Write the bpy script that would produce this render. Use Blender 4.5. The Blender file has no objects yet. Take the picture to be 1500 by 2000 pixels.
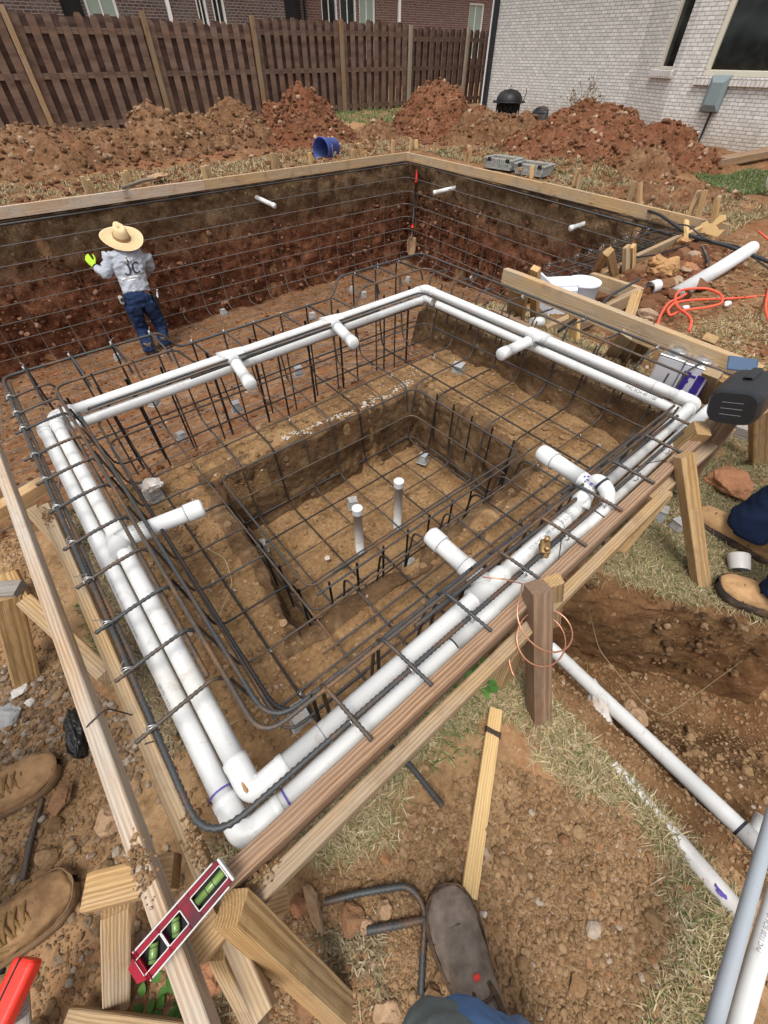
import bpy, math, random, numpy as np
from mathutils import Vector, Matrix
from mathutils.bvhtree import BVHTree
random.seed(5); rng = np.random.default_rng(11)
SC = bpy.context.scene
COL = SC.collection
R = math.radians
# ---------------------------------------------------------------- camera
F = 823.0; PITCH, ROLL, AZ = R(47.547), R(-.119), R(49.985); H = 1.25
_f = np.array([math.cos(AZ)*math.cos(PITCH), math.sin(AZ)*math.cos(PITCH), -math.sin(PITCH)])
_r = np.array([math.sin(AZ), -math.cos(AZ), 0.0]); _d = np.cross(_f, _r)
_c, _s = math.cos(ROLL), math.sin(ROLL)
CM = np.array([_c*_r+_s*_d, -_s*_r+_c*_d, _f])
EYE = np.array([0, 0, H])
def ray(px, py): return CM.T @ np.array([(px-750)/F, (py-1000)/F, 1.0])
def at(px, py, z=None, x=None, y=None):
    """where the sight line through a spot of the photograph meets a plane of the place"""
    d = ray(px, py)
    t = (z-H)/d[2] if z is not None else (x/d[0] if x is not None else y/d[1])
    return EYE + t*d
cam = bpy.data.cameras.new('camera'); co = bpy.data.objects.new('camera', cam); COL.objects.link(co)
cam.sensor_fit = 'HORIZONTAL'; cam.sensor_width = 36; cam.lens = F/1500*36
cam.clip_start = .02; cam.clip_end = 500
co.matrix_world = Matrix(((CM[0][0], -CM[1][0], -CM[2][0], 0), (CM[0][1], -CM[1][1], -CM[2][1], 0),
                          (CM[0][2], -CM[1][2], -CM[2][2], H), (0, 0, 0, 1)))
SC.camera = co
# ---------------------------------------------------------------- light
SUN_DIR = Vector((-.30, -.20, .93)).normalized()
w = bpy.data.worlds.new('World'); SC.world = w; w.use_nodes = True
nt = w.node_tree; bg = nt.nodes['Background']
sky = nt.nodes.new('ShaderNodeTexSky'); sky.sky_type = 'NISHITA'; sky.sun_disc = False
sky.sun_elevation = math.asin(SUN_DIR.z); sky.sun_rotation = math.atan2(SUN_DIR.x, SUN_DIR.y)
sky.air_density = 1.0; sky.dust_density = 4.0; sky.ozone_density = 1.0
hs = nt.nodes.new('ShaderNodeHueSaturation'); hs.inputs['Saturation'].default_value = .22
nt.links.new(sky.outputs[0], hs.inputs['Color']); nt.links.new(hs.outputs[0], bg.inputs[0]); bg.inputs[1].default_value = .15
sl = bpy.data.lights.new('sun', 'SUN'); sl.energy = 1.4; sl.angle = R(22); sl.color = (1, .96, .9)
so = bpy.data.objects.new('sun', sl); COL.objects.link(so); so.rotation_euler = SUN_DIR.to_track_quat('Z', 'Y').to_euler()
SC.view_settings.view_transform = 'Standard'; SC.view_settings.look = 'None'; SC.view_settings.exposure = 0.6; SC.view_settings.gamma = 1
# ---------------------------------------------------------------- noise
def _h(ix, iy, iz, seed):
    n = (ix*374761393 + iy*668265263 + iz*2147483647 + seed*144665) & 0xffffffff
    n = ((n ^ (n >> 13))*1274126177) & 0xffffffff
    n = ((n ^ (n >> 16))*2246822519) & 0xffffffff
    return ((n ^ (n >> 15)) & 0xffffff)/float(0xffffff)
def vn(x, y, z=0.0, seed=0):
    x, y, z = np.broadcast_arrays(np.asarray(x, float), np.asarray(y, float), np.asarray(z, float))
    ix, iy, iz = np.floor(x).astype(np.int64), np.floor(y).astype(np.int64), np.floor(z).astype(np.int64)
    fx, fy, fz = x-ix, y-iy, z-iz
    fx, fy, fz = (t*t*(3-2*t) for t in (fx, fy, fz))
    o = 0
    for a in (0, 1):
        for b in (0, 1):
            for c in (0, 1):
                o = o + _h(ix+a, iy+b, iz+c, seed)*(fx if a else 1-fx)*(fy if b else 1-fy)*(fz if c else 1-fz)
    return o*2-1
def fbm(x, y, z=0.0, sc=1.0, oc=4, seed=0, gain=.5):
    o, a = 0, 1.0
    for i in range(oc):
        o = o + a*vn(np.asarray(x)*sc, np.asarray(y)*sc, np.asarray(z)*sc, seed+i*7); sc *= 2.03; a *= gain
    return o
def sm(t): t = np.clip(t, 0, 1); return t*t*(3-2*t)
# ---------------------------------------------------------------- mesh building
class MB:
    def __init__(s): s.v = []; s.n = 0; s.f = []
    def add(s, v, faces):
        v = np.asarray(v, float).reshape(-1, 3); s.v.append(v)
        if isinstance(faces, np.ndarray): s.f.append(faces+s.n)
        else:
            by = {}
            for q in faces: by.setdefault(len(q), []).append(q)
            for k, l in by.items(): s.f.append(np.array(l, int)+s.n)
        s.n += len(v); return s
    def mesh(s, name, smooth=True):
        me = bpy.data.meshes.new(name); v = np.concatenate(s.v)
        me.vertices.add(len(v)); me.vertices.foreach_set('co', v.ravel())
        li = np.concatenate([q.ravel() for q in s.f]); tot = np.concatenate([np.full(len(q), q.shape[1]) for q in s.f])
        st = np.concatenate([[0], np.cumsum(tot)[:-1]])
        me.loops.add(len(li)); me.loops.foreach_set('vertex_index', li.astype(np.int32))
        me.polygons.add(len(tot)); me.polygons.foreach_set('loop_start', st.astype(np.int32))
        me.polygons.foreach_set('loop_total', tot.astype(np.int32))
        me.update(calc_edges=True); me.validate()
        me.polygons.foreach_set('use_smooth', np.full(len(me.polygons), smooth)); me.update()
        return me
    def build(s, name, mat, parent=None, smooth=True, M=None):
        o = bpy.data.objects.new(name, s.mesh(name, smooth)); COL.objects.link(o)
        if mat is not None:
            for m in (mat if isinstance(mat, (list, tuple)) else [mat]): o.data.materials.append(m)
        if M is not None: o.matrix_world = M
        if parent is not None: o.parent = parent; o.matrix_parent_inverse = parent.matrix_world.inverted() if parent.type == 'EMPTY' and False else Matrix()
        return o
def tag(o, label=None, cat=None, group=None, kind=None):
    if label: o['label'] = label
    if cat: o['category'] = cat
    if group: o['group'] = group
    if kind: o['kind'] = kind
    return o
def thing(name, label, cat, group=None):
    """an Empty at the world origin of its parts: parts are modelled in place"""
    o = bpy.data.objects.new(name, None); COL.objects.link(o); o.empty_display_size = .1
    return tag(o, label, cat, group)
def frame(d, up=(0, 0, 1)):
    x = np.asarray(d, float); x = x/np.linalg.norm(x); u = np.asarray(up, float)
    y = np.cross(u, x)
    if np.linalg.norm(y) < 1e-4: y = np.cross((1, 0, .01), x)
    y /= np.linalg.norm(y); return x, y, np.cross(x, y)
def mat4(o, x, y, z): return Matrix(((x[0], y[0], z[0], o[0]), (x[1], y[1], z[1], o[1]), (x[2], y[2], z[2], o[2]), (0, 0, 0, 1)))
def grid_faces(nu, nv, closeu=False, closev=False):
    i = np.arange(nu if closeu else nu-1)[:, None]; j = np.arange(nv if closev else nv-1)[None, :]
    i2, j2 = (i+1) % nu, (j+1) % nv
    return np.stack([i*nv+j+0*j, i2*nv+j, i2*nv+j2, i*nv+j2+0*j], -1).reshape(-1, 4)
def fillet(pts, r=.05, n=5):
    P = [np.asarray(p, float) for p in pts]; out = [P[0]]
    for a, b, c in zip(P, P[1:], P[2:]):
        u, v = a-b, c-b; lu, lv = np.linalg.norm(u), np.linalg.norm(v); u, v = u/lu, v/lv
        th = math.acos(max(-1, min(1, float(u@v))))
        if th > math.pi-.02: out.append(b); continue
        t = min(r/math.tan(th/2), lu*.49, lv*.49); p, q = b+u*t, b+v*t
        for k in range(n+1):
            s = k/n; out.append((1-s)**2*p+2*s*(1-s)*b+s*s*q)
    out.append(P[-1]); return np.array(out)
def resample(p, step):
    p = np.asarray(p, float); l = np.r_[0, np.cumsum(np.linalg.norm(np.diff(p, axis=0), axis=1))]
    n = max(2, int(l[-1]/step)+1); s = np.linspace(0, l[-1], n)
    return np.stack([np.interp(s, l, p[:, k]) for k in range(3)], 1)
def tube(mb, pts, r, seg=8, cap=True, closed=False):
    p = np.asarray(pts, float); n = len(p)
    t = np.gradient(p, axis=0) if not closed else np.roll(p, -1, 0)-np.roll(p, 1, 0)
    t /= np.linalg.norm(t, axis=1)[:, None]+1e-12
    u = np.cross(t[0], (0, 0, 1.0))
    if np.linalg.norm(u) < .05: u = np.cross(t[0], (1.0, 0, 0))
    u /= np.linalg.norm(u); U = [u]
    for k in range(1, n):
        u = U[-1]-t[k]*(U[-1]@t[k]); u /= np.linalg.norm(u); U.append(u)
    U = np.array(U); W = np.cross(t, U)
    r = np.broadcast_to(np.asarray(r, float), (n,)); a = np.arange(seg)*2*math.pi/seg
    v = p[:, None]+r[:, None, None]*(np.cos(a)[None, :, None]*U[:, None]+np.sin(a)[None, :, None]*W[:, None])
    f = [grid_faces(n, seg, closed, True)]
    mb.add(v, f[0])
    if cap and not closed:
        mb.f.append(np.array([list(range(seg))[::-1]])+mb.n-n*seg); mb.f.append(np.array([list(range(seg))])+mb.n-seg)
    return mb
def rebar(mb, pts, r=.006, seg=6, ribs=True, pitch=.011):
    """a deformed bar: a tube whose radius steps at every rib"""
    if not ribs: return tube(mb, pts, r, seg)
    p = resample(pts, pitch/2); k = np.arange(len(p)) % 2
    return tube(mb, p, r*np.where(k == 0, .84, 1.2), seg)
def box(mb, c, ax, dims, ch=.003):
    """chamfered box; ax = (x,y,z) unit vectors"""
    X, Y, Z = (np.asarray(a, float) for a in ax); dx, dy, dz = (d/2 for d in dims); c = np.asarray(c, float)
    ch = min(ch, dx*.8, dy*.8, dz*.8)
    prof = [(-dy+ch, -dz), (dy-ch, -dz), (dy, -dz+ch), (dy, dz-ch), (dy-ch, dz), (-dy+ch, dz), (-dy, dz-ch), (-dy, -dz+ch)]
    prof2 = [(y*(1-ch/dy), z*(1-ch/dz)) for y, z in prof]
    v = []
    for x, pr in ((-dx, prof2), (-dx+ch, prof), (dx-ch, prof), (dx, prof2)): v += [c+X*x+Y*y+Z*z for y, z in pr]
    fs = [tuple(q) for q in grid_faces(4, 8, False, True)]+[tuple(range(8))[::-1], tuple(range(24, 32))]
    return mb.add(v, [f[::-1] if len(f) == 4 else f for f in fs] if False else fs)
AX = (np.array([1., 0, 0]), np.array([0, 1., 0]), np.array([0, 0, 1.]))
def lathe(mb, prof, c=(0, 0, 0), ax=AX, seg=20, a0=0, a1=2*math.pi):
    X, Y, Z = ax; full = abs(a1-a0-2*math.pi) < 1e-6
    a = np.linspace(a0, a1, seg, endpoint=not full); pr = np.asarray(prof, float)
    v = np.asarray(c, float)+pr[:, 0][:, None, None]*(np.cos(a)[None, :, None]*X+np.sin(a)[None, :, None]*Y)+pr[:, 1][:, None, None]*Z
    return mb.add(v, grid_faces(len(pr), len(a), False, full))
def ico(sub=2):
    t = (1+5**.5)/2
    v = [(-1, t, 0), (1, t, 0), (-1, -t, 0), (1, -t, 0), (0, -1, t), (0, 1, t), (0, -1, -t), (0, 1, -t), (t, 0, -1), (t, 0, 1), (-t, 0, -1), (-t, 0, 1)]
    f = [(0, 11, 5), (0, 5, 1), (0, 1, 7), (0, 7, 10), (0, 10, 11), (1, 5, 9), (5, 11, 4), (11, 10, 2), (10, 7, 6), (7, 1, 8), (3, 9, 4), (3, 4, 2), (3, 2, 6), (3, 6, 8), (3, 8, 9), (4, 9, 5), (2, 4, 11), (6, 2, 10), (8, 6, 7), (9, 8, 1)]
    v = [np.array(p)/np.linalg.norm(p) for p in v]
    for _ in range(sub):
        c, g = {}, []
        def mid(a, b):
            k = (min(a, b), max(a, b))
            if k not in c:
                m = v[a]+v[b]; v.append(m/np.linalg.norm(m)); c[k] = len(v)-1
            return c[k]
        for a, b, d in f:
            x, y, z = mid(a, b), mid(b, d), mid(d, a); g += [(a, x, z), (b, y, x), (d, z, y), (x, y, z)]
        f = g
    return np.array(v), np.array(f)
ICO1, ICO2, ICO3 = ico(1), ico(2), ico(3)
def rock_shape(base, seed, rough=.35, facet=5):
    """an angular stone: a sphere cut by random planes, then roughened"""
    v, f = base; r = np.random.default_rng(seed); v = v.copy()
    for _ in range(facet):
        n = r.normal(size=3); n /= np.linalg.norm(n); d = .55+.3*r.random()
        h = v@n; v -= np.maximum(h-d, 0)[:, None]*n
    v *= (1+rough*.35*fbm(v[:, 0]+seed, v[:, 1], v[:, 2], 2.2, 3, seed))[:, None]
    return v, f
ROCKS1 = [rock_shape(ICO1, 100+i) for i in range(8)]
ROCKS2 = [rock_shape(ICO2, 200+i) for i in range(8)]
def rand_rot(n):
    q = rng.normal(size=(n, 4)); q /= np.linalg.norm(q, axis=1)[:, None]; a, b, c, d = q.T
    return np.stack([np.stack([1-2*(c*c+d*d), 2*(b*c-a*d), 2*(b*d+a*c)], -1), np.stack([2*(b*c+a*d), 1-2*(b*b+d*d), 2*(c*d-a*b)], -1), np.stack([2*(b*d-a*c), 2*(c*d+a*b), 1-2*(b*b+c*c)], -1)], 1)
def scatter(mb, shapes, pos, size, flat=.7):
    n = len(pos); k = rng.integers(0, len(shapes), n)
    for i, (v, f) in enumerate(shapes):
        m = k == i
        if not m.any(): continue
        q = m.sum(); M = rand_rot(q); s = size[m][:, None]*(.7+.6*rng.random((q, 3)))
        V = np.einsum('nij,nvj->nvi', M, v[None]*s[:, None]); V[:, :, 2] *= flat; V += pos[m][:, None]
        nf = (f[None]+(np.arange(q)*len(v))[:, None, None]).reshape(-1, 3); mb.add(V, nf)
    return mb
def inpoly(x, y, poly):
    p = np.asarray(poly); c = np.zeros(np.shape(x), bool); j = len(p)-1
    for i in range(len(p)):
        xi, yi, xj, yj = p[i][0], p[i][1], p[j][0], p[j][1]
        c ^= ((yi > y) != (yj > y)) & (x < (xj-xi)*(y-yi)/(yj-yi+1e-12)+xi); j = i
    return c
def pxpoly(l, z=0.0): return [at(a, b, z)[:2] for a, b in l]
# ---------------------------------------------------------------- materials
class NT:
    def __init__(s, name):
        s.m = bpy.data.materials.new(name); s.m.use_nodes = True; s.t = s.m.node_tree
        s.b = s.t.nodes['Principled BSDF']
    def n(s, ty, **k):
        o = s.t.nodes.new(ty)
        for a, v in k.items():
            if a.startswith('i_'):
                q = a[2:]; o.inputs[int(q) if q.isdigit() else q.replace('_', ' ')].default_value = v
            else: setattr(o, a, v)
        return o
    def l(s, a, b): s.t.links.new(a, b)
    def pos(s): return s.n('ShaderNodeNewGeometry').outputs['Position']
    def obj(s): return s.n('ShaderNodeTexCoord').outputs['Object']
    def map(s, v, sc=(1, 1, 1), loc=(0, 0, 0)):
        o = s.n('ShaderNodeMapping'); o.inputs['Scale'].default_value = sc; o.inputs['Location'].default_value = loc; s.l(v, o.inputs['Vector']); return o.outputs[0]
    def noise(s, v, sc, det=4, rough=.6, dist=0):
        o = s.n('ShaderNodeTexNoise'); o.inputs['Scale'].default_value = sc; o.inputs['Detail'].default_value = det; o.inputs['Roughness'].default_value = rough; o.inputs['Distortion'].default_value = dist
        s.l(v, o.inputs['Vector']); return o.outputs['Fac']
    def voro(s, v, sc, feat='F1', out='Distance', rnd=1.0):
        o = s.n('ShaderNodeTexVoronoi'); o.feature = feat; o.inputs['Scale'].default_value = sc; o.inputs['Randomness'].default_value = rnd; s.l(v, o.inputs['Vector']); return o.outputs[out]
    def ramp(s, fac, stops, interp='LINEAR'):
        o = s.n('ShaderNodeValToRGB'); o.color_ramp.interpolation = interp; e = o.color_ramp.elements
        while len(e) < len(stops): e.new(.5)
        for a, (p, c) in zip(e, stops): a.position = p; a.color = (*c, 1) if len(c) == 3 else c
        s.l(fac, o.inputs[0]); return o.outputs[0]
    def mix(s, fac, a, b, mode='MIX'):
        o = s.n('ShaderNodeMix'); o.data_type = 'RGBA'; o.blend_type = mode
        if isinstance(fac, (int, float)): o.inputs[0].default_value = fac
        else: s.l(fac, o.inputs[0])
        for q, i in ((a, 6), (b, 7)):
            if isinstance(q, tuple): o.inputs[i].default_value = (*q, 1)
            else: s.l(q, o.inputs[i])
        return o.outputs[2]
    def math(s, op, a, b=0.0, clamp=False):
        o = s.n('ShaderNodeMath'); o.operation = op; o.use_clamp = clamp
        for q, i in ((a, 0), (b, 1)):
            if isinstance(q, (int, float)): o.inputs[i].default_value = q
            else: s.l(q, o.inputs[i])
        return o.outputs[0]
    def bump(s, h, st=.5, d=.01, prev=None):
        o = s.n('ShaderNodeBump'); o.inputs['Strength'].default_value = st; o.inputs['Distance'].default_value = d; s.l(h, o.inputs['Height'])
        if prev is not None: s.l(prev, o.inputs['Normal'])
        return o.outputs[0]
    def out(s, col=None, rough=None, nrm=None, metal=None, spec=None):
        b = s.b
        for q, k in ((col, 'Base Color'), (rough, 'Roughness'), (metal, 'Metallic'), (spec, 'Specular IOR Level'), (nrm, 'Normal')):
            if q is None: continue
            if isinstance(q, tuple): b.inputs[k].default_value = (*q, 1)
            elif isinstance(q, (int, float)): b.inputs[k].default_value = q
            else: s.l(q, b.inputs[k])
        return s.m
BW = [(0, (0, 0, 0)), (1, (1, 1, 1))]
def step(lo, hi): return [(lo, (0, 0, 0)), (hi, (1, 1, 1))]
def soil(name, dark, mid, light, red=None, redamt=.5, fine=60, peb=45, bd=.012, layers=None):
    t = NT(name); p = t.pos()
    a = t.noise(p, 2.2, 6, .65); b = t.noise(p, fine, 5, .7); c = t.noise(p, 11, 5, .65)
    f = t.math('ADD', t.math('MULTIPLY', a, .35), t.math('ADD', t.math('MULTIPLY', b, .35), t.math('MULTIPLY', c, .3)))
    col = t.ramp(f, [(.38, dark), (.5, mid), (.63, light)])
    if layers:                                    # strata of the cut bank, by height
        z = t.n('ShaderNodeSeparateXYZ'); t.l(p, z.inputs[0])
        zz = t.math('ADD', z.outputs[2], t.math('MULTIPLY', t.math('SUBTRACT', t.noise(p, 1.3, 5, .6), .5), .55))
        cr = t.ramp(f, [(.36, layers[1][0]), (.5, layers[1][1]), (.64, layers[1][2])])
        k = t.ramp(t.math('MULTIPLY_ADD', zz, 1.0) if False else t.math('ADD', t.math('MULTIPLY', zz, .5), .9), step(layers[0]-.13, layers[0]+.13))
        col = t.mix(k, cr, col)
    if red:
        m = t.ramp(t.noise(p, 3.1, 5, .6, .6), step(.5, .62)); col = t.mix(t.math('MULTIPLY', m, redamt), col, red)
    vc = t.voro(p, peb, 'F1', 'Color'); vd = t.voro(p, peb)
    sel = t.n('ShaderNodeSeparateColor'); t.l(vc, sel.inputs[0])
    st = t.math('MULTIPLY', t.ramp(sel.outputs[0], step(.8, .84)), t.ramp(vd, [(.25, (1, 1, 1)), (.4, (0, 0, 0))]))
    tint = t.mix(sel.outputs[1], light, tuple(min(1, q*1.7+.05) for q in light))
    col = t.mix(t.math('MULTIPLY', st, .3), col, tint)
    h = t.math('ADD', t.math('MULTIPLY', t.voro(p, peb*.6, 'SMOOTH_F1'), -.5), t.math('ADD', c, t.math('MULTIPLY', b, .5)))
    h = t.math('ADD', h, t.math('MULTIPLY', st, .3))
    return t.out(col, .95, t.bump(h, .9, bd), spec=.15)
M = {}
M['ground'] = soil('brown_soil', (.13, .074, .034), (.28, .171, .086), (.4, .267, .147), (.29, .125, .057), .35)
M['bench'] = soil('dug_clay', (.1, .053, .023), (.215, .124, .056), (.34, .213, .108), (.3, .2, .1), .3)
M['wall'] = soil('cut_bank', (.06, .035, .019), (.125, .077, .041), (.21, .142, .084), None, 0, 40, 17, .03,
                 layers=(.62, ((.045, .017, .009), (.13, .049, .024), (.27, .125, .068))))  # moist bank soil, its colour lowered further to mimic shading inside the dig
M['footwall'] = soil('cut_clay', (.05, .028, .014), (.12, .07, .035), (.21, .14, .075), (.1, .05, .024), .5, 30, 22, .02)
M['poolfloor'] = soil('pool_floor_soil', (.085, .04, .018), (.185, .096, .045), (.31, .185, .1), (.19, .072, .03), .6, 40, 26, .02)  # floor colour darkened to stand in for the pit's shade
M['mound'] = soil('mound_soil', (.075, .037, .018), (.163, .085, .042), (.27, .16, .09), (.18, .075, .035), .4, 18, 16, .04)
M['redmound'] = soil('red_clay_heap', (.07, .028, .013), (.15, .062, .03), (.25, .125, .07), (.165, .056, .026), .6, 18, 16, .04)
def clod(name, stops, bump=.004):
    t = NT(name); g = t.n('ShaderNodeNewGeometry'); p = g.outputs['Position']
    c = t.ramp(g.outputs['Random Per Island'], stops)
    b = t.noise(p, 90, 5, .7); c = t.mix(.6, c, t.ramp(b, [(.3, (.28, .24, .2)), (.7, (1, 1, 1))]), 'MULTIPLY')
    return t.out(c, .95, t.bump(b, .8, bump), spec=.15)
M['clod'] = clod('soil_clod', [(0, (.19, .113, .056)), (.4, (.285, .178, .092)), (.7, (.36, .238, .132)), (.9, (.28, .16, .078)), (.955, (.34, .17, .08)), (.985, (.44, .36, .28))])
M['gravel'] = clod('grey_gravel', [(0, (.17, .11, .065)), (.4, (.29, .21, .14)), (.7, (.27, .17, .095)), (.95, (.4, .34, .28))])
M['redclod'] = clod('red_clod', [(0, (.12, .05, .025)), (.4, (.175, .079, .039)), (.7, (.245, .128, .07)), (.9, (.24, .092, .046)), (.975, (.45, .32, .22))], .01)
M['wallclod'] = clod('bank_clod', [(0, (.05, .017, .009)), (.5, (.12, .042, .02)), (.8, (.2, .085, .045)), (.95, (.36, .2, .13))], .01)
def blades(name, stops):
    t = NT(name); g = t.n('ShaderNodeNewGeometry'); c = t.ramp(g.outputs['Random Per Island'], stops)
    return t.out(c, .7, None, spec=.25)
M['straw'] = blades('dry_grass', [(0, (.2, .145, .07)), (.3, (.33, .255, .135)), (.55, (.45, .365, .21)), (.7, (.17, .155, .06)), (.85, (.1, .13, .04)), (.93, (.22, .15, .08)), (1, (.58, .5, .36))])
M['deadgrass'] = blades('dead_grass', [(0, (.14, .1, .06)), (.5, (.25, .19, .11)), (.85, (.36, .29, .18)), (1, (.14, .16, .05))])
M['green'] = blades('green_grass', [(0, (.055, .09, .025)), (.5, (.09, .135, .042)), (.8, (.15, .18, .07)), (1, (.36, .32, .17))])
M['weed'] = blades('weed_leaf', [(0, (.035, .1, .018)), (.5, (.065, .165, .03)), (1, (.12, .24, .05))])
def wood(name, a, b, grey=0.0, gcol=(.36, .32, .27), dirt=.35, rings=58, dirtc=(.17, .09, .045)):
    t = NT(name); o = t.obj(); oi = t.n('ShaderNodeObjectInfo')
    off = t.n('ShaderNodeVectorMath'); off.operation = 'ADD'; cx = t.n('ShaderNodeCombineXYZ')
    t.l(t.math('MULTIPLY', oi.outputs['Random'], 37.), cx.inputs[0]); t.l(t.math('MULTIPLY', oi.outputs['Random'], 11.), cx.inputs[1])
    t.l(o, off.inputs[0]); t.l(cx.outputs[0], off.inputs[1]); v = off.outputs[0]
    wv = t.n('ShaderNodeTexWave'); wv.wave_type = 'RINGS'; wv.rings_direction = 'X'; wv.inputs['Scale'].default_value = rings
    wv.inputs['Distortion'].default_value = 3.0; wv.inputs['Detail'].default_value = 3; wv.inputs['Detail Scale'].default_value = .9
    t.l(t.map(o, (.22, 1, 1), (0, .05, .02)), wv.inputs['Vector'])
    fine = t.ramp(t.noise(t.map(v, (4, 230, 230)), 1, 5, .7), step(.3, .7))
    g = t.math('ADD', t.math('MULTIPLY', wv.outputs['Fac'], .5), t.math('MULTIPLY', fine, .5))
    c = t.ramp(g, [(.2, b), (.55, tuple((x+y)/2 for x, y in zip(a, b))), (.8, a)])
    k = t.voro(t.map(v, (2.4, 9, 9)), 1); c = t.mix(t.ramp(k, [(.05, (1, 1, 1)), (.13, (0, 0, 0))]), c, (.11, .05, .02))
    if grey:
        m = t.math('MULTIPLY', t.ramp(t.noise(t.map(v, (2.5, 9, 9)), 1, 5, .65), step(.38, .6)), grey); c = t.mix(m, c, t.mix(fine, tuple(x*.6 for x in gcol), gcol))
    d = t.math('MULTIPLY', t.ramp(t.noise(v, 7, 6, .7), step(.54, .7)), dirt); c = t.mix(d, c, dirtc)
    hue = t.n('ShaderNodeHueSaturation'); t.l(c, hue.inputs['Color']); t.l(t.math('ADD', t.math('MULTIPLY', oi.outputs['Random'], .4), .8), hue.inputs['Value'])
    return t.out(hue.outputs[0], .75, t.bump(g, .6, .002), spec=.25)
M['pine'] = wood('new_pine', (.55, .36, .165), (.33, .185, .07), .25, dirt=.45)
M['board'] = wood('form_board', (.48, .33, .17), (.31, .19, .085), .5, dirt=.5)
M['greywood'] = wood('weathered_board', (.5, .37, .25), (.32, .2, .115), .8, (.5, .44, .37), dirt=.5)
M['redwood'] = wood('damp_brown_board', (.34, .215, .13), (.17, .094, .052), .4, (.3, .23, .18), dirt=.25)
M['greyend'] = wood('grey_weathered_wood', (.36, .32, .28), (.2, .17, .14), .8, (.4, .37, .34), dirt=.2)
M['fresh'] = wood('pale_fresh_pine', (.7, .5, .24), (.55, .34, .13), .1, dirt=.06)
M['fenceback'] = wood('shaded_fence', (.1, .055, .042), (.05, .026, .02), .2, (.1, .07, .06), dirt=.2, rings=14)  # fence wood with the shade behind the front pickets put into its colour
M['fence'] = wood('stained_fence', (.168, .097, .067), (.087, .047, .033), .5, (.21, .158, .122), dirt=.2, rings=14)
M['fencepost'] = wood('fence_post_wood', (.34, .215, .105), (.2, .115, .055), .4, dirt=.2, rings=14)
M['fencegrey'] = wood('grey_post_wood', (.3, .24, .18), (.19, .14, .1), .6, dirt=.2, rings=14)
def pvc(name, c=(.62, .625, .615), dirt=.6, sp=(.3, .22, .15)):
    t = NT(name); p = t.obj(); n = t.noise(p, 3, 5, .65)
    c1 = t.mix(t.math('MULTIPLY', t.ramp(n, step(.55, .78)), dirt), c, tuple(x*y for x, y in zip(c, (.82, .76, .66))))
    k = t.math('MULTIPLY', t.ramp(t.voro(p, 60), [(.05, (1, 1, 1)), (.11, (0, 0, 0))]), t.ramp(t.noise(p, 9, 3), step(.56, .64)))
    c1 = t.mix(t.math('MULTIPLY', k, .8), c1, sp)
    sm_ = t.math('MULTIPLY', t.ramp(t.noise(t.map(p, (1, 1, 1), (3, 1, 2)), 13, 6, .75, 1.2), step(.57, .72)), dirt*.9); c1 = t.mix(sm_, c1, (.36, .26, .17))
    return t.out(c1, t.ramp(n, [(.3, (.28,)*3), (.7, (.5,)*3)]), t.bump(t.noise(p, 45, 3), .06, .002), spec=.45)
M['pvc'] = pvc('white_pvc'); M['pvcdirty'] = pvc('soiled_white_pvc', (.58, .56, .53), .8); M['greypipe'] = pvc('grey_conduit', (.3, .33, .36), .3)
def plain(name, c, rough=.5, metal=0.0, var=.25, sc=30, bump=.15, bd=.003, spec=.4, dirt=None, damt=.5):
    t = NT(name); p = t.obj(); n = t.noise(p, sc, 5, .65)
    c1 = t.mix(n, tuple(x*(1-var) for x in c), tuple(min(1, x*(1+var)) for x in c))
    if dirt: c1 = t.mix(t.math('MULTIPLY', t.ramp(t.noise(p, sc*.35, 6, .7), step(.48, .66)), damt), c1, dirt)
    return t.out(c1, rough, t.bump(n, bump, bd), metal, spec)
def steel(name, a, rust, amt):
    t = NT(name); p = t.pos(); n = t.noise(p, 9, 5, .7); f = t.noise(p, 120, 3, .6)
    c = t.mix(f, tuple(x*.6 for x in a), tuple(x*1.3 for x in a)); m = t.math('MULTIPLY', t.ramp(n, step(.5, .62)), amt)
    c = t.mix(m, c, t.mix(f, tuple(x*.6 for x in rust), rust))
    return t.out(c, .55, t.bump(f, .3, .001), .35, .4)
M['rebar'] = steel('rebar_steel', (.062, .064, .066), (.2, .1, .045), .6)
M['rebardark'] = steel('dark_rebar_steel', (.026, .026, .028), (.07, .036, .02), .5)
M['rebarrust'] = steel('rusty_rebar_steel', (.085, .068, .055), (.22, .12, .06), .9)
M['tie'] = plain('galvanised_wire', (.6, .6, .6), .35, .8)
M['tiedark'] = plain('black_tie_wire', (.05, .035, .03), .5, .5)
M['concrete'] = plain('dobie_concrete', (.32, .33, .33), .9, 0, .25, 60, .5, .004, .2, (.24, .16, .09), .5)
M['white_rock'] = plain('white_rock', (.6, .56, .52), .9, 0, .3, 22, .8, .01, .2, (.35, .2, .1), .6)
M['grey_rock'] = plain('grey_rock', (.36, .36, .36), .9, 0, .3, 30, .8, .008, .2, (.2, .14, .09), .5)
M['red_rock'] = plain('red_rock', (.36, .17, .09), .95, 0, .4, 40, .9, .008, .15, (.2, .1, .05), .6)
M['orange_rock'] = plain('orange_rock', (.42, .24, .11), .95, 0, .4, 24, .9, .01, .15, (.22, .11, .05), .6)
M['tan_rock'] = plain('tan_rock', (.36, .235, .14), .95, 0, .35, 30, .9, .008, .15, (.2, .11, .05), .5)
M['brown_rock'] = plain('brown_clod', (.2, .11, .058), .95, 0, .45, 35, .9, .01, .15, (.3, .14, .07), .5)
M['copper'] = plain('copper_wire', (.62, .3, .19), .35, .75, .15)
M['brass'] = plain('old_brass', (.35, .22, .1), .45, .7, .4, 90, .3)
M['orange'] = plain('orange_cord', (.72, .1, .05), .55, 0, .12)
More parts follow.
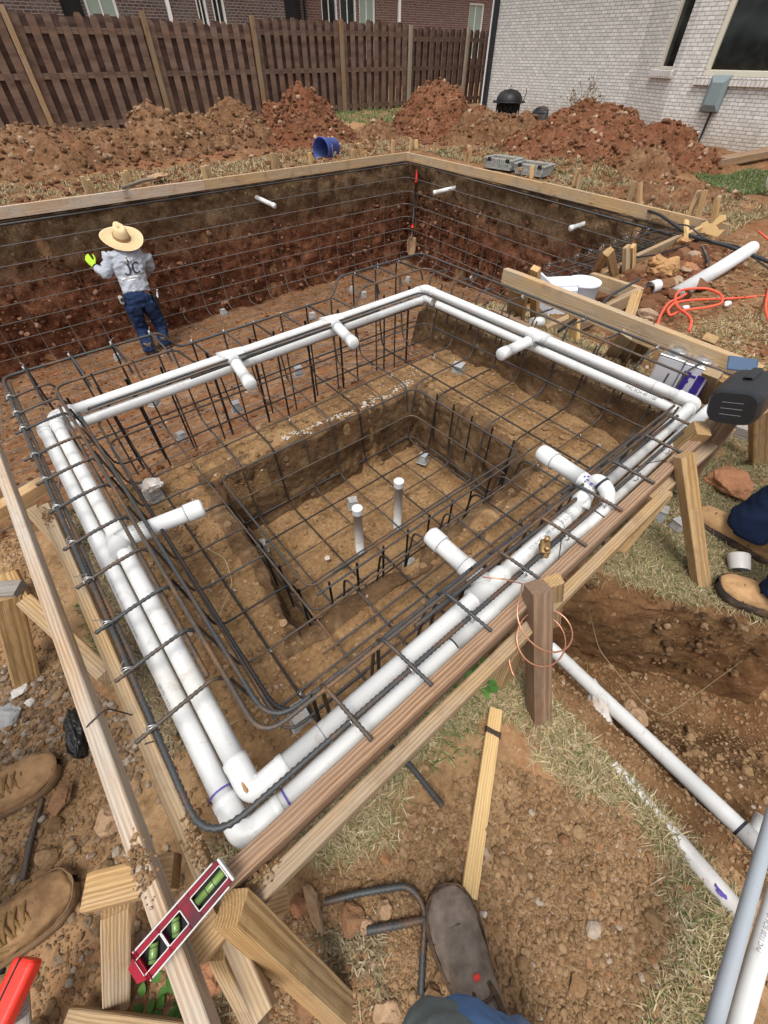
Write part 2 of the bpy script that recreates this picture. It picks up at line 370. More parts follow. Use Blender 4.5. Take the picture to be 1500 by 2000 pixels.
M['redplastic'] = plain('red_plastic', (.75, .035, .02), .4, 0, .1)
M['black'] = plain('black_plastic', (.018, .019, .021), .42, 0, .3, 50, .1)
M['blackmatte'] = plain('black_matte', (.012, .012, .012), .8)
M['hose'] = plain('black_hose', (.03, .032, .036), .5)
M['ironblack'] = plain('black_iron', (.016, .016, .017), .5, .3, .4, 60)
M['bag'] = plain('black_bag_film', (.012, .012, .012), .28, 0, .3, 12, .9, .02, .6)
M['bluebucket'] = plain('blue_plastic', (.022, .05, .24), .4, 0, .2, 14, .1, .002, .4, (.1, .11, .2), .35)
M['navy'] = plain('navy_plate', (.045, .085, .15), .45)
M['skimmer'] = plain('white_plastic', (.66, .7, .78), .4, 0, .08)
M['crate'] = plain('dusty_grey_plastic', (.32, .32, .3), .7, 0, .3, 40, .3, .003, .3, (.09, .09, .09), .6)
M['canmetal'] = plain('tin', (.6, .6, .6), .3, .85, .15)
M['cangrey'] = plain('pale_grey_paint', (.5, .5, .53), .45, 0, .12, 20, .1, .002, .4, (.3, .25, .2), .2)
M['canpurple'] = plain('white_label', (.56, .55, .62), .4, 0, .1)
M['purple'] = plain('purple_paint', (.05, .03, .27), .4, 0, .3)
M['ink'] = plain('dark_ink', (.02, .02, .03), .7)
M['greyink'] = plain('grey_ink', (.2, .2, .22), .7)
M['whiteink'] = plain('white_ink', (.75, .75, .75), .7)
M['purpleink'] = plain('violet_primer', (.08, .05, .3), .6)
M['levelred'] = plain('scuffed_red_paint', (.26, .012, .025), .75, 0, .3, 30, .2, .002, .2, (.05, .025, .03), .85)
M['levelmetal'] = plain('bare_aluminium', (.5, .49, .48), .6, .3, .2)
M['seam'] = plain('dark_seam', (.1, .055, .025), .8)
M['vial'] = plain('green_vial', (.13, .22, .05), .25, 0, .5, 20, .05, .001, .6)
M['denim'] = plain('blue_denim', (.012, .024, .066), .9, 0, .45, 9, .5, .006, .15, (.05, .085, .16), .3)
M['darkdenim'] = plain('dark_denim', (.014, .025, .062), .9, 0, .45, 12, .6, .006, .15, (.04, .06, .11), .3)
M['lightdenim'] = plain('faded_denim', (.1, .19, .37), .9, 0, .4, 14, .6, .006, .15, (.3, .38, .5), .4)
M['greyknee'] = plain('grey_work_cloth', (.16, .19, .185), .95, 0, .2, 25, .3, .003, .1)
M['shirt'] = plain('heather_grey_cotton', (.35, .375, .42), .95, 0, .1, 16, .6, .01, .1)
M['skin'] = plain('tan_skin', (.4, .21, .125), .55, 0, .12, 20, .1, .002, .35)
M['poolbar'] = steel('mill_scale_steel', (.21, .2, .19), (.24, .15, .1), .6)
M['hair'] = plain('dark_hair', (.015, .012, .01), .7)
M['hat'] = plain('woven_straw', (.62, .47, .27), .85, 0, .2, 70, .5, .003, .15)
M['hatband'] = plain('brown_hatband', (.3, .19, .09), .8)
M['glove'] = plain('lime_glove', (.38, .62, .03), .8, 0, .2)
M['tan'] = plain('tan_leather', (.43, .26, .125), .8, 0, .35, 12, .5, .004, .2, (.17, .09, .04), .8)
M['wornleather'] = plain('worn_brown_leather', (.36, .215, .105), .8, 0, .35, 22, .6, .004, .2, (.12, .065, .03), .8)
M['mudboot'] = plain('muddy_brown_leather', (.1, .073, .055), .7, 0, .35, 16, .6, .005, .25, (.31, .25, .2), .75)
M['sole'] = plain('dark_rubber', (.04, .03, .025), .8, 0, .4, 30, .3, .003, .2, (.22, .13, .07), .6)
M['tansole'] = plain('tan_rubber', (.22, .135, .07), .8, 0, .35, 30, .3, .003, .2, (.1, .06, .04), .5)
M['lace'] = plain('brown_lace', (.2, .115, .04), .85)
M['belt'] = plain('black_leather', (.012, .011, .01), .6)
M['boxgrey'] = plain('grey_painted_steel', (.2, .245, .255), .5, .1, .1)
M['lime'] = plain('lime_dust', (.42, .37, .31), .95, 0, .2)
M['white'] = plain('white_paint', (.72, .72, .7), .5, 0, .08)
M['cream'] = plain('cream_frame', (.58, .54, .44), .6, 0, .1)
M['downpipe'] = plain('dark_downpipe', (.02, .022, .026), .4)
M['blind'] = plain('pale_green_blind', (.26, .33, .28), .6)
M['roof'] = plain('roof_shingle', (.06, .055, .05), .95, 0, .4, 8, .6, .02)
def glass():
    t = NT('dark_window_glass'); p = t.obj(); n = t.noise(p, 1.6, 3)
    return t.out(t.ramp(n, [(.4, (.006, .007, .007)), (.72, (.03, .04, .037))]), .08, None, spec=.5)
M['glass'] = glass()
def brick(name, a, b, mortar, bw=.2, bh=.072, ms=.009, mb=.4, stain=None, vary=None):
    """coordinates: the wall's own X runs along the wall, Z up"""
    t = NT(name); o = t.obj(); s = t.n('ShaderNodeSeparateXYZ'); t.l(o, s.inputs[0]); c = t.n('ShaderNodeCombineXYZ')
    t.l(s.outputs[0], c.inputs[0]); t.l(s.outputs[2], c.inputs[1])
    br = t.n('ShaderNodeTexBrick'); br.inputs['Scale'].default_value = 1; br.inputs['Mortar Size'].default_value = ms; br.inputs['Brick Width'].default_value = bw
    br.inputs['Row Height'].default_value = bh; br.inputs['Mortar Smooth'].default_value = .2; br.inputs['Bias'].default_value = -.1
    br.inputs['Color1'].default_value = (*a, 1); br.inputs['Color2'].default_value = (*b, 1); br.inputs['Mortar'].default_value = (*mortar, 1)
    t.l(c.outputs[0], br.inputs['Vector']); n = t.noise(o, 9, 6, .7)
    col = t.mix(.75, br.outputs['Color'], t.ramp(n, [(.3, (.62, .6, .58)), (.62, (1, 1, 1))]), 'MULTIPLY')
    if vary: col = t.mix(t.math('MULTIPLY', t.ramp(t.noise(o, 1.1, 4), step(.5, .62)), .45), col, vary)
    if stain:
        k = t.ramp(t.math('ADD', s.outputs[2], t.math('MULTIPLY', t.noise(o, 2.5, 4), .3)), [(0, (1, 1, 1)), (.62, (0, 0, 0))]); col = t.mix(t.math('MULTIPLY', k, .65), col, stain, 'MULTIPLY')
    h = t.math('ADD', t.math('MULTIPLY', br.outputs['Fac'], -1.), t.math('MULTIPLY', n, .35))
    return t.out(col, .9, t.bump(h, mb, .012), spec=.2)
M['whitebrick'] = brick('whitewashed_brick', (.72, .705, .675), (.585, .57, .545), (.35, .335, .31), stain=(.62, .47, .33), ms=.007, bw=.145, bh=.055)
M['sillbrick'] = brick('whitewashed_sill_brick', (.7, .67, .64), (.62, .59, .56), (.36, .34, .32), .075, .3, .008)
M['darkbrick'] = brick('dark_brown_brick', (.12, .075, .062), (.07, .045, .04), (.27, .25, .235), vary=(.16, .14, .13))
M['redbrick'] = brick('reddish_brick', (.17, .085, .065), (.11, .055, .045), (.27, .24, .22))
# ---------------------------------------------------------------- the land
M['trenchclod'] = clod('dark_trench_clod', [(0, (.07, .04, .02)), (.5, (.13, .075, .037)), (.85, (.2, .12, .065)), (.97, (.3, .2, .12))])
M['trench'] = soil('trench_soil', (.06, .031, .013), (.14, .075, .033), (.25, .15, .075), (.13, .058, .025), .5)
POOL_FAR = 7.12; POOL_NEAR = 1.80
def wallx(y): return 6.55-.62*np.clip((7.12-y)/5.3, -.4, 1.4)
FOOT = [(.145, .615), (.262, 1.51), (1.53, 1.5), (1.49, .625)]     # the footwell, cut into the bench of the spa
BANK = (at(1130, 1112, 0)[:2], at(1500, 1200, 0)[:2])           # the top edge of the trench under the grass
def seg_sd(x, y, a, b):
    d = np.subtract(b, a); L = np.hypot(*d); return ((x-a[0])*(-d[1])+(y-a[1])*d[0])/L
def poolfloor(x, y):
    r = np.hypot(np.maximum(y-1.75, 0), np.maximum(x-2.0, 0)*.9)
    return np.interp(r, [0, .15, .5, 2.2, 4.2, 5.3], [-.02, -.1, -.36, -.95, -1.42, -1.58])-.018*np.clip(4-x, 0, 6)
def pool_sd(x, y):
    """positive inside the pool dig"""
    d = np.minimum(POOL_FAR-y, wallx(y)-x)
    d = np.minimum(d, y-np.where((x > 2.02), POOL_NEAR+.05, 1.70)); return d
def foot_sd(x, y):
    d = 9.0
    for a, b in zip(FOOT, FOOT[1:]+FOOT[:1]): d = np.minimum(d, -seg_sd(x, y, a, b))
    return d
def natural(x, y):
    z = .05*sm((y-3)/4)-.17*sm((x-4.6)/2.2)*sm((5.2-y)/3.2)-.05*sm((x-8)/4)*sm((6-y)/3)
    z = z+.15*sm((x-1.9)/.07)*sm((2.9-x)/.7)*sm((y-.24)/.12)*sm((2.3-y)/.3)
    return z
def trench_sd(x, y):
    d = np.minimum(x-.70-.02*vn(x*3, y*6, 0, 5), -seg_sd(x, y, *BANK)*-1 if False else seg_sd(x, y, BANK[1], BANK[0]))
    return d
def G(x, y, detail=True):
    x = np.asarray(x, float); y = np.asarray(y, float)
    z = natural(x, y)
    if detail:
        z = z+.018*fbm(x, y, 0, 1.6, 3, 3)+.009*fbm(x, y, 0, 9, 3, 21)+.004*fbm(x, y, 0, 34, 2, 31)
        z = z+.05*sm((y-7.3)/2)*fbm(x, y, 0, 1.1, 4, 9)+.05*sm((x-6.6)/1)*fbm(x, y, 0, 1.3, 4, 19)
    # the spa bench (flat clay at z = 0) lies lower at its rim where the plumbing runs
    insp = sm((x+.3)/.1)*sm((1.98-x)/.05)*sm((y-.22)/.1)*sm((1.95-y)/.1)
    # trench beside the photographer
    td = trench_sd(x, y)+.03*fbm(x, y, 0, 5, 3, 41)
    bd = seg_sd(x, y, BANK[1], BANK[0])+.025*fbm(x, y, 0, 6, 3, 43); ok = (y < .24) & (x < 2.4); dl = x-.70-.02*vn(x*3, y*6, 0, 5)
    bd = np.where(ok, bd, -1); z = z-(.15*sm(dl/.1)+.28*sm((.55-bd)/.35)*sm((dl+.02)/.16))*sm(bd/.03)*(dl > -.02)
    # small pits in the ground beside the skimmer, and the ditch along the right bank
    z = z-.18*sm((1-np.hypot((x-3.35)/.42, (y-1.45)/.35))*2.2)
    z = z-.12*sm((1-np.hypot((x-2.75)/.5, (y-.62)/.22))*2)
    f = foot_sd(x, y)+.02*fbm(x, y, 0, 7, 3, 51); z = np.where(f > 0, -.36*sm(f/.05)+.012*fbm(x, y, 0, 9, 3, 55)+z*.3, z)
    p = pool_sd(x, y)+.03*fbm(x, y, 0, 3.5, 3, 61)
    pf = poolfloor(x, y)+.02*fbm(x, y, 0, 4, 4, 65)+.008*fbm(x, y, 0, 22, 2, 69)
    z = np.where(p > 0, z+(pf-z)*sm(p/.06), z)
    return z
def axis(parts):
    o = []
    for a, b, s in parts: o += list(np.arange(a, b-1e-6, s))
    return np.array(o+[parts[-1][1]])
gx = axis([(-60, -8, 4), (-8, -1.6, .2), (-1.6, -.9, .05), (-.9, 2.3, .0145), (2.3, 7.4, .045), (7.4, 14, .11), (14, 30, .8), (30, 90, 6)])
gy = axis([(-40, -6, 4), (-6, -1.2, .3), (-1.2, -.75, .05), (-.75, 2.0, .0145), (2.0, 7.6, .045), (7.6, 14.5, .11), (14.5, 30, .8), (30, 90, 6)])
X, Y = np.meshgrid(gx, gy, indexing='ij'); Z = G(X, Y)
mb = MB(); mb.add(np.stack([X, Y, Z], -1), grid_faces(len(gx), len(gy)))
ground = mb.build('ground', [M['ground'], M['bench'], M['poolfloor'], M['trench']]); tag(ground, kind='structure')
ci = (X[:-1, :-1]+X[1:, 1:])/2; cj = (Y[:-1, :-1]+Y[1:, 1:])/2
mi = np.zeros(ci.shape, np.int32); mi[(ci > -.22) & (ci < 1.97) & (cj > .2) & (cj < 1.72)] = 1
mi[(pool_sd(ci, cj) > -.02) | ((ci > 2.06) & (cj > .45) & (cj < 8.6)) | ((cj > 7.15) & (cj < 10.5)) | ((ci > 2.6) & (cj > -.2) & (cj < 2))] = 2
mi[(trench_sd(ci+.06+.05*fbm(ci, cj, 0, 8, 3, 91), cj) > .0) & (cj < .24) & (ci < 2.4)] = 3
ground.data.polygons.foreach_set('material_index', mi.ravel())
# cut banks: sheets of lumpy soil that face the dig
def bank(name, a, b, ztop, zbot, mat, res=.03, amp=.05, lean=.06, seed=0, n=None, zt2=None):
    a, b = np.array(a, float), np.array(b, float); L = np.linalg.norm(b-a); d = (b-a)/L; nrm = n if n is not None else np.array([-d[1], d[0]])
    nu = int(L/res)+2; hh = ztop-zbot; nv = int(hh/res)+3
    u = np.linspace(0, L, nu)[:, None]; k = np.linspace(0, 1, nv)[None, :]
    z = zbot+hh*k+0*u; px, py = a[0]+d[0]*u+0*k, a[1]+d[1]*u+0*k
    q = .03+lean*(1-k)+amp*(.55*fbm(u+seed, z, 0, 1.4, 4, seed)+.42*fbm(u+seed, z, 0, 7, 4, seed+3)+.5*np.maximum(fbm(u*5+seed, z*.9, 0, 1, 2, seed+8), 0)+.2*np.abs(fbm(u+seed, z, 0, 24, 2, seed+5)))
    q = q-.07*sm((k-.965)/.035); z = z+.02*fbm(u, z, 0, 9, 3, seed+9)*(k < .99)
    mb = MB(); mb.add(np.stack([px+nrm[0]*q, py+nrm[1]*q, z], -1), grid_faces(nu, nv)[:, ::-1])
    o = mb.build(name, mat); tag(o, kind='structure'); return o
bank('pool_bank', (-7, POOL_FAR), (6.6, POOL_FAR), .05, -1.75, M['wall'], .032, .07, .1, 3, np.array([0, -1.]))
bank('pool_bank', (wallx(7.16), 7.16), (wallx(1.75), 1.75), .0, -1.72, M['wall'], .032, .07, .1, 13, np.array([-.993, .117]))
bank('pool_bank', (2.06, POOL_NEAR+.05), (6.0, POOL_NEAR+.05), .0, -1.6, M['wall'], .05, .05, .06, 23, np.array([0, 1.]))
c4 = [np.array(p) for p in FOOT]
for i, (a, b) in enumerate(zip(c4, c4[1:]+c4[:1])):
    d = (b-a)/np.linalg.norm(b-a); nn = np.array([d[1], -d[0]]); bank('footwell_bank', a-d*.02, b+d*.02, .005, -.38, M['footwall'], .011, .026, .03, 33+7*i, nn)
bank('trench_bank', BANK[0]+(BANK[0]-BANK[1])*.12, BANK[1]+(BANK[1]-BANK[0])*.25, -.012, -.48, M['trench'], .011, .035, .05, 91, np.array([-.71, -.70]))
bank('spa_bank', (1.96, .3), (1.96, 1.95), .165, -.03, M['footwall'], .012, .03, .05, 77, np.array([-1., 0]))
# rocks and clods that stick out of the two banks in view
mb = MB()
def bankclods(a, b, z0, z1, n, nrm, s0, s1):
    a, b = np.array(a, float), np.array(b, float); u = rng.random(n); z = z0+(z1-z0)*rng.random(n)**.8
    p = np.stack([a[0]+(b[0]-a[0])*u, a[1]+(b[1]-a[1])*u, z], 1); p[:, :2] += nrm*(.05+.11*(z1-z)/(z1-z0))[:, None]
    scatter(mb, ROCKS1, p, s0+(s1-s0)*rng.random(n)**4, .9)
bankclods((-2.5, POOL_FAR), (6.5, POOL_FAR), -1.6, -.45, 2600, np.array([0, -1.]), .007, .042)
bankclods((6.5, 7.1), (6.0, 2.0), -1.55, -.4, 1700, np.array([-.99, .12]), .007, .042)
tag(mb.build('bank_stones', M['wallclod'], smooth=False), kind='stuff')
mb = MB(); n_ = 420; u_ = rng.random(n_)*1.15-.05; zz_ = -.36*rng.random(n_); p_ = np.stack([BANK[0][0]+(BANK[1][0]-BANK[0][0])*u_, BANK[0][1]+(BANK[1][1]-BANK[0][1])*u_, zz_], 1); p_[:, :2] += np.array([-.71, -.70])*(.045-.09*zz_)[:, None]
scatter(mb, ROCKS1, p_, .002+.013*rng.random(n_)**4, .9); tag(mb.build('bank_clods', M['trenchclod'], smooth=False), kind='stuff')
# chalk line sprayed along the far edge of the footwell
mb = MB()
for k in range(420):
    u = rng.random()
    x, y = .66+.87*u, 1.525+rng.normal()*.012
    if u > .9 or rng.random() < .8: scatter(mb, ROCKS1, np.array([[x+(.15*rng.random() if u > .95 else 0), y+(.1*rng.random() if u > .95 else 0), float(G(x, y))+.004]]), np.array([.002+.0045*rng.random()]), .35)
tag(mb.build('lime_marking', M['lime'], smooth=False), kind='stuff')
# clods and pebbles
def field(poly, n, s0, s1, pw=3, shapes=ROCKS1, mask=None, sink=.3):
    P = np.array(poly); lo, hi = P.min(0), P.max(0); pts = []
    while n > 0:
        q = lo+(hi-lo)*rng.random((n*3+50, 2)); q = q[inpoly(q[:, 0], q[:, 1], P)]
        if mask is not None: q = q[mask(q[:, 0], q[:, 1]) > rng.random(len(q))]
        q = q[:n]; pts.append(q); n -= len(q)
        if len(q) == 0: break
    q = np.concatenate(pts); s = s0+(s1-s0)*rng.random(len(q))**pw
    return np.c_[q, G(q[:, 0], q[:, 1])+s*sink], s
near_dirt = pxpoly([(380, 1990), (560, 1790), (640, 1690), (800, 1600), (960, 1480), (1180, 1560), (1440, 1800), (1400, 2060), (900, 2100), (380, 2100)])
left_dirt = pxpoly([(-260, 960), (0, 960), (90, 1150), (300, 1700), (420, 2000), (420, 2150), (-260, 2150)])
def patch(sc, lo, hi, seed): return lambda x, y: .12+.88*sm((fbm(x, y, 0, sc, 3, seed)-lo)/(hi-lo))
mb = MB()
for n, a, b, pw, m in ((34000, .0013, .0036, 1.6, patch(5, -.6, .5, 3)), (3000, .0036, .0085, 2.6, patch(3, -.1, .7, 5)), (70, .009, .02, 3, None)):
    scatter(mb, ROCKS1, *field(near_dirt, n, a, b, pw, mask=m))
for n, a, b, pw, m in ((14000, .0015, .0048, 1.6, None), (900, .005, .011, 2.5, None), (100, .011, .028, 3, None)):
    scatter(mb, ROCKS1, *field(left_dirt, n, a, b, pw, mask=m))
tr = [(.72, .2), (.72, -.9), (1.5, -.9), (1.45, -.3), (1.0, .2)]
scatter(mb, ROCKS1, *field([(.5, .1), (.8, .1), (.78, -.9), (.5, -.9)], 3500, .0016, .006, 2.5)); scatter(mb, ROCKS1, *field(tr, 5000, .002, .008, 3)); scatter(mb, ROCKS1, *field(tr, 110, .008, .022, 3))
spa = [(-.05, .33), (1.9, .33), (1.9, 1.72), (-.05, 1.72)]
scatter(mb, ROCKS1, *field(spa, 8500, .0018, .007, 3.0)); scatter(mb, ROCKS1, *field(spa, 520, .006, .017, 3))
scatter(mb, ROCKS1, *field([(-.3, .25), (.1, .25), (.2, 1.7), (-.3, 1.7)], 1500, .003, .01, 2.5))
rt = [(2.0, .2), (6.2, .2), (6.2, 1.7), (2.0, 1.7)]
scatter(mb, ROCKS1, *field(rt, 4200, .005, .022, 3.5))
tag(mb.build('loose_clods', M['clod'], smooth=False), kind='stuff')
mb = MB(); scatter(mb, ROCKS1, *field(pxpoly([(-20, 1300), (120, 1310), (330, 1440), (330, 1580), (150, 1480), (-20, 1490)]), 700, .004, .011, 2))
scatter(mb, ROCKS1, *field(pxpoly([(-20, 1560), (150, 1560), (420, 1700), (420, 1950), (-20, 1950)]), 260, .004, .011, 2.2))
tag(mb.build('grey_gravel', M['gravel'], smooth=False), kind='stuff')
mb = MB()
pf = [(-1.5, 1.9), (5.9, 2.0), (6.4, 7.0), (-3, 7.0)]
scatter(mb, ROCKS1, *field(pf, 9000, .004, .024, 3.5))
rub = pxpoly([(1180, 560), (1260, 520), (1330, 470), (1440, 470), (1470, 500), (1330, 570), (1270, 620), (1230, 600)], .03)
scatter(mb, ROCKS1, *field(rub, 2200, .008, .03, 2)); scatter(mb, ROCKS2, *field(rub, 170, .03, .085, 2))
scatter(mb, ROCKS1, *field([(6.7, 2.3), (8.8, 2.3), (9, 7), (6.9, 7)], 1500, .01, .05, 3))
scatter(mb, ROCKS1, *field([(-4, 7.3), (8.5, 7.3), (8.5, 9), (-4, 9)], 2200, .01, .05, 3))
tag(mb.build('red_clods', M['redclod'], smooth=False), kind='stuff')
# grass
def grass(name, mat, areas, wd=.0022):
    mb = MB()
    for poly, n, l0, l1, tilt, mask, wk in areas:
        p, _ = field(poly, n, .001, .0011, 1, mask=mask, sink=0)
        q = len(p); L = l0+(l1-l0)*rng.random(q); a = rng.random(q)*6.283; ti = np.clip(tilt+.3*rng.normal(size=q), .1, 1.5)
        d = np.stack([np.cos(a)*np.sin(ti), np.sin(a)*np.sin(ti), np.cos(ti)], 1); s = np.stack([-np.sin(a), np.cos(a), 0*a], 1)
        cur = .35+.4*rng.random(q); W = (wd*wk*(.6+.8*rng.random(q)))[:, None]
        mid = p+d*(L*.55)[:, None]; tip = mid+(d*np.array([1, 1, .2])+np.stack([rng.normal(size=q)*.4, rng.normal(size=q)*.4, -cur], 1))*(L*.45)[:, None]
        tip[:, 2] = np.maximum(tip[:, 2], p[:, 2]+.002)
        V = np.stack([p-s*W, p+s*W, mid+s*W*.8, mid-s*W*.8, tip], 1)
        b = (np.arange(q)*5)[:, None]; n0 = mb.n
        mb.add(V, np.concatenate([b+np.array([[0, 1, 2, 3]])])); mb.f.append(b+np.array([[3, 2, 4]])+n0)
    o = mb.build(name, mat, smooth=False); tag(o, kind='stuff'); return o
def edge(x, y): return sm(.62+.9*fbm(x, y, 0, 4.5, 3, 71))
G1 = pxpoly([(1145, 1075), (1230, 1000), (1330, 900), (1420, 830), (1530, 830), (1530, 1200), (1400, 1222), (1260, 1160)])
G2 = pxpoly([(560, 1620), (700, 1470), (880, 1330), (1000, 1290), (1110, 1390), (1240, 1530), (1200, 1580), (1000, 1465), (850, 1500), (760, 1650), (640, 1700)])
G3 = pxpoly([(1300, 1700), (1440, 1790), (1400, 2060), (1240, 2060), (1330, 1850)])
G3b = pxpoly([(1220, 1520), (1270, 1560), (1450, 1740), (1430, 1790), (1270, 1640)])
G4 = [(-.27, .2), (-.1, .27), (-.13, 1.75), (-.24, 1.75)]
bare = lambda x, y: edge(x, y)*(foot_sd(x, y) < -.02)
G1r = [(1.3, .2), (2.0, .25), (2.0, -.3), (1.5, -.3)]
lo_t = lambda x, y: edge(x, y)*(trench_sd(x, y) < .05)
R1 = [(2.02, .3), (2.8, .3), (2.9, 1.75), (2.05, 1.8)]; R2 = [(2.8, -.3), (4.2, -.3), (4.0, .8), (3.0, .9)]
B1 = [(-5, 7.2), (7, 7.2), (7.4, 8.3), (-5, 8.6)]; B2 = [(6.3, 1.8), (8.4, 1.8), (8.2, 7), (6.75, 7)]
grass('dry_grass', M['straw'], [(G1, 34000, .02, .062, 1.4, lo_t, .72), (G1r, 5000, .018, .04, 1.2, lo_t, 1), (G2, 11000, .014, .052, 1.42, edge, .7), (G3, 4500, .016, .055, 1.4, edge, .7), (G3b, 2000, .016, .055, 1.3, edge, .7),
    (R1, 8000, .02, .06, 1.2, edge, 1.3), (R2, 4500, .02, .06, 1.2, edge, 1.4), (B1, 8000, .04, .12, 1.1, edge, 2.6), (B2, 8000, .04, .12, 1.1, edge, 2.6),
    ([(4.2, .2), (8, .2), (8, 1.6), (5.5, 1.6)], 1500, .03, .08, 1.3, edge, 2)], .0016)
tuft = pxpoly([(430, 1890), (560, 1830), (740, 1800), (760, 1960), (560, 2050), (430, 2050)])
grass('dead_grass', M['deadgrass'], [(G4, 7000, .015, .05, 1.15, bare, 1), (pxpoly([(560, 1560), (900, 1300), (950, 1400), (700, 1640), (600, 1690)]), 3500, .012, .035, 1.3, edge, 1), (tuft, 700, .015, .04, 1.1, edge, 1),
    ([(1.98, .3), (2.02, .3), (2.02, 1.8), (1.98, 1.8)], 1800, .02, .07, 1.3, None, 1.2), (G1, 3500, .015, .045, 1.3, lo_t, 1), ([(.9, .22), (1.05, .24), (1.5, -.26), (1.4, -.3)], 900, .02, .06, 1.35, None, 1),
    (B1, 5000, .05, .14, 1.0, edge, 2.6), (B2, 4000, .05, .14, 1.0, edge, 2.6)], .0016)
thin = lambda x, y: sm(-.1+1.1*fbm(x, y, 0, 3, 3, 81))
grass('green_grass', M['green'], [(G1, 2000, .015, .04, 1.0, thin, 1), (tuft, 450, .02, .05, .7, thin, 1), (pxpoly([(150, 1180), (200, 1150), (260, 1330), (210, 1340)]), 500, .02, .05, .8, None, 1), ([(3, 11.2), (12.6, 10.6), (12.6, 13), (3, 13)], 12000, .05, .16, .6, None, 3),
    (pxpoly([(1350, 352), (1500, 335), (1500, 375), (1420, 385)], -.15), 9000, .03, .1, .6, None, 2.4), (G3, 90, .015, .04, .8, thin, 1), (G2, 500, .015, .04, .9, thin, 1), (B2, 900, .05, .12, .8, thin, 2.4)], .0016)
# heaps of dug earth: things
def mound(label, cx, cy, rx, ry, h, seed, mat, rot=0., lump=.16, peaks=((0, 0, 1, 1),), nst=260, redd=False):
    nu, nv = 92, 84; u = np.linspace(-1.25, 1.25, nu)[:, None]; v = np.linspace(-1.25, 1.25, nv)[None, :]
    ox = u*rx; oy = v*ry; c, s = math.cos(rot), math.sin(rot)
    def hz(u, v):
        hh = 0
        for a, b, k, wd in peaks:
            r = np.hypot((u-a)/wd, (v-b)/wd)+.10*fbm(u*2.3, v*2.3, 0, 1, 3, seed)
            q = np.clip(1-r, 0, 1); hh = np.maximum(hh, k*(q*.55+.45*sm(q*1.15)))
        e = np.clip(hh*6, 0, 1)
        return h*hh+e*(lump*h*(.6*fbm(u*rx, v*ry, 0, 1.7, 3, seed+2)*1.2+.5*np.abs(fbm(u*rx, v*ry, 0, 4.2, 3, seed+4)))+.035*fbm(u*rx, v*ry, 0, 13, 2, seed+6)), hh
    hh, base = hz(u, v); x = cx+c*ox-s*oy; y = cy+s*ox+c*oy
    z = natural(x, y)-.05+hh
    mb = MB(); mb.add(np.stack([x+.03*fbm(x, y, z, 9, 2, seed), y+.03*fbm(y, x, z, 9, 2, seed+1), z], -1), grid_faces(nu, nv)); nf = sum(len(q) for q in mb.f)
    a = rng.uniform(-1.1, 1.1, nst); b = rng.uniform(-1.1, 1.1, nst); q, bb = hz(a, b); k = bb > .02; a, b, q = a[k], b[k], q[k]
    X, Y = cx+c*a*rx-s*b*ry, cy+s*a*rx+c*b*ry; p = np.stack([X, Y, natural(X, Y)-.045+q], 1)
    scatter(mb, ROCKS1, p, .007+.045*rng.random(len(p))**5, .85)
    o = mb.build('dirt_mound', [M[mat], M['redclod' if redd else 'moundclod']])
    mi = np.zeros(len(o.data.polygons), np.int32); mi[nf:] = 1; o.data.polygons.foreach_set('material_index', mi); sh = np.ones(len(mi), bool); sh[nf:] = False; o.data.polygons.foreach_set('use_smooth', sh)
    return tag(o, label, 'dirt pile', 'heaps of dug soil round the pool')
M['moundclod'] = clod('brown_mound_clod', [(0, (.14, .073, .035)), (.5, (.19, .102, .051)), (.85, (.25, .15, .084)), (.98, (.42, .3, .2))], .012)
mound('long brown soil heap at the left edge, below the fence, with two low humps', .9, 9.6, 2.3, 1.25, .50, 3, 'mound', peaks=((.12, .0, 1.0, .8), (-.75, 0, .9, .8), (.62, -.05, .78, .5)), nst=5200)
mound('brown soil heap between the long left heap and the red cone', 3.75, 9.75, 1.75, 1.3, .66, 17, 'mound', peaks=((-.32, 0, 1, .72), (.05, .05, .86, .6), (.5, .2, 1.05, .62)), nst=5200)
mound('red rubbly soil heap standing behind the blue bucket', 6.05, 9.75, 1.15, 1.25, .77, 23, 'redmound', peaks=((.02, 0, 1, .95), (.45, -.1, .55, .5)), nst=5200, redd=True)
mound('tall brown cone of soil left of the fire pit', 8.85, 8.7, 1.3, 1.25, .92, 31, 'redmound', peaks=((.0, 0, 1, .9), (-.5, -.3, .42, .45), (.45, -.35, .5, .55)), nst=4000, redd=True)
mound('low dark clump of turf between two taller heaps', 7.35, 9.0, .65, .55, .3, 43, 'mound', peaks=((0, 0, 1, 1), (.3, .3, .8, .6)), nst=350)
mound('low lumpy soil heap with turf, right in front of the fire pit', 9.05, 7.35, 1.1, .95, .46, 47, 'mound', lump=.3, peaks=((0, 0, 1, .9), (-.5, .1, .8, .6), (.5, -.2, .7, .6)), nst=1500)
mound('big red clay heap against the white brick house', 9.3, 4.92, 1.7, 1.85, .66, 53, 'redmound', lump=.2, peaks=((-.02, .1, 1, .8), (.1, .42, .97, .6), (.25, -.38, .72, .62), (-.3, .3, .6, .7)), nst=7000, redd=True)
mound('small brown soil heap at the right foot of the big red clay heap', 8.9, 3.95, .75, .55, .36, 59, 'mound', peaks=((0, 0, 1, .95),), nst=350)
mound('long low bank of turf sods beside the patch of green grass at right', 7.6, 2.95, .95, .5, .24, 61, 'mound', rot=-.5, lump=.3, peaks=((-.4, 0, 1, .7), (.4, .1, .8, .7)), nst=200)
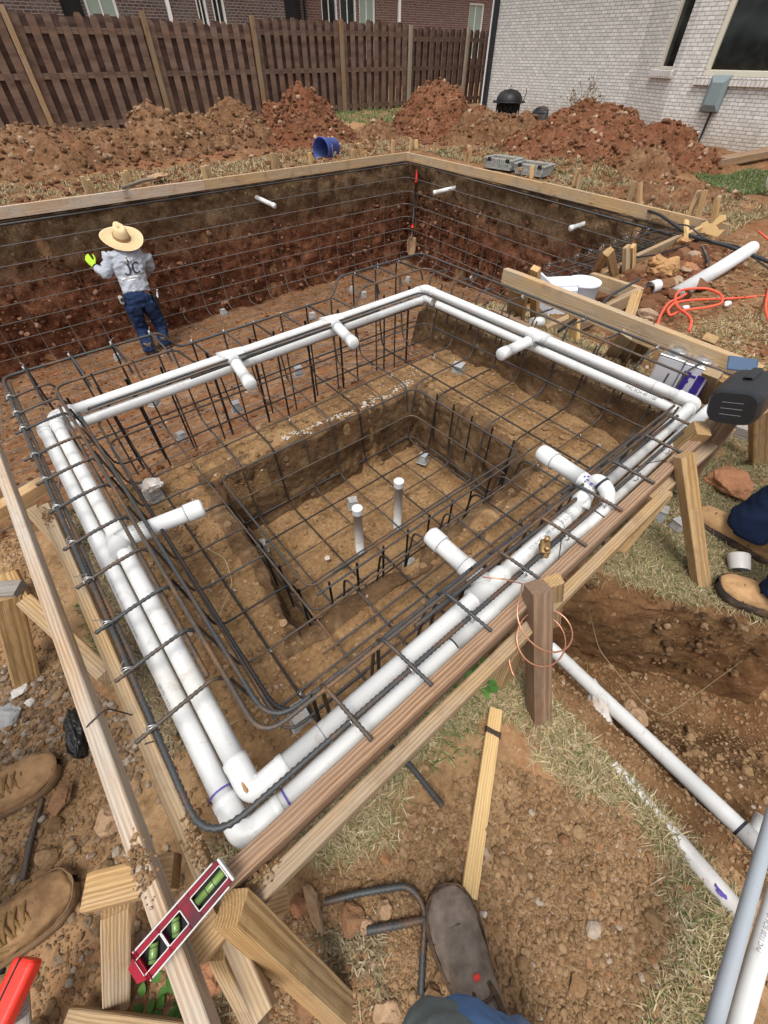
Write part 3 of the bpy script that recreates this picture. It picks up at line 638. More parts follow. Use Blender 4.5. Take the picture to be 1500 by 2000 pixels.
# ---------------------------------------------------------------- lumber
def lumber(name, p0, p1, t, h, mat, label=None, cat='board', group=None, up=(0, 0, 1), parent=None, top=True, point=False, ch=.002, bow=.0, nseg=14):
    """a sawn board from p0 to p1 (its top middle line when top=True): t thick sideways, h deep"""
    p0, p1 = np.array(p0, float), np.array(p1, float); x, y, z = frame(p1-p0, up); L = np.linalg.norm(p1-p0)
    o = (p0+p1)/2-(z*h/2 if top else 0); dy, dz = t/2, h/2
    pr = np.array([(-dy+ch, -dz), (dy-ch, -dz), (dy, -dz+ch), (dy, dz-ch), (dy-ch, dz), (-dy+ch, dz), (-dy, dz-ch), (-dy, -dz+ch)])
    xs = np.linspace(-L/2, L/2, nseg); sd = hash(name+str(p0)) % 97; sd = int(abs(p0[0]*31+p0[1]*17)*10) % 97
    v = []
    for k, q in enumerate(xs):
        s = 1.0
        if k in (0, nseg-1): s = .96
        if point and k == 0: s = .12
        w = .0012*np.array([vn(q*7, i*1.7, 0, sd) for i in range(8)])
        c = pr*s*(1+np.stack([w, w], 1)*6); off = bow*(1-(2*q/L)**2)
        v += [(q, a+off, b) for a, b in c]
        if point and k == 0: v[-8:] = [(q, a, b) for a, b in pr*s]
    if point:                                                   # taper the lowest tenth
        for i in range(8, 16): v[i] = (v[i][0]-(xs[1]-xs[0])*.35, v[i][1], v[i][2])
    mb = MB(); mb.add(v, [tuple(q) for q in grid_faces(nseg, 8, False, True)]+[tuple(range(8))[::-1], tuple(range(8*nseg-8, 8*nseg))])
    ob = mb.build(name, mat, parent, smooth=False, M=mat4(o, x, y, z))
    if label: tag(ob, label, cat, group)
    return ob
def stake(base, topp, zb, zt, mat, label, group, t=.038, h=.064, face=None, sink=.12, yaw=None):
    """a stake driven at a spot of the ground; its head stands at height zt"""
    a = at(*base, z=zb); b = at(*topp, z=zt) if len(topp) == 2 else np.array(topp, float)
    d = (b-a)/np.linalg.norm(b-a)
    return lumber('stake', a-d*sink, b, t, h, mat, label, 'stake', group, up=face if face is not None else (1, 0, 0), top=False, point=True)
# the form boards of the spa
zT = .36
lumber('form_board', (-.185, .178, zT), (1.72, .200, zT), .034, .07, M['redwood'], 'brown form board on edge along the near side of the spa, beside the white pipes', 'form board', 'form boards')
lumber('form_board', (-.17, .136, zT-.045), (1.30, .152, zT-.045), .030, .045, M['board'], 'second brown board lying lower, along the outer side of the near spa form board', 'form board', 'form boards')
lumber('form_board', at(31, 1005, zT)+(at(31, 1005, zT)-at(349, 1900, zT))*.45, at(349, 1900, zT)+(at(349, 1900, zT)-at(31, 1005, zT))*.09, .0275, .046, M['greywood'], 'long weathered grey-tan form board at left, under the red level', 'form board', 'form boards')
lumber('form_board', at(84, 985, .27), at(515, 1985, .27), .030, .045, M['board'], 'tan board stained with soil, between the weathered left board and the pipes', 'form board', 'form boards')
lumber('form_board', at(962, 602, .24), at(1395, 802, .24), .03, .06, M['redwood'], 'damp dark brown board lying right behind the right-hand white pipe', 'form board', 'form boards')
lumber('form_board', at(988, 523, .40), at(1492, 716, .40), .04, .095, M['board'], 'long tan form board held high on stakes, over the white skimmer', 'form board', 'form boards')
# the form boards of the pool
fb = [at(-700, 480, .09), at(398, 352, .10), at(800, 296, .09)]
lumber('form_board', (-3.4, 7.09, .09), at(395, 351, .1), .04, .11, M['greywood'], 'grey weathered form board along the far pool edge, at the left frame edge', 'form board', 'form boards')
lumber('form_board', at(395, 351, .1), at(801, 296, .10), .04, .11, M['board'], 'tan form board along the far pool edge, below the blue bucket', 'form board', 'form boards')
lumber('form_board', at(795, 297, .10), at(1068, 358, .08), .04, .11, M['board'], 'tan form board on the right pool edge, from the far corner past the grey crates', 'form board', 'form boards')
lumber('form_board', at(1062, 355, .095), at(1392, 432, .05), .04, .12, M['board'], 'tan form board on the right pool edge, from the crates to its near end', 'form board', 'form boards')
lumber('form_board', at(1392, 432, .05), at(1330, 460, .05), .04, .10, M['board'], 'short tan board closing the right end of the pool edge', 'form board', 'form boards')
lumber('form_board', at(1328, 459, .06), at(1243, 498, .06), .04, .10, M['board'], 'tan board on the near pool edge behind the rubble, with a slanted cut end', 'form board', 'form boards')
lumber('form_board', at(1246, 498, .05), at(1170, 540, .05), .04, .09, M['board'], 'tan board on the near pool edge, behind the pair of crossed stakes', 'form board', 'form boards')
lumber('form_board', at(1158, 532, .10), at(1254, 562, .10), .04, .10, M['board'], 'dark tan board on edge right behind the white skimmer', 'form board', 'form boards')
lumber('form_board', at(1254, 561, .10), at(1130, 620, .12), .04, .09, M['board'], 'tan board beside the skimmer, running under the high form board', 'form board', 'form boards')
lumber('form_board', at(1134, 606, .12), at(1062, 640, .12), .04, .09, M['board'], 'short tan board in front of the white skimmer', 'form board', 'form boards')
lumber('form_board', at(1385, 427, .06), at(1425, 438, .06), .04, .09, M['board'], 'stub of board behind the tall stake at the right pool corner', 'form board', 'form boards')
lumber('form_board', at(985, 622, .08), at(1065, 650, .08), .04, .09, M['board'], 'tan board at the left foot of the high form board', 'form board', 'form boards')
lumber('form_board', at(970, 618, .1), at(1010, 590, .1), .04, .05, M['board'], 'short tan offcut lying under the free end of the high form board', 'offcut', 'form boards')
SG = 'stakes holding the form boards'
NY = (0, 1, 0)
def fstake(px, ytop, label, yb=7.19, h=.30, dx=0, mat='board', t=.045, w=.07, zb=.03):
    b = at(px, 320, y=yb); zt = at(px, ytop, y=yb)[2]
    lumber('stake', (b[0]-dx, yb, zb-.15), (b[0], yb, zt), t, w, M[mat], label, 'stake', SG, up=NY, top=False, point=True)
fstake(150, 346, 'dark leaning stake behind the far form board, first from the left', dx=.03); fstake(160, 352, 'lighter stake close beside the dark leaning one, left end of the far form board', yb=7.27, dx=-.02, mat='pine')
fstake(233, 338, 'dark stake behind the far board, beside the handle of the lying shovel', dx=.02); fstake(240, 333, 'light stake paired with the dark one beside the lying shovel', yb=7.28, mat='pine')
fstake(394, 325, 'light stake of the pair near the middle of the far form board', mat='pine'); fstake(401, 323, 'dark stake of the pair near the middle of the far form board', yb=7.27, dx=-.03)
fstake(535, 298, 'stake on the far form board left of the bucket, front one of two', mat='pine'); fstake(541, 299, 'stake on the far form board left of the bucket, rear one of two', yb=7.28)
fstake(607, 297, 'pale stake touching the open mouth of the blue bucket', mat='fresh', w=.05)
fstake(690, 292, 'straight stake right of the blue bucket', mat='pine'); fstake(701, 280, 'splintered leaning stake right of the blue bucket', yb=7.3, dx=-.1, mat='pine', w=.05)
fstake(767, 273, 'single stake on the far form board just left of the pool corner', mat='pine', w=.055)
fstake(803, 271, 'leaning stake right at the far pool corner, front one', yb=7.2, dx=.08, mat='pine', w=.05); fstake(811, 273, 'stake at the far pool corner, rear one', yb=7.3, dx=-.02, mat='fresh', w=.05)
def rstake(px, pyt, pyb, label, zb=.0, dx=0, dy=0, mat='board', t=.04, w=.075, up=(1, 0, 0)):
    b = at(px, pyb, zb); zt = at(px, pyt, x=b[0])[2]; y1 = at(px, pyt, x=b[0])[1]
    lumber('stake', (b[0]+dx, b[1]+dy, zb-.15), (b[0], y1, zt), t, w, M[mat], label, 'stake', SG, up=up, top=False, point=True)
rstake(849, 278, 309, 'slim stake behind the right pool board, first after the far corner', mat='pine', w=.045)
rstake(918, 290, 326, 'tall stake left of the grey crates', mat='pine', w=.06); rstake(911, 297, 325, 'short stake just left of the tall one by the crates', mat='pine', w=.04)
rstake(1040, 324, 350, 'stake in front of the right grey crate', mat='fresh', w=.05)
rstake(1131, 329, 360, 'light stake of the pair right of the crates', mat='pine', dy=.08); rstake(1136, 341, 364, 'dark stake of the pair right of the crates', dx=-.06)
rstake(1240, 354, 388, 'dark stake of the pair in the middle of the right board', dy=.06, w=.06); rstake(1250, 356, 386, 'light stake of the pair in the middle of the right board', mat='pine', dy=-.06, w=.06)
rstake(1366, 372, 418, 'leaning stake near the end of the right board, left one of two', dy=.1, zb=-.08); rstake(1378, 371, 420, 'leaning stake near the end of the right board, right one of two', mat='pine', dy=.06, zb=-.08)
rstake(1401, 388, 462, 'tallest stake at the right pool corner, beside the splintered board', mat='pine', zb=-.05, w=.07)
def pst(b, t, zb, zt, label, mat='board', th=.034, w=.066, up=(1, 0, 0), sink=.1, name='stake', cat='stake', group=SG):
    a = at(*b, z=zb); q = at(*t, z=zt); d = (q-a)/np.linalg.norm(q-a)
    return lumber(name, a-d*sink, q, th, w, M[mat], label, cat, group, up=up, top=False, point=True)
pst((1165, 528), (1187, 490), .0, .24, 'left leg of the crossed stakes above the skimmer', 'pine'); pst((1200, 536), (1190, 492), .0, .26, 'right leg of the crossed stakes above the skimmer', 'pine', w=.06)
pst((1222, 534), (1224, 481), .0, .2, 'broad stake left of the rubble, front one of two', 'board'); pst((1234, 528), (1236, 480), .0, .2, 'narrow stake left of the rubble, rear one of two', 'pine', w=.05)
pst((1341, 476), (1341, 430), .0, .16, 'pale narrow stake standing between rebar ends and rubble', 'fresh', th=.02)
U2 = (0, 1, 0)
pst((1000, 612), (1008, 556), .10, .33, 'dark stake of the pair under the free end of the high form board', 'board', up=U2); pst((1014, 622), (1022, 568), .1, .30, 'light stake of the pair under the free end of the high form board', 'pine', up=U2, w=.06)
pst((1044, 615), (1046, 524), .1, .43, 'stake behind the high form board with its head above the board', 'pine', up=U2, w=.05)
pst((1122, 648), (1122, 606), .14, .26, 'short light stake in front of the skimmer', 'fresh', up=U2, w=.055, th=.03)
pst((1206, 690), (1244, 572), .10, .24, 'slanting brace from the skimmer boards down under the high form board', 'pine', up=U2, w=.06)
pst((1190, 700), (1226, 652), .12, .33, 'dark leaning stake left of middle under the high form board', 'board', up=U2); pst((1212, 702), (1238, 655), .12, .32, 'dark stake under the high form board, right beside the leaning one', 'board', up=U2)
pst((1240, 700), (1262, 652), .1, .33, 'broad stake under the middle of the high form board', 'board', up=U2, w=.09)
pst((1365, 720), (1388, 660), .05, .36, 'stake behind the right end of the high form board', 'pine', up=U2, w=.06)
pst((1372, 790), (1392, 728), .12, .35, 'stake beside the grey cans under the high form board', 'board', up=U2); pst((1392, 800), (1420, 742), .12, .33, 'stake with a pale cut head between the cans and the black device', 'pine', up=U2)
pst((1262, 930), (1372, 836), .10, .40, 'thick stake with orange cut head leaning on the near form board', 'pine', up=(1, 1, 0), th=.05, w=.06)
pst((1369, 1138), (1335, 888), -.01, .40, 'tall clean stake with a knot standing beside the tan boots', 'pine', up=(.9, -.5, 0), th=.036, w=.05)
pst((1487, 900), (1492, 800), .0, .36, 'stake at the right frame edge behind the black device', 'pine', up=(.9, -.5, 0), w=.085)
pst((1228, 1045), (1300, 955), .05, .27, 'short brace with a ragged cut end under the near form board', 'pine', up=(1, .4, 0), th=.045, w=.06)
lumber('offcut', at(1262, 965, .31), at(1420, 830, .31), .07, .03, M['board'], 'flat soil-stained board lying along the outside of the near form board', 'offcut', 'form boards')
lumber('offcut', at(1395, 812, .13), at(1500, 850, .13), .04, .05, M['greyend'], 'grey weathered board lying in the grass under the black device', 'offcut', 'form boards')
pst((1052, 1392), (1051, 1146), .0, .42, 'dark wet stake inside the copper wire coil', 'redwood', up=(.9, -.45, 0), th=.05, w=.05); pst((1075, 1200), (1078, 1135), .2, .42, 'orange-topped stake touching the wet stake inside the copper coil', 'pine', up=(.9, -.45, 0), th=.03, w=.05)
pst((985, 1300), (1000, 1262), .06, .16, 'stubby brace end below the near form board by the green weeds', 'pine', up=(1, 0, 0), th=.05, w=.06)
# left side stakes
pst((52, 1328), (12, 1166), .0, .26, 'stake with a grey weathered head at the left frame edge', 'pine', up=(1, .2, 0), th=.032, w=.062)
lumber('offcut', at(-15, 1150, .27), at(34, 1146, .27), .05, .03, M['greyend'], 'grey block end resting on the left stake', 'offcut', SG)
pst((222, 1330), (58, 1180), .16, .23, 'horizontal brace between the left stake and the weathered board', 'board', up=(0, 0, 1), th=.04, w=.075, sink=0)
pst((128, 1072), (60, 992), .05, .2, 'short brace under the upper part of the weathered left board', 'board', up=(0, 0, 1), th=.04, w=.07, sink=0)
pst((55, 1215), (10, 1120), -.02, .1, 'short stake leaning at the left frame edge under the weathered board', 'pine', up=(1, 0, 0))
pst((-20, 1010), (90, 945), .14, .16, 'pale board end poking out left of the weathered board', 'pine', up=(0, 0, 1), th=.05, w=.05, sink=0)
lumber('offcut', at(345, 1700, .26), at(176, 1744, .27), .052, .055, M['pine'], 'block of new pine lying across the left boards with its cut end to the boots', 'block', SG, top=False)
pst((228, 1945), (226, 1752), .0, .245, 'short stake with ribbed grey end grain in front of the pine block', 'board', up=(.3, 1, 0), th=.045, w=.058)
pst((655, 1962), (452, 1772), .02, .36, 'thick clean pine stake leaning on the board corner beside the red level', 'pine', up=(.6, .8, 0), th=.046, w=.048)
lumber('offcut', at(425, 1790, .3), at(372, 1850, .3), .06, .05, M['pine'], 'short pine offcut wedged under the right end of the red level', 'offcut', SG)
pst((500, 1985), (430, 1842), .03, .26, 'splintery tan stake below the red level', 'board', up=(.6, .8, 0), th=.03, w=.045)
pst((560, 1745), (500, 1765), .14, .16, 'ragged pine block under the corner of the near form board', 'pine', up=(0, 0, 1), th=.05, w=.05, sink=0)
lumber('offcut', at(120, 2008, .06), at(420, 2050, .06), .05, .03, M['board'], 'board lying on the soil at the bottom frame edge', 'offcut')
def crumbs(px, py, z, sx, sy, n, label, ang=1.15):
    mb = MB(); c = at(px, py, z); u = rng.normal(size=(n, 2)); p = np.stack([c[0]+.004*u[:, 0]*sx, c[1]+.02*u[:, 1]*sy, c[2]+.004*np.exp(-(u**2).sum(1)/2)+0*u[:, 0]], 1); scatter(mb, ROCKS1, p, .0012+.0035*rng.random(n)**2, .8); tag(mb.build('soil_crumbs', M['clod'], smooth=False), label, 'soil')
crumbs(272, 1690, zT+.001, 2, 1.1, 170, 'crumbs of soil on the weathered left board above the pine block'); crumbs(383, 1650, .272, 2, 1.3, 170, 'crumbs of soil on the tan board left of the rebar bend'); crumbs(94, 1008, .272, 2, .9, 120, 'crumbs of soil on the upper end of the tan left board'); crumbs(500, 1712, zT-.043, 5, .5, 90, 'crumbs of soil on the corner of the second near board')
# pale stick
sp0, sp1 = at(968, 1386, .012), at(915, 1752, .012)
st = lumber('offcut', sp0+np.array([0, 0, .012]), sp1+np.array([0, 0, .012]), .036, .019, M['fresh'], 'pale pine stick with a burnt notch lying in front of the boot', 'offcut')
mb = MB(); x, y, z = frame(sp1-sp0); c = sp0+(sp1-sp0)*.155+np.array([0, 0, .013])
for k in range(4): tube(mb, resample(fillet([c+x*(.004*k-.006)-y*.02-z*.004, c+x*(.004*k-.008)-y*.0195+z*.0012, c+x*(.003*k-.003)+z*.002, c+x*(.004*k-.002)+y*.0195+z*.0012, c+x*.004*k+y*.02-z*.004], .002, 2), .004), .0016, 5)
mb.build('burnt_notch', M['tiedark'], st, M=Matrix()); st.children[0].matrix_parent_inverse = st.matrix_world.inverted()
# splintered scrap
mb = MB(); b0 = at(1415, 466, 0)
outl = np.array([(0, 0), (.55, 0), (.62, .16), (.46, .13), (.38, .2), (.5, .33), (.44, .42), (.34, .4), (.27, .22), (.2, .2), (.12, .24), (.05, .18)])*.42
x_, y_, z_ = np.array([-.1, -.99, 0]), np.array([.96, -.1, -.25]), np.array([.25, 0, .97])
v = [b0+x_*(a-.3)+z_*b+y_*s for s in (0, .035) for a, b in outl]; n = len(outl)
mb.add(v, [tuple(range(n)), tuple(range(n, 2*n))[::-1]]+[(i, (i+1) % n+0, (i+1) % n+n, i+n) for i in range(n)])
tag(mb.build('offcut', M['fresh'], smooth=False), 'splintered pale board with a jagged top at the right pool corner', 'offcut')
# small painted marks on boards
# ---------------------------------------------------------------- plumbing
def pipe(pts, r, name='pipe', mat='pvc', parent=None, seg=18, label=None, cat=None, open_=False):
    mb = MB(); tube(mb, pts, r, seg, not open_)
    if open_: tube(mb, np.asarray(pts)[::-1], r*.86, seg, False)
    o = mb.build(name, M[mat], parent)
    if not open_: flatcaps(o)
    if label: tag(o, label, cat)
    return o
def flatcaps(o):
    for p in o.data.polygons:
        if p.loop_total > 4: p.use_smooth = False
def ring(parent, p, d, r, name='primer_line', mat='purpleink', w=.0022):
    mb = MB(); x, y, z = frame(d); lathe(mb, [(r*1.012, -w), (r*1.03, 0), (r*1.012, w)], p, (y, z, x), 18); return mb.build(name, M[mat], parent)
def elbow(parent, a, b, c, r, mat='pvc'):
    """a 90 degree fitting: two sockets and a round bend"""
    a, b, c = (np.array(q, float) for q in (a, b, c)); mb = MB(); p = fillet([a, b, c], r*1.25, 9); tube(mb, p, r*1.13, 18)
    o = mb.build('elbow', M[mat], parent); flatcaps(o)
    for q, d in ((a, b-a), (c, b-c)):
        mb = MB(); x, y, z = frame(d); lathe(mb, [(r*1.02, -.001), (r*1.17, 0), (r*1.17, .012), (r*1.13, .014)], q, (y, z, x), 18); mb.build('socket_rim', M[mat], o)
    return o
PR = .0215; zi = .298; zo = .280
I = dict(n=(-.097, .270), l=(-.099, 1.86), f=(1.905, 1.89), r=(1.90, .318)); OF = .047
loop = thing('plumbing_loop', 'upper white pipe loop round the spa with six capped jet stubs', 'pipe loop')
P3 = lambda k, z=zi, o=(0, 0): np.array([I[k][0]+o[0], I[k][1]+o[1], z])
def run(a, b, ga=.06, gb=.06, z=None): d = (b-a)/np.linalg.norm(b-a); return np.array([a+d*ga, (a+b)/2, b-d*gb])
for k0, k1 in (('n', 'l'), ('l', 'f'), ('f', 'r')): pipe(resample(run(P3(k0), P3(k1)), .1), PR, parent=loop)
for k0, k1, k2 in (('r', 'n', 'l'), ('n', 'l', 'f'), ('l', 'f', 'r'), ('f', 'r', 'n')):
    b = P3(k1); u, v = P3(k0)-b, P3(k2)-b; elbow(loop, b+u/np.linalg.norm(u)*.075, b, b+v/np.linalg.norm(v)*.075, PR)
oN, oL, oR = np.array([I['n'][0]-OF, I['n'][1]-OF, zo]), np.array([I['l'][0]-OF, I['l'][1]-.015, zo]), np.array([I['r'][0]+.04, I['r'][1]-OF, zo])
# near run: broken by the raised loop
nA, nB = P3('n'), P3('r'); dN = (nB-nA)/np.linalg.norm(nB-nA); tee1 = 1.62*.62
xa, xb = 1.06, 1.205
pipe(np.array([nA+dN*.06, nA+dN*.6, nA+dN*(xa+.087)]), PR, parent=loop); pipe(np.array([nA+dN*(xb+.087), nA+dN*1.7, nB-dN*.06]), PR, parent=loop)
def stub(p, d, L, parent, r=.0255, capl=.05):
    """a jet stub: tee on the run, short pipe and a push-on cap"""
    d = np.array(d, float); d /= np.linalg.norm(d); p = np.array(p, float); side = np.array([d[1], -d[0], 0]); side /= np.linalg.norm(side)
    mb = MB(); tube(mb, [p-side*.06, p, p+side*.06], r*1.13, 18); tube(mb, [p, p+d*.085], r*1.13, 18); o = mb.build('tee', M['pvc'], parent); flatcaps(o)
    q = p+d*.085
    s = pipe(np.array([q-d*.01, q+d*L*.5, q+d*(L-capl)]), r, 'jet_stub', parent=parent)
    mb = MB(); x, y, z = frame(d); rc = r*1.13; e = q+d*(L-capl)
    lathe(mb, [(r*1.0, -.001), (rc, 0), (rc, capl*.8), (rc*.96, capl*.95), (rc*.8, capl*1.04), (0, capl*1.06)], e, (y, z, x), 20); mb.build('cap', M['pvc'], s); ring(s, e, d, rc, 'joint_line', 'greyink', .0012)
    ring(o, q, d, r*1.12, 'joint_line', 'greyink', .0012)
def on(a, b, px): # point of a run of the loop under a pixel column
    best = None
    for t in np.linspace(0, 1, 400):
        p = a+(b-a)*t; v = CM@(p-EYE); x = F*v[0]/v[2]+750
        if best is None or abs(x-px) < best[0]: best = (abs(x-px), p)
    return best[1]
a, b = P3('l'), P3('f')
for pb, pe in ((452, (490, 752)), (648, (692, 672))):
    p = on(a, b, pb); e = at(*pe, z=zi-.005); stub(p, e-p, np.linalg.norm(e-p)-.085, loop)
p = on(P3('f'), P3('r'), 1052); e = at(977, 693, z=zi); stub(p, e-p, np.linalg.norm(e-p)-.085, loop)
p = on(P3('n'), P3('l'), 232); e = at(396, 991, z=zi+.01); stub(p, e-p, np.linalg.norm(e-p)-.085, loop)
p = on(P3('n'), P3('r'), 952); e = at(840, 1044, z=zi+.01); stub(p, e-p, np.linalg.norm(e-p)-.085, loop)
# raised loop at the sixth jet
cT = at(1152, 946, z=.365); e = at(1058, 884, z=.345); d = (e-cT)/np.linalg.norm(e-cT)
s = pipe(np.array([cT+d*.03, (cT+e)/2, e-d*.05]), .0255, 'jet_stub', parent=loop); mb = MB(); x, y, z = frame(d); rc = .0255*1.13
lathe(mb, [(.0255, -.001), (rc, 0), (rc, .05), (rc*.97, .06), (rc*.85, .066), (0, .067)], e-d*.06, (y, z, x), 20); mb.build('cap', M['pvc'], s); ring(s, e-d*.06, d, rc, 'joint_line', 'greyink', .0015)
elbow(loop, cT+d*.07, cT, cT+np.array([-.05, -.02, -.05]), PR)
r0 = nA+dN*(xa+.05); legs = [cT+np.array([-.022, -.012, -.03]), (cT+r0)/2+np.array([-.015, 0, .02]), r0, r0-dN*.05]
pipe(fillet(legs, .05, 6), PR*1.04, 'bend', parent=loop)
po = on(oN, oR, 1112); ud = np.array([cT+[.0, -.0, .0], at(1168, 936, .395), at(1188, 958, .385), at(1186, 992, .34), at(1150, 1028, .295), po])
t_ = np.linspace(0, 1, 6); tt = np.linspace(0, 1, 26); ub = np.stack([np.interp(tt, t_, ud[:, k]) for k in range(3)], 1)
for _ in range(4): ub[1:-1] = (ub[:-2]+2*ub[1:-1]+ub[2:])/4
u = pipe(ub, PR*.98, 'bend', parent=loop); ring(u, ub[7], ub[8]-ub[6], PR*1.02, 'joint_line', 'ink', .004); ring(u, ub[17], ub[18]-ub[16], PR, 'joint_line', 'ink', .002)
mb = MB()
for k in range(16):
    q = cT+np.array([-.015, -.005, .0])+np.array([rng.normal()*.012, rng.normal()*.01, 0]); mb.add(*(lambda v, f: (v*np.array([.004, .003, .0015])+q+np.array([0, 0, PR*1.12]), f))(*ROCKS1[k % 8]))
mb.build('primer_stain', M['purpleink'], loop)
for q, d in ((nA+dN*.16, dN), (P3('f')+np.array([-.16, 0, 0]), np.array([1, 0, 0])), (P3('r')+np.array([0, .17, 0]), np.array([0, 1, 0])), (nA+dN*(xa-.04), dN)): ring(loop, q, d, PR*1.0, 'joint_line', 'greyink', .0012)
# the outer, lower loop
low = thing('plumbing_loop', 'lower outer white pipe run beside the upper loop, along three spa sides', 'pipe loop')
pipe(resample(run(oN, oL, .06, 0), .1), PR, parent=low); pipe(resample(run(oN, oR, .06, .0), .1), PR, parent=low)
elbow(low, oN+[0, .08, 0], oN, oN+[.08, 0, 0], PR)
ll = oL+np.array([0, .0, 0]); elbow(low, ll-[0, .055, 0], ll, ll+[.05, .012, -.03], PR)
lr0, lr1 = P3('f', zi-.052, (-.012, -.02)), P3('r', zi-.052, (-.012, -.02)); pipe(resample(np.array([lr0+[0, -.1, 0], lr1+[0, .02, 0]]), .1), PR, parent=low); elbow(low, lr1+[0, .08, 0], lr1, lr1+[-.06, -.0, -.05], PR)
lf0, lf1 = P3('l', zi-.05, (.0, -.012)), P3('f', zi-.05, (-.0, -.012)); pipe(resample(run(lf0, lf1, -.03, .05), .1), PR, parent=low); elbow(low, lf1+[-.06, 0, 0], lf1, lf1+[0, -.06, -.003], PR)
for q, d in ((oN+[.0, .092, 0], np.array([0, 1., 0])), (oN+[.092, 0, 0], np.array([1., 0, 0]))): ring(low, q, d, PR*1.13, 'primer_line', 'purpleink', .0018)
for px, k in ((205, 'l'), (925, 'r')):
    p = on(oN, oL if k == 'l' else oR, px); d = np.array([0, 1., 0]) if k == 'l' else np.array([1., 0, 0]); mb = MB(); tube(mb, [p-d*.075, p, p+d*.075], PR*1.14, 18); c = mb.build('coupling', M['pvc'], low); flatcaps(c); ring(c, p-d*.076, d, PR*1.04, 'joint_line', 'ink', .003)
mb = MB(); v, f = rock_shape(ICO2, 611, .9, 3); mb.add(v*np.array([.004, .010, .0022])+P3('n')+np.array([-.004, .012, PR*1.13]), f); mb.build('rust_stain', M['orange_rock'], loop)
# printed lettering along the pipes
def text(s, size, M4, mat, name, parent=None, font_sp=1.0, bold=0):
    cu = bpy.data.curves.new(name, 'FONT'); cu.body = s; cu.size = size; cu.align_x = 'CENTER'; cu.align_y = 'CENTER'; cu.space_character = font_sp; cu.offset = bold; cu.resolution_u = 3
    tmp = bpy.data.objects.new('t', cu); COL.objects.link(tmp); dg = bpy.context.evaluated_depsgraph_get(); me = bpy.data.meshes.new_from_object(tmp.evaluated_get(dg)); bpy.data.objects.remove(tmp)
    me.name = name; me.materials.clear(); me.materials.append(M[mat]); me.transform(M4)
    o = bpy.data.objects.new(name, me); COL.objects.link(o)
    if parent: o.parent = parent
    return o
def pipetext(parent, s, p, d, r, ang, size=.013, mat='greyink', flip=1):
    """print wrapped on the pipe at p, reading along d"""
    x = np.array(d, float)/np.linalg.norm(d); up = np.array([0, 0, 1.0]); sd = np.cross(up, x); nrm = up*math.cos(ang)+sd*math.sin(ang); y = np.cross(nrm, x)
    if flip < 0: x, y = -x, -y
    o = text(s, size, mat4((0, 0, 0), x, y, nrm), mat, 'pipe_print', parent)
    for v in o.data.vertices:
        q = np.array(v.co); a = q@x; b = q@y; th = b/r; q2 = np.array(p)+x*a+(nrm*math.cos(th)+y*math.sin(th))*(r+.0006); v.co = q2
    return o
pipetext(loop, '2 1/2" PVC 1120 SCH 40 PR 280 PSI @ 73 F', nA+dN*1.06, dN, PR, -.35, .014)
pipetext(loop, 'SCH 40 NSF-pw PVC 1120', nA+dN*.93, dN, PR, -.2, .012)
pipetext(low, 'LOT 1015 E 1920 LRA 1220 PSI 1 9.73 LF (ANSI)', oN+[0, .62, 0], (0, 1, 0), PR, .75, .011, 'greyink', -1)
pipetext(low, '280 PSI 1 9.73 LF', oN+[0, .33, 0], (0, 1, 0), PR, .75, .011, 'greyink', -1)
pipetext(low, 'PVC SCH 40 1120', lr1+[0, .22, 0], (0, 1, 0), PR, .7, .018, 'ink', -1)
# other pipes
for i, (px, a_, b_) in enumerate(((705, (703, 1072), (702, 990)), (775, (776, 1024), (777, 941)))):
    b = at(*a_, z=-.34); zt = at(*b_, y=b[1])[2]
    t_ = thing('drain_pipe', ('capped white drain pipe standing in the footwell, the nearer one' if i == 0 else 'capped white drain pipe standing in the footwell, the farther one'), 'pipe', 'drain pipes in the footwell')
    pipe([b-[0, 0, .05], b+[0, 0, .1], np.array([b[0], b[1], zt])], .020, parent=t_, mat='pvc')
    mb = MB(); lathe(mb, [(.020, -.03), (.0235, -.029), (.0235, .001), (.0215, .0025), (0, .003)], (b[0], b[1], zt), seg=24); mb.build('cap', M['pvc'], t_, smooth=False)
def wallstub(a, b, y=None, x=None, label=None, r=.03):
    p = at(*a, y=y, x=x); q = at(*b, y=(y-.34) if y else None, x=(x-.34) if x else None); t_ = thing('return_pipe', label, 'pipe', 'white pipe stubs in the pool banks'); d = (q-p)/np.linalg.norm(q-p)
    pipe([p-d*.15, (p+q)/2, q-d*.05], r, parent=t_); mb = MB(); X_, Y_, Z_ = frame(d); lathe(mb, [(r, -.001), (r*1.15, 0), (r*1.15, .045), (r, .052), (0, .053)], q-d*.055, (Y_, Z_, X_), 16); mb.build('cap', M['pvc'], t_)
wallstub((500, 385), (538, 403), y=7.03, label='white pipe stub in the far bank, above and right of the worker')
wallstub((892, 366), (846, 377), x=6.36, label='white pipe stub in the right bank near the far corner')
wallstub((1163, 430), (1112, 447), x=6.2, label='white pipe stub in the right bank, nearer of the two there')
tp = thing('trench_pipe', 'white pipe running down the trench from the copper coil to the lower right', 'pipe')
ta, tb = at(1068, 1258, -.25), at(1492, 1662, -.08); pipe(resample(np.array([ta, tb]), .08), .0235, parent=tp, mat='pvc'); d = tb-ta; ring(tp, tb-d*.075, d, .0235, 'joint_line', 'ink', .003); ring(tp, ta+d*.02, d, .0235, 'joint_line', 'purpleink', .004)
mb = MB(); X_, Y_, Z_ = frame(d); lathe(mb, [(.0235, -.05), (.0275, -.05), (.0275, .1)], tb, (Y_, Z_, X_), 16); mb.build('coupling', M['pvc'], tp)
bp = thing('buried_pipe', 'dirty white pipe half buried in the soil at the trench edge', 'pipe')
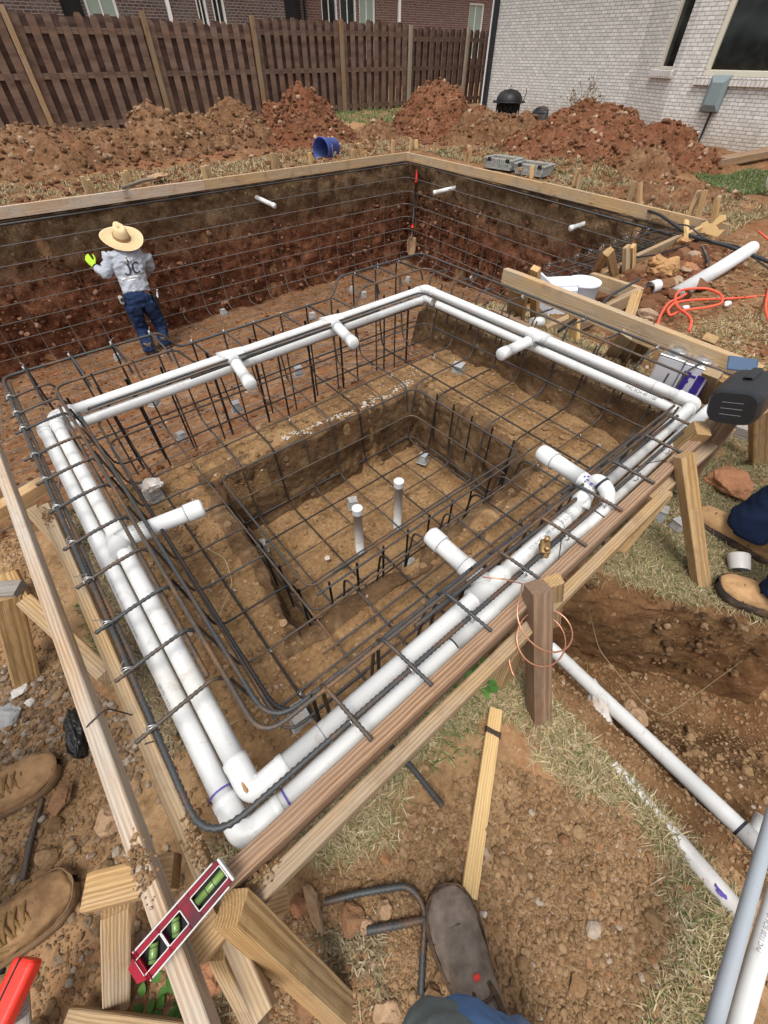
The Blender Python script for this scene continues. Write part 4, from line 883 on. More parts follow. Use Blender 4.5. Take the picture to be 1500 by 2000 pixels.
ba, bb = at(1195, 1495, -.026), at(1452, 1792, .0); pipe(resample(np.array([ba, bb]), .06), .021, parent=bp, mat='pvcdirty'); mb = MB()
for k in range(9): mb.add(ROCKS1[k % 8][0]*np.array([.006, .008, .0015])+bb+(ba-bb)*(.16+.02*rng.normal())+np.array([.004*rng.normal()-.008, .0, .0185]), ROCKS1[k % 8][1])
mb.build('primer_stain', M['purpleink'], bp)
gp = pipe(resample(np.array([at(1530, 1520, .22), at(1372, 2080, .22)]), .08), .0118, 'conduit', 'greypipe', label='grey conduit lying over the trench at the lower right corner', cat='conduit')
wp = thing('loose_pipe', 'white pipe with printed lettering beside the grey conduit', 'pipe'); wa, wb = at(1560, 1600, .20), at(1418, 2080, .20); pipe(resample(np.array([wa, wb]), .08), .0155, parent=wp); pipetext(wp, 'PVC 1120 SCH 40 HOT WATER NSF-61', wa+(wb-wa)*.45, wb-wa, .0155, -.5, .009, 'greyink', -1)
pipe(resample(np.array([at(1500, 1600, -.06), at(1475, 1655, -.1), at(1462, 1700, -.12)]), .03), .026, 'pipe_end', 'pvc', label='short white pipe end rising out of the trench at the right edge', cat='pipe')
pipe(np.array([at(1316, 577, .0), at(1400, 528, .04), at(1468, 485, .08)]), .055, 'loose_pipe', 'pvc', label='thick white pipe lying on the soil above the orange cord', cat='pipe')
pipe(np.array([at(1268, 563, .04), at(1283, 558, .04)]), .045, 'pipe_offcut', 'pvc', open_=True, label='short open piece of white pipe beside the skimmer board', cat='pipe offcut')
pipe(np.array([at(1037, 630, .2), at(1060, 628, .2)]), .026, 'pipe_offcut', 'pvc', label='small white pipe offcut behind the damp brown board', cat='pipe offcut')
pipe(np.array([at(925, 624, .02), at(960, 642, .02)]), .025, 'pipe_offcut', 'pvc', label='white pipe end low behind the rebar at the far spa corner', cat='pipe offcut')
# ---------------------------------------------------------------- reinforcement
cage = thing('rebar_cage', 'tied steel rebar cage of the spa, lining the bench and footwell', 'rebar cage')
RS = .84
def bar(pts, r=.0052, mat='rebar', parent=cage, fr=.045, ribs=True, name='bar', seg=6, wob=.004, pitch=.011):
    p = fillet(pts, fr, 5) if len(pts) > 2 else np.asarray(pts, float)
    if wob:
        p = resample(p, .07) if len(p) == 2 else p
        s = rng.integers(0, 999)
        p = p+wob*np.stack([vn(p[:, 0]*2.1+s, p[:, 1]*2.1, p[:, 2]*2.1), vn(p[:, 1]*2.1+s, p[:, 2]*2.1, p[:, 0]*2.1), vn(p[:, 2]*2.1+s, p[:, 0]*2.1, p[:, 1]*2.1)], 1)
    mb = MB(); rebar(mb, p, r*(RS if parent is not None else 1), seg, ribs, pitch); return mb.build(name, M[mat], parent)
def tie(p, d, parent, r=.011, mat='tie', tail=.011):
    """a twist of wire round a crossing"""
    x, y, z = frame(d); a = np.linspace(0, 2*math.pi, 11); q = [np.array(p)+(y*math.cos(t)+z*math.sin(t))*r+x*.003*math.sin(2*t) for t in a]
    q += [np.array(p)+z*(r+tail*.5)+x*.004+y*.006*rng.normal(), np.array(p)+z*(r+tail)+x*.01*rng.normal()+y*.01*rng.normal()]
    mb = MB(); tube(mb, q, .0013, 4); q2 = [np.array(p)+(y*math.cos(t)+z*math.sin(t))*r*.95-x*.005 for t in a]; tube(mb, q2, .0013, 4); mb.build('wire_tie', M[mat], parent)
xl, xli, yn, yni = -.187, -.045, .238, .318; yf, yfi, xr, xri = 2.12, 1.90, 2.10, 1.945; zt = .368
def dam(y, x0, x1, d=.0, z=zt): # the bar dips over the spillway in the middle of the far wall
    return [(x0, y, z), (.44+d, y, z), (.50+d, y-.01, z-.085), (1.40+d, y-.01, z-.075), (1.47+d, y, z+.02), (x1, y, z+.025)]
# outer and inner beam bars
bar([(xl, 1.0, zt-.005), (xl, yn, zt-.012), (1.60, yn+.012, zt-.012)], .0068, 'rebar', fr=.07, pitch=.0125, seg=8)
bar([(xl+.013, .62, zt-.018), (xl+.012, 2.13, zt-.01)], .0066, 'rebarrust', pitch=.0125, seg=8)
bar([(xl, .9, zt), (xl, yf+.03, zt)]+dam(yf+.03, .2, xr)[1:]+[(xr, .26, zt-.01)], .0066, 'rebar', fr=.05, seg=8)
bar([(1.62, yni, zt), (xli+.01, yni, zt), (xli, yfi+.04, zt)]+dam(yfi+.04, .2, xri)[1:]+[(xri, .40, zt)], .0064, 'rebarrust', fr=.055, seg=8)
bar([(1.2, yni+.02, zt-.03), (xli+.035, yni+.018, zt-.03), (xli+.03, 1.75, zt-.028)], .0064, 'rebar', fr=.07, seg=8)
bar([(.9, yni+.035, zt-.085), (xli+.06, yni+.035, zt-.085), (xli+.055, 1.3, zt-.06)], .0058, 'rebardark', fr=.06); bar([(xli-.018, .5, zt-.006), (xli-.016, 1.8, zt-.004)], .006, 'rebarrust')
bar([(.35, yni-.012, zt-.02), (1.66, yni-.01, zt-.02)], .0064, 'rebar', seg=8); bar([(1.0, yni+.03, zt-.03), (1.72, yni+.03, zt-.02)], .006, 'rebarrust')
bar([(.02, 1.80, zi+.012), (.02, 1.815, zi+.01), (1.83, 1.845, zi+.01), (1.845, .42, zi+.0)], .0058, 'rebar', fr=.05); bar([(.42, 1.80, zi-.0), (1.5, 1.832, zi-.002)], .0055, 'rebardark', wob=.002)
# profile bars: down the wall, along the bench, through the footwell and up again
B_, Fz = .038, -.30
fx0, fx1, fy0, fy1 = .275, 1.44, .725, 1.465
k = 0
for x in np.arange(.09, 1.86, .163):
    k += 1; far_top = zt+(-.08 if .46 < x < 1.44 else .02); m = ('rebar', 'rebardark', 'rebarrust')[k % 3]
    pts = [(x, yfi+.02, far_top), (x+.005, yfi-.02, B_+.01)]
    if fx0 < x < fx1: pts += [(x, fy1+.01, B_), (x, fy1-.03, Fz), (x, fy0+.02, Fz), (x, fy0-.02, B_)]
    pts += [(x, yni+.04, B_-.0), (x-.005, yni+.012, zt-.012)]
    bar(pts, .0048, m, fr=.055)
for y in np.arange(.47, 1.80, .163):
    k += 1; m = ('rebar', 'rebarrust', 'rebardark')[k % 3]; pts = [(xli+.012, y, zt-.015), (xli+.045, y, B_+.012)]
    if fy0 < y < fy1: pts += [(fx0-.02+.01*y, y, B_+.01), (fx0+.035, y, Fz+.01), (fx1-.035, y, Fz+.01), (fx1+.0, y, B_+.01)]
    pts += [(xri-.07, y, B_+.02), (xri-.02, y, zt-.015)]
    bar(pts, .0048, m, fr=.055)
def loopbar(x0, y0, x1, y1, z, r=.0048, m='rebar', fr=.05):
    return bar([(x0+.25, y0, z), (x0, y0, z), (x0+.015, y1, z), (x1, y1, z), (x1, y0, z), (x0+.1, y0, z+.006)], r, m, fr=fr)
for z, m in ((.03, 'rebar'), (-.13, 'rebarrust'), (-.285, 'rebar')): loopbar(fx0+.02, fy0+.02, fx1-.02, fy1-.02, z, .0052, m)
for z, m in ((.115, 'rebar'), (.225, 'rebarrust')): loopbar(xli+.05, yni+.06, xri-.06, yfi-.035, z, .0048, m)
for i, x in enumerate(np.arange(.36, 1.42, .118)): bar([(x, fy0-.012, .052), (x+.004, fy0-.006, -.24)], .0052, 'rebardark', ribs=False)
for i, y in enumerate(np.arange(.80, 1.42, .125)): bar([(fx1+.008, y, .05), (fx1+.004, y, -.24)], .005, 'rebardark', ribs=False); bar([(fx0-.008, y-.04, .05), (fx0, y-.04, -.24)], .005, 'rebardark', ribs=False)
bar([(.3, fy0-.03, .055), (1.55, fy0-.02, .06)], .005, 'rebar'); bar([(.2, .52, .055), (1.7, .53, .06)], .005, 'rebar')
# cross ties of the beam
for i, y in enumerate(np.arange(.47, 2.0, .152)):
    j = .012*rng.normal(); bar([(xl-.022-.012*rng.random(), y+j-.008, zt-.004), (xl+.06, y+j, zt+.004), (xli-.01, y+j+.008, zt+.004), (xli+.012, y+j+.01, zt-.03)], .0056, 'rebar' if i % 3 else 'rebarrust', fr=.02); tie((xl, y+j-.003, zt), (0, 1, 0), cage)
for i, x in enumerate((.115, .275, .465, .66, .845, 1.03, 1.215, 1.42, 1.60)):
    bar([(x+.01, yn-.055, zt-.0), (x, yn+.05, zt+.006), (x-.004, yni+.0, zt+.008), (x-.004, yni+.025, zt-.03), (x, yni+.03, .06)], .0056, 'rebar' if i % 4 else 'rebarrust', fr=.018); tie((x+.004, yn, zt-.012), (1, 0, 0), cage)
for i, x in enumerate(np.arange(-.1, 2.05, .168)):
    zz = zt+(-.08 if .47 < x < 1.43 else .012); bar([(x, yf+.05, -.28-.1*rng.random()), (x, yf+.05, zz), (x, yfi+.05, zz+.002), (x, yfi+.03, zz-.05)], .0056, 'rebar' if i % 2 else 'rebardark', fr=.03); tie((x, yf+.03, zz), (1, 0, 0), cage)
for i, y in enumerate(np.arange(.42, 2.0, .185)):
    bar([(xr+.005, y, zt-.01), (xri+.03, y, zt+.0), (xri-.0, y, zt-.03), (xri-.015, y, .10)], .005, 'rebar', fr=.03)
    if i % 2: tie((xr, y, zt-.008), (0, 1, 0), cage)
for x in np.arange(.09, 1.86, .326):
    for y in (.47, .633, 1.60, 1.77): tie((x+.004, y, B_+.004), (1, 0, 0), cage, .008, 'tiedark' if rng.random() < .5 else 'tie', .012)
# the rear curtain of the dam wall and its straight dark dowels
for z in (-.02, .13): bar([(-.15, yf+.02, z), (xr-.02, yf+.02, z), (xr-.02, 1.75, z), (xr+.25, 1.75, z+.02)], .005, 'rebardark', fr=.05)
for i, x in enumerate((-.02, .10, .21, .36, .575, .80, .93, 1.12, 1.33, 1.66, 1.86)): bar([(x, 1.985, -.16-.12*sm(x-.3)), (x-.005, 1.975, zi+.0)], .0078 if i % 3 else .006, 'rebardark', ribs=False)
for y in (1.2, 1.55): bar([(1.93, y, .02), (1.945, y-.02, zi-.05)], .007, 'rebardark', ribs=False)
# slab bars that run from the dam out on the pool floor are part of the pool's own mat
mat_ = thing('rebar_cage', 'thin rebar mat on the pool floor and lining the high soil banks', 'rebar cage')
PZ = lambda x, y: float(poolfloor(x, y))+.055
def pb(pts, r=.0055, m='poolbar', fr=.12): return bar(pts, r, m, mat_, fr, False, 'bar', 5, .012)
wy, wxo = POOL_FAR-.16, .17
for i in range(8):
    z = -.055-.19*i; r = .008 if i == 0 else .0065
    xw = float(wallx(wy))-wxo; pb([(-3.5, wy-.05*i*.2, z), (xw, wy-.05*i*.2, z), (float(wallx(2.0))-wxo, 2.0, z-.02)], r, 'poolbar', .15)
for i in range(3): pb([(-3.5, wy+.05-.035*i, -.02-.022*i), (float(wallx(wy))-wxo+.05, wy+.05-.035*i, -.02-.022*i), (float(wallx(2.0))-wxo+.04-.035*i, 1.9, -.05-.022*i)], .0075, 'rebardark', .15)
for x in np.arange(-1.4, 6.2, .36): pb([(x, wy+.02, -.03), (x, wy-.08, PZ(x, wy)+.05), (x+.02, wy-.6, PZ(x, wy-.6)), (x, 4.6, PZ(x, 4.6)), (x, 3.0, PZ(x, 3.0)), (x, 2.2, PZ(x, 2.2)+.02)], .0045)
for y in np.arange(2.3, 6.9, .36):
    xw = float(wallx(y))-wxo; x0 = -2.2 if y > 3 else -.9
    pb([(x0, y, PZ(x0, y)), (1.0, y, PZ(1.0, y)), (2.4, y, PZ(2.4, y)), (4.0, y, PZ(4, y)), (xw-.35, y, PZ(xw-.4, y)), (xw-.04, y, PZ(xw, y)+.2), (xw, y, -.06)], .0045)
# the steel shelf at the near pool edge behind the skimmer
led = thing('rebar_cage', 'dense small cage of rebar hanging on the pool edge behind the skimmer', 'rebar cage')
for i, (y, z) in enumerate(((2.22, -.10), (2.16, -.03), (2.08, -.11), (2.02, -.02), (1.94, -.10), (1.92, -.02), (2.24, -.02))): bar([(3.35+.06*i, y-.02, z), (5.75, y-.2, z+.02)], .007, 'rebardark' if i % 2 else 'rebar', led, ribs=False, wob=.02, seg=5)
for x in np.arange(3.5, 5.6, .22): bar([(x, 2.26, -.01), (x, 2.24, -.13), (x+.02, 1.92, -.13), (x+.02, 1.9, -.0), (x, 2.25, .0)], .005, 'rebar', led, .03, False, seg=5); tie((x, 2.2, -.02), (1, 0, 0), led, .014)
for a, b in (((1240, 352, .0), (1400, 462, .06)), ((1200, 540, .12), (1318, 478, .12)), ((1225, 352, -.05), (1420, 455, .02))): pass
def loose(pts, r, mat, label, name='loose_rebar', cat='rebar', ribs=True, fr=.05, seg=8): o = bar([at(*p[:2], z=p[2]) for p in pts], r, mat, None, fr, ribs, name, seg, .0); return tag(o, label, cat)
loose([(1148, 618, .16), (1196, 575, .16), (1250, 545, .2)], .008, 'rebar', 'steel bar slanting across the white skimmer')
loose([(1090, 648, .22), (1118, 628, .22), (1180, 592, .22)], .008, 'rebardark', 'short steel bar poking up before the skimmer')
loose([(1216, 506, .05), (1285, 497, .07), (1345, 478, .1)], .007, 'rebardark', 'thin dark bar lying over the boards above the rubble')
loose([(1372, 482, .12), (1380, 500, .07), (1388, 530, .01)], .011, 'rebar', 'short rebar end standing in the rubble beside the thick pipe')
loose([(762, 1456, .16), (805, 1500, .10), (864, 1574, .02)], .0068, 'rebar', 'rebar end sticking out below the near form board over the dry grass')
loose([(634, 1762, .014), (700, 1745, .014), (800, 1728, .016), (832, 1772, .012), (826, 1860, .01), (822, 1945, .01)], .0068, 'rebar', 'long leg of bent rebar lying left of the dark boot', fr=.06)
loose([(716, 1818, .014), (780, 1806, .014), (842, 1792, .012)], .0076, 'rebar', 'straight piece of rebar tucked under the toe of the dark boot')
loose([(82, 1560, .012), (60, 1640, .012), (45, 1720, .012)], .007, 'rebarrust', 'rusty bar lying in the soil between the two laced boots')
loose([(15, 1815, .01), (0, 1905, .01)], .008, 'rebardark', 'dark bar lying in the soil at the left edge, below the lower boot')
loose([(1170, 1035, .06), (1184, 1075, .0)], .005, 'rebardark', 'short steel pin in the grass below the near form board')
loose([(1560, 545, .1), (1500, 510, .06), (1420, 480, .06), (1350, 462, .06), (1290, 420, .04), (1215, 392, -.0)], .015, 'hose', 'black conduit running from the pool corner out to the right', 'conduit', 'conduit', False, .3)
loose([(1325, 438, .15), (1345, 440, .14), (1380, 470, .07), (1440, 478, .05), (1520, 540, .05)], .0065, 'hose', 'thin black cable bending over the boards at the right pool corner', 'cable', 'cable', False, .2)
loose([(880, 1282, .0), (600, 1300, .0)], .002, 'tiedark', '', 'x', 'x', False) if False else None
# wire loops round the boards
def wire(pts, r, mat, label, name='tie_wire', cat='wire', fr=.02): return tag(bar(pts, r, mat, None, fr, False, name, 5, .0), label, cat)
def around(bo, px, py, label):
    c = at(px, py, z=zT); return wire([c+[-.05, .0, -.09], c+[-.022, -.0, .003], c+[.022, .012, .003], c+[.035, .02, -.09]], .0016, 'tiedark', label)
around(None, 190, 1408, 'dark tie wire round the weathered left board'); wire([at(265, 1468, .24), at(285, 1452, .273), at(300, 1448, .272), at(322, 1455, .2)], .0014, 'tiedark', 'dark tie wire over the soil-stained tan board')
wire([at(1232, 918, .30), at(1262, 905, .37), at(1300, 898, .37), at(1315, 930, .30), at(1280, 945, .28)], .0016, 'tiedark', 'dark tie wire looped over the near form board by the orange-headed stake', fr=.04)
wire([at(1255, 705, .1), at(1256, 675, .3), at(1278, 630, .41), at(1283, 626, .40)], .0022, 'tiedark', 'dark tie wire over the high form board')
wire([at(385, 1062, .03), at(440, 1090, .04), at(455, 1140, .03), at(425, 1210, .03), at(380, 1245, .03)], .0012, 'straw', 'thin pale root lying on the spa bench', 'root', 'root', .1)
wire([at(1150, 1190, -.01), at(1170, 1270, -.16), at(1260, 1380, -.22), at(1300, 1400, -.2), at(1450, 1290, .0)], .0012, 'deadgrass', 'thin root hanging across the trench bank', 'root', 'root', .1)
# copper wire coil
mb = MB(); c = at(1068, 1225, .35); pts = [at(940, 1127, .36), at(1000, 1135, .37)]
e1, e2 = at(1130, 1170, .33), at(1000, 1290, .16)
q = []
for t in np.linspace(0, 4.4*math.pi, 74):
    rr = .068+.014*math.sin(t*.5+1)+.004*t/6; ctr = at(1066, 1205, .385)+np.array([.016*math.sin(t*.7), -.004*t*.5, -.011*t])
    q.append(ctr+np.array([rr*math.cos(t+1.9), rr*.85*math.sin(t+1.9)*.95, .35*rr*math.sin(t+1.6)]))
pts = np.concatenate([[at(942, 1127, .37), at(985, 1131, .38), at(1020, 1140, .40)], q]); tube(mb, pts, .0021, 6)
tag(mb.build('copper_wire', M['copper']), 'loose coil of copper wire hung round the wet stake', 'copper wire')
# brass ground clamp
cl = thing('ground_clamp', 'brass grounding clamp biting on the rebar above the white pipes', 'clamp'); cc = at(1065, 1068, .37)
mb = MB(); box(mb, cc, frame((.8, .6, .1)), (.045, .026, .014), .004); box(mb, cc-[0, 0, .016], frame((.8, .6, .1)), (.045, .026, .012), .004); mb.build('jaw', M['brass'], cl)
for s in (-1, 1):
    x, y, z = frame((.8, .6, .1)); mb = MB(); lathe(mb, [(0, .022), (.0075, .022), (.0075, .012), (.004, .012), (.004, -.03), (0, -.03)], cc+x*s*.015, (x, y, z), 8); mb.build('bolt', M['brass'], cl)
mb = MB(); tube(mb, fillet([cc+[.02, .0, .0], cc+[.05, -.01, .02], cc+[.045, -.03, -.05], cc+[.0, -.05, -.06]], .03, 6), .0015, 5); mb.build('wire', M['tiedark'], cl)
# concrete dobies
def dobie(px, py, z, label, s=.048, mat='concrete', h=.05):
    p = at(px, py, z); a = rng.random()*1.5; ax = (np.array([math.cos(a), math.sin(a), 0]), np.array([-math.sin(a), math.cos(a), 0]), np.array([0, 0, 1.])); mb = MB()
    v = []
    for k, (q, zz) in enumerate(((1.0, 0), (.98, .3), (.72, 1.0))): v += [p+ax[0]*i*s/2*q*(1+.06*rng.normal())+ax[1]*j*s/2*q*(1+.06*rng.normal())+np.array([0, 0, h*(zz-.3)]) for i, j in ((-1, -1), (1, -1), (1, 1), (-1, 1))]
    mb.add(v, [tuple(f) for f in grid_faces(3, 4, False, True)]+[(3, 2, 1, 0), (8, 9, 10, 11)])
    o = mb.build('concrete_block', M[mat], smooth=False); bv = o.modifiers.new('b', 'BEVEL'); bv.width = .004; bv.segments = 2
    return tag(o, label, 'concrete block', 'concrete spacer blocks under the rebar')
for a in ((300, 962, .0, 'block under the white stone on the left bench', .07), (893, 728, .0, 'big pale pair of blocks on the far bench', .075), (690, 985, -.33, 'block behind the nearer drain pipe', .05), (826, 897, -.33, 'block in the far corner of the footwell', .05),
    (800, 1105, -.33, 'block in the footwell below the farther drain pipe', .05), (512, 1068, -.3, 'block at the left wall of the footwell', .045), (632, 1245, -.2, 'block at the near corner of the footwell', .045), (585, 1400, .03, 'block under the corner bundle of rebar at the near spa corner', .055),
    (1215, 905, .02, 'block between the bars by the raised pipe loop', .045), (950, 1008, -.05, 'block at the right footwell edge', .045), (462, 797, -.06, 'small block left on the slope below the second jet stub', .05),
    (300, 785, -.12, 'block behind the left end of the far pipe', .05), (355, 853, .0, 'small block below the left end of the far pipe', .035), (583, 727, -.1, 'block on the soil between the two far jet stubs', .05), (1120, 920, .0, 'block behind the capped stub at right', .03)): dobie(*a[:3], 'grey concrete '+a[3], a[4], h=a[4])
for i, (px, py) in enumerate(((627, 533), (707, 505), (785, 484), (532, 575), (797, 548), (711, 578), (878, 521), (952, 552), (232, 700), (611, 620), (437, 612), (688, 568), (868, 660))):
    nm = ('seen just past the drain bar', 'left of the pool corner', 'nearest the shovel blade', 'middle of the far bank foot', 'behind the spa far corner pipe', 'behind the middle of the far pipe', 'at the foot of the right bank', 'second at the foot of the right bank', "by the worker's shoes", 'behind the far pipe', 'out on the open floor', 'just past the rebar step', 'inside the far spa corner')[i]
    a = at(px, py, -1.3)
    for _ in range(12): a = at(px, py, float(poolfloor(a[0], a[1]))+.03)
    dobie(px, py, a[2], 'small concrete block on the pool floor, '+nm, .085, h=.09)
dobie(1285, 1004, .02, 'pale concrete block beside the stake near the tan boots, the larger', .055, h=.05); dobie(1322, 1028, .02, 'pale concrete block half hidden by the stake near the tan boots', .045, h=.045)
# rocks
def rock(px, py, z, s, mat, label, seed, sc=(1, 1, .7), name='rock', cat='rock'):
    v, f = rock_shape(ICO3, seed, .5, 9); p = at(px, py, z); a = seed; c_, s_ = math.cos(a), math.sin(a); v = v*np.array(sc)*s
    v = np.stack([v[:, 0]*c_-v[:, 1]*s_, v[:, 0]*s_+v[:, 1]*c_, v[:, 2]], 1); mb = MB(); mb.add(v+p, f); return tag(mb.build(name, M[mat], smooth=False), label, cat)
rock(295, 945, .05, .045, 'white_rock', 'white rock perched on a concrete block on the left bench', 11); rock(1418, 945, .02, .10, 'red_rock', 'flat square red rock lying in the grass above the tan boots', 5, (1, .95, .55))
rock(1455, 1572, -.2, .052, 'grey_rock', 'grey pointed stone in the trench beside the long pipe', 23, (.7, 1.2, .7)); rock(1238, 1395, -.23, .042, 'tan_rock', 'rock against the middle of the trench pipe', 31); rock(1170, 1385, -.2, .06, 'white_rock', 'white flat stone under the middle of the trench pipe', 37, (.5, 1.7, .5))
rock(38, 1350, .005, .026, 'white_rock', 'white flat stone in the gravel by the left stake', 41, (1.1, .8, .4)); rock(58, 1372, .0, .014, 'white_rock', 'small white stone next to the flat one', 43)
rock(612, 1772, .01, .034, 'tan_rock', 'long flat clay chip standing by the end of the bent rebar', 47, (.5, 1.5, .4)); rock(582, 1768, .01, .02, 'red_rock', 'small orange-red rock left of the clay chip', 53); rock(688, 1795, .005, .028, 'brown_rock', 'brown clod between the two bars near the boot', 59); rock(750, 1778, .008, .018, 'tan_rock', 'pale tan stone inside the bent rebar', 61)
rock(715, 1808, .0, .02, 'tan_rock', 'tan stone under the tip of the straight rebar', 67); rock(945, 1786, .004, .0075, 'white_rock', 'tiny white pebble right of the dark boot', 71); rock(1100, 1642, .005, .012, 'brown_rock', 'dark clod alone on the smooth soil', 73); rock(1068, 1660, .003, .011, 'tan_rock', 'pale pebble left of the lone dark clod', 79)
rock(1300, 525, .06, .12, 'orange_rock', 'largest orange rock of the rubble behind the pipe offcut', 83); rock(1288, 510, .1, .07, 'orange_rock', 'orange rock on top of the largest one', 89); rock(1335, 470, .05, .06, 'orange_rock', 'orange rock at the upper edge of the rubble', 97); rock(1345, 525, .03, .07, 'red_rock', 'red block in the rubble right of the largest rock', 101)
rock(440, 1310, .0, .02, 'tan_rock', 'stone on the left spa bench', 107); rock(510, 1380, .0, .035, 'orange_rock', 'orange stone beside the near corner bundle', 109); rock(870, 1250, -.02, .02, 'orange_rock', 'orange chip on the near bench edge', 113)
rock(395, 1220, .0, .022, 'brown_rock', 'brown clod on the left bench beside the rebar', 127); rock(640, 1090, -.33, .014, 'white_rock', 'pale pebble on the footwell floor', 131); rock(795, 960, -.33, .014, 'tan_rock', 'tan pebble right of the farther drain pipe', 137); rock(120, 1560, .02, .034, 'brown_rock', 'big brown clod under the weathered left board', 139, (1, 1, .5)); rock(220, 1600, .02, .035, 'tan_rock', 'tan clod right of the lower laced boot', 149); rock(15, 1400, .0, .05, 'grey_rock', 'large grey stone above the upper laced boot', 151, (1, 1, .4))
rock(600, 1960, .0, .03, 'brown_rock', 'brown clod below the thick leaning stake', 157); rock(755, 1975, .0, .026, 'tan_rock', 'tan clod at the bottom edge left of the jeans', 163); rock(410, 1905, .0, .03, 'red_rock', 'red clod beside the weathered board end', 167); rock(1420, 1760, .0, .0, 'red_rock', 'x', 1) if False else None
# weeds and litter
def weed(px, py, z, n, L, label, seed):
    r = np.random.default_rng(seed); c = at(px, py, z); mb = MB()
    for _ in range(n):
        a = r.random()*6.283; el = .25+.9*r.random(); l = L*(.5+.7*r.random()); d = np.array([math.cos(a)*math.cos(el), math.sin(a)*math.cos(el), math.sin(el)]); s = np.array([-math.sin(a), math.cos(a), 0]); o = c+np.array([r.normal()*.03, r.normal()*.025, 0]); w_ = l*.24
        pr = [(0, .12), (.2, .7), (.45, 1), (.7, .75), (.88, .4), (1, 0.02)]; v = []
        for t, k in pr:
            q = o+d*l*t+np.array([0, 0, -.5*l*t*t]); v += [q-s*w_*k+np.array([0, 0, .15*w_*k]), q, q+s*w_*k+np.array([0, 0, .15*w_*k])]
        mb.add(v, [tuple(f) for f in grid_faces(6, 3)])
    return tag(mb.build('weed', M['weed'], smooth=True), label, 'weed')
weed(940, 1325, .0, 46, .05, 'leafy green weed under the near form board', 3); weed(1368, 915, .0, 22, .042, 'dark green weed between the stake and the square red rock', 5); weed(1310, 962, .0, 16, .04, 'green weed behind the two pale blocks by the stake', 6); weed(1375, 990, .0, 8, .025, 'small green sprig above the tan boot', 7); weed(330, 1935, .0, 14, .045, 'green weed under the weathered board end at the bottom', 15)
cp = thing('plastic_plug', 'dusty white plastic cap lying on the grass between the tan boots', 'cap'); c = at(1435, 1100, .012); x, y, z = frame((.75, .55, .35)); mb = MB(); lathe(mb, [(.030, -.042), (.034, .012), (.0335, .016), (.031, .018), (0, .0195)], c+np.array([0, 0, .024]), (y, z, x), 24); mb.build('shell', M['pvcdirty'], cp)
for i, (px, py, s) in enumerate(((1277, 805, .03), (1300, 805, .012), (1340, 600, .025))):
    v, f = rock_shape(ICO2, 300+i, .9, 6); mb = MB(); mb.add(v*np.array([s, s*.8, s*.5])+at(px if i else 1422, py if i else 593, .03), f); tag(mb.build('plastic_scrap', M['white'], smooth=False), ('crumpled white plastic scrap beside the orange cord', 'small white scrap behind the high form board', 'white scrap inside the orange loops')[i], 'litter')
# crumpled black bag
v, f = rock_shape(ICO3, 71, .9, 7); v = v*(1+.16*fbm(v[:, 0], v[:, 1], v[:, 2], 6, 3, 8))[:, None]; mb = MB(); mb.add(v*np.array([.035, .075, .035])+at(150, 1425, .02), f); tag(mb.build('plastic_bag', M['bag'], smooth=True), 'crumpled black plastic bag under the weathered left board', 'plastic bag')
# ---------------------------------------------------------------- fence
fy = 13.0
fence = thing('wooden_fence', 'tall brown wooden privacy fence of overlapping pickets behind the soil heaps', 'fence')
posts = [at(px, py, y=fy)[0] for px, py in ((47, 120), (301, 120), (502, 120), (667, 120), (798, 120), (908, 110))]
posts = [posts[0]-4.9, posts[0]-2.45]+posts+[posts[-1]+1.9]
def picket(mb, x, y, z0, h, w, t=.016):
    v = []
    lean = .006*rng.normal()
    for dy in (0, t): v += [(x-w/2, y+dy, z0), (x+w/2, y+dy, z0), (x+w/2+lean, y+dy, z0+h-.045), (x+w/2-.03+lean, y+dy, z0+h), (x-w/2+.03+lean, y+dy, z0+h), (x-w/2+lean, y+dy, z0+h-.045)]
    mb.add(v, [(0, 1, 2, 3, 4, 5), (11, 10, 9, 8, 7, 6)]+[(i, (i+1) % 6+0, (i+1) % 6+6, i+6) for i in range(6)])
for i, (a, b) in enumerate(zip(posts, posts[1:])):
    top = 1.74+.05*math.sin(i*1.7); n = int(round((b-a)/.255)); s = (b-a)/n; mb = MB(); mb2 = MB()
    for k in range(n):
        picket(mb, a+s*(k+.5), fy+.012*rng.normal()*.3, -.02+.02*rng.random(), top+.02*rng.normal(), .14)
        picket(mb2, a+s*(k+1.0), fy+.088+.004*rng.normal(), -.02, top-.005+.02*rng.normal(), .215)
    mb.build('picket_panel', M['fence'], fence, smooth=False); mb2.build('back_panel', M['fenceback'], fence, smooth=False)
    for z in (.22, .92, top-.22): lumber('rail', (a, fy+.050, z+.04), (b, fy+.050, z+.04), .035, .085, M['fence'], parent=fence)
for i, x in enumerate(posts[:-1]): lumber('post', (x, fy-.05, -.1), (x+.004, fy-.05, 1.79-.05*(i > 5)), .085, .085, M['fencegrey' if i >= 6 else 'fencepost'], parent=fence, up=(0, 1, 0), top=False)
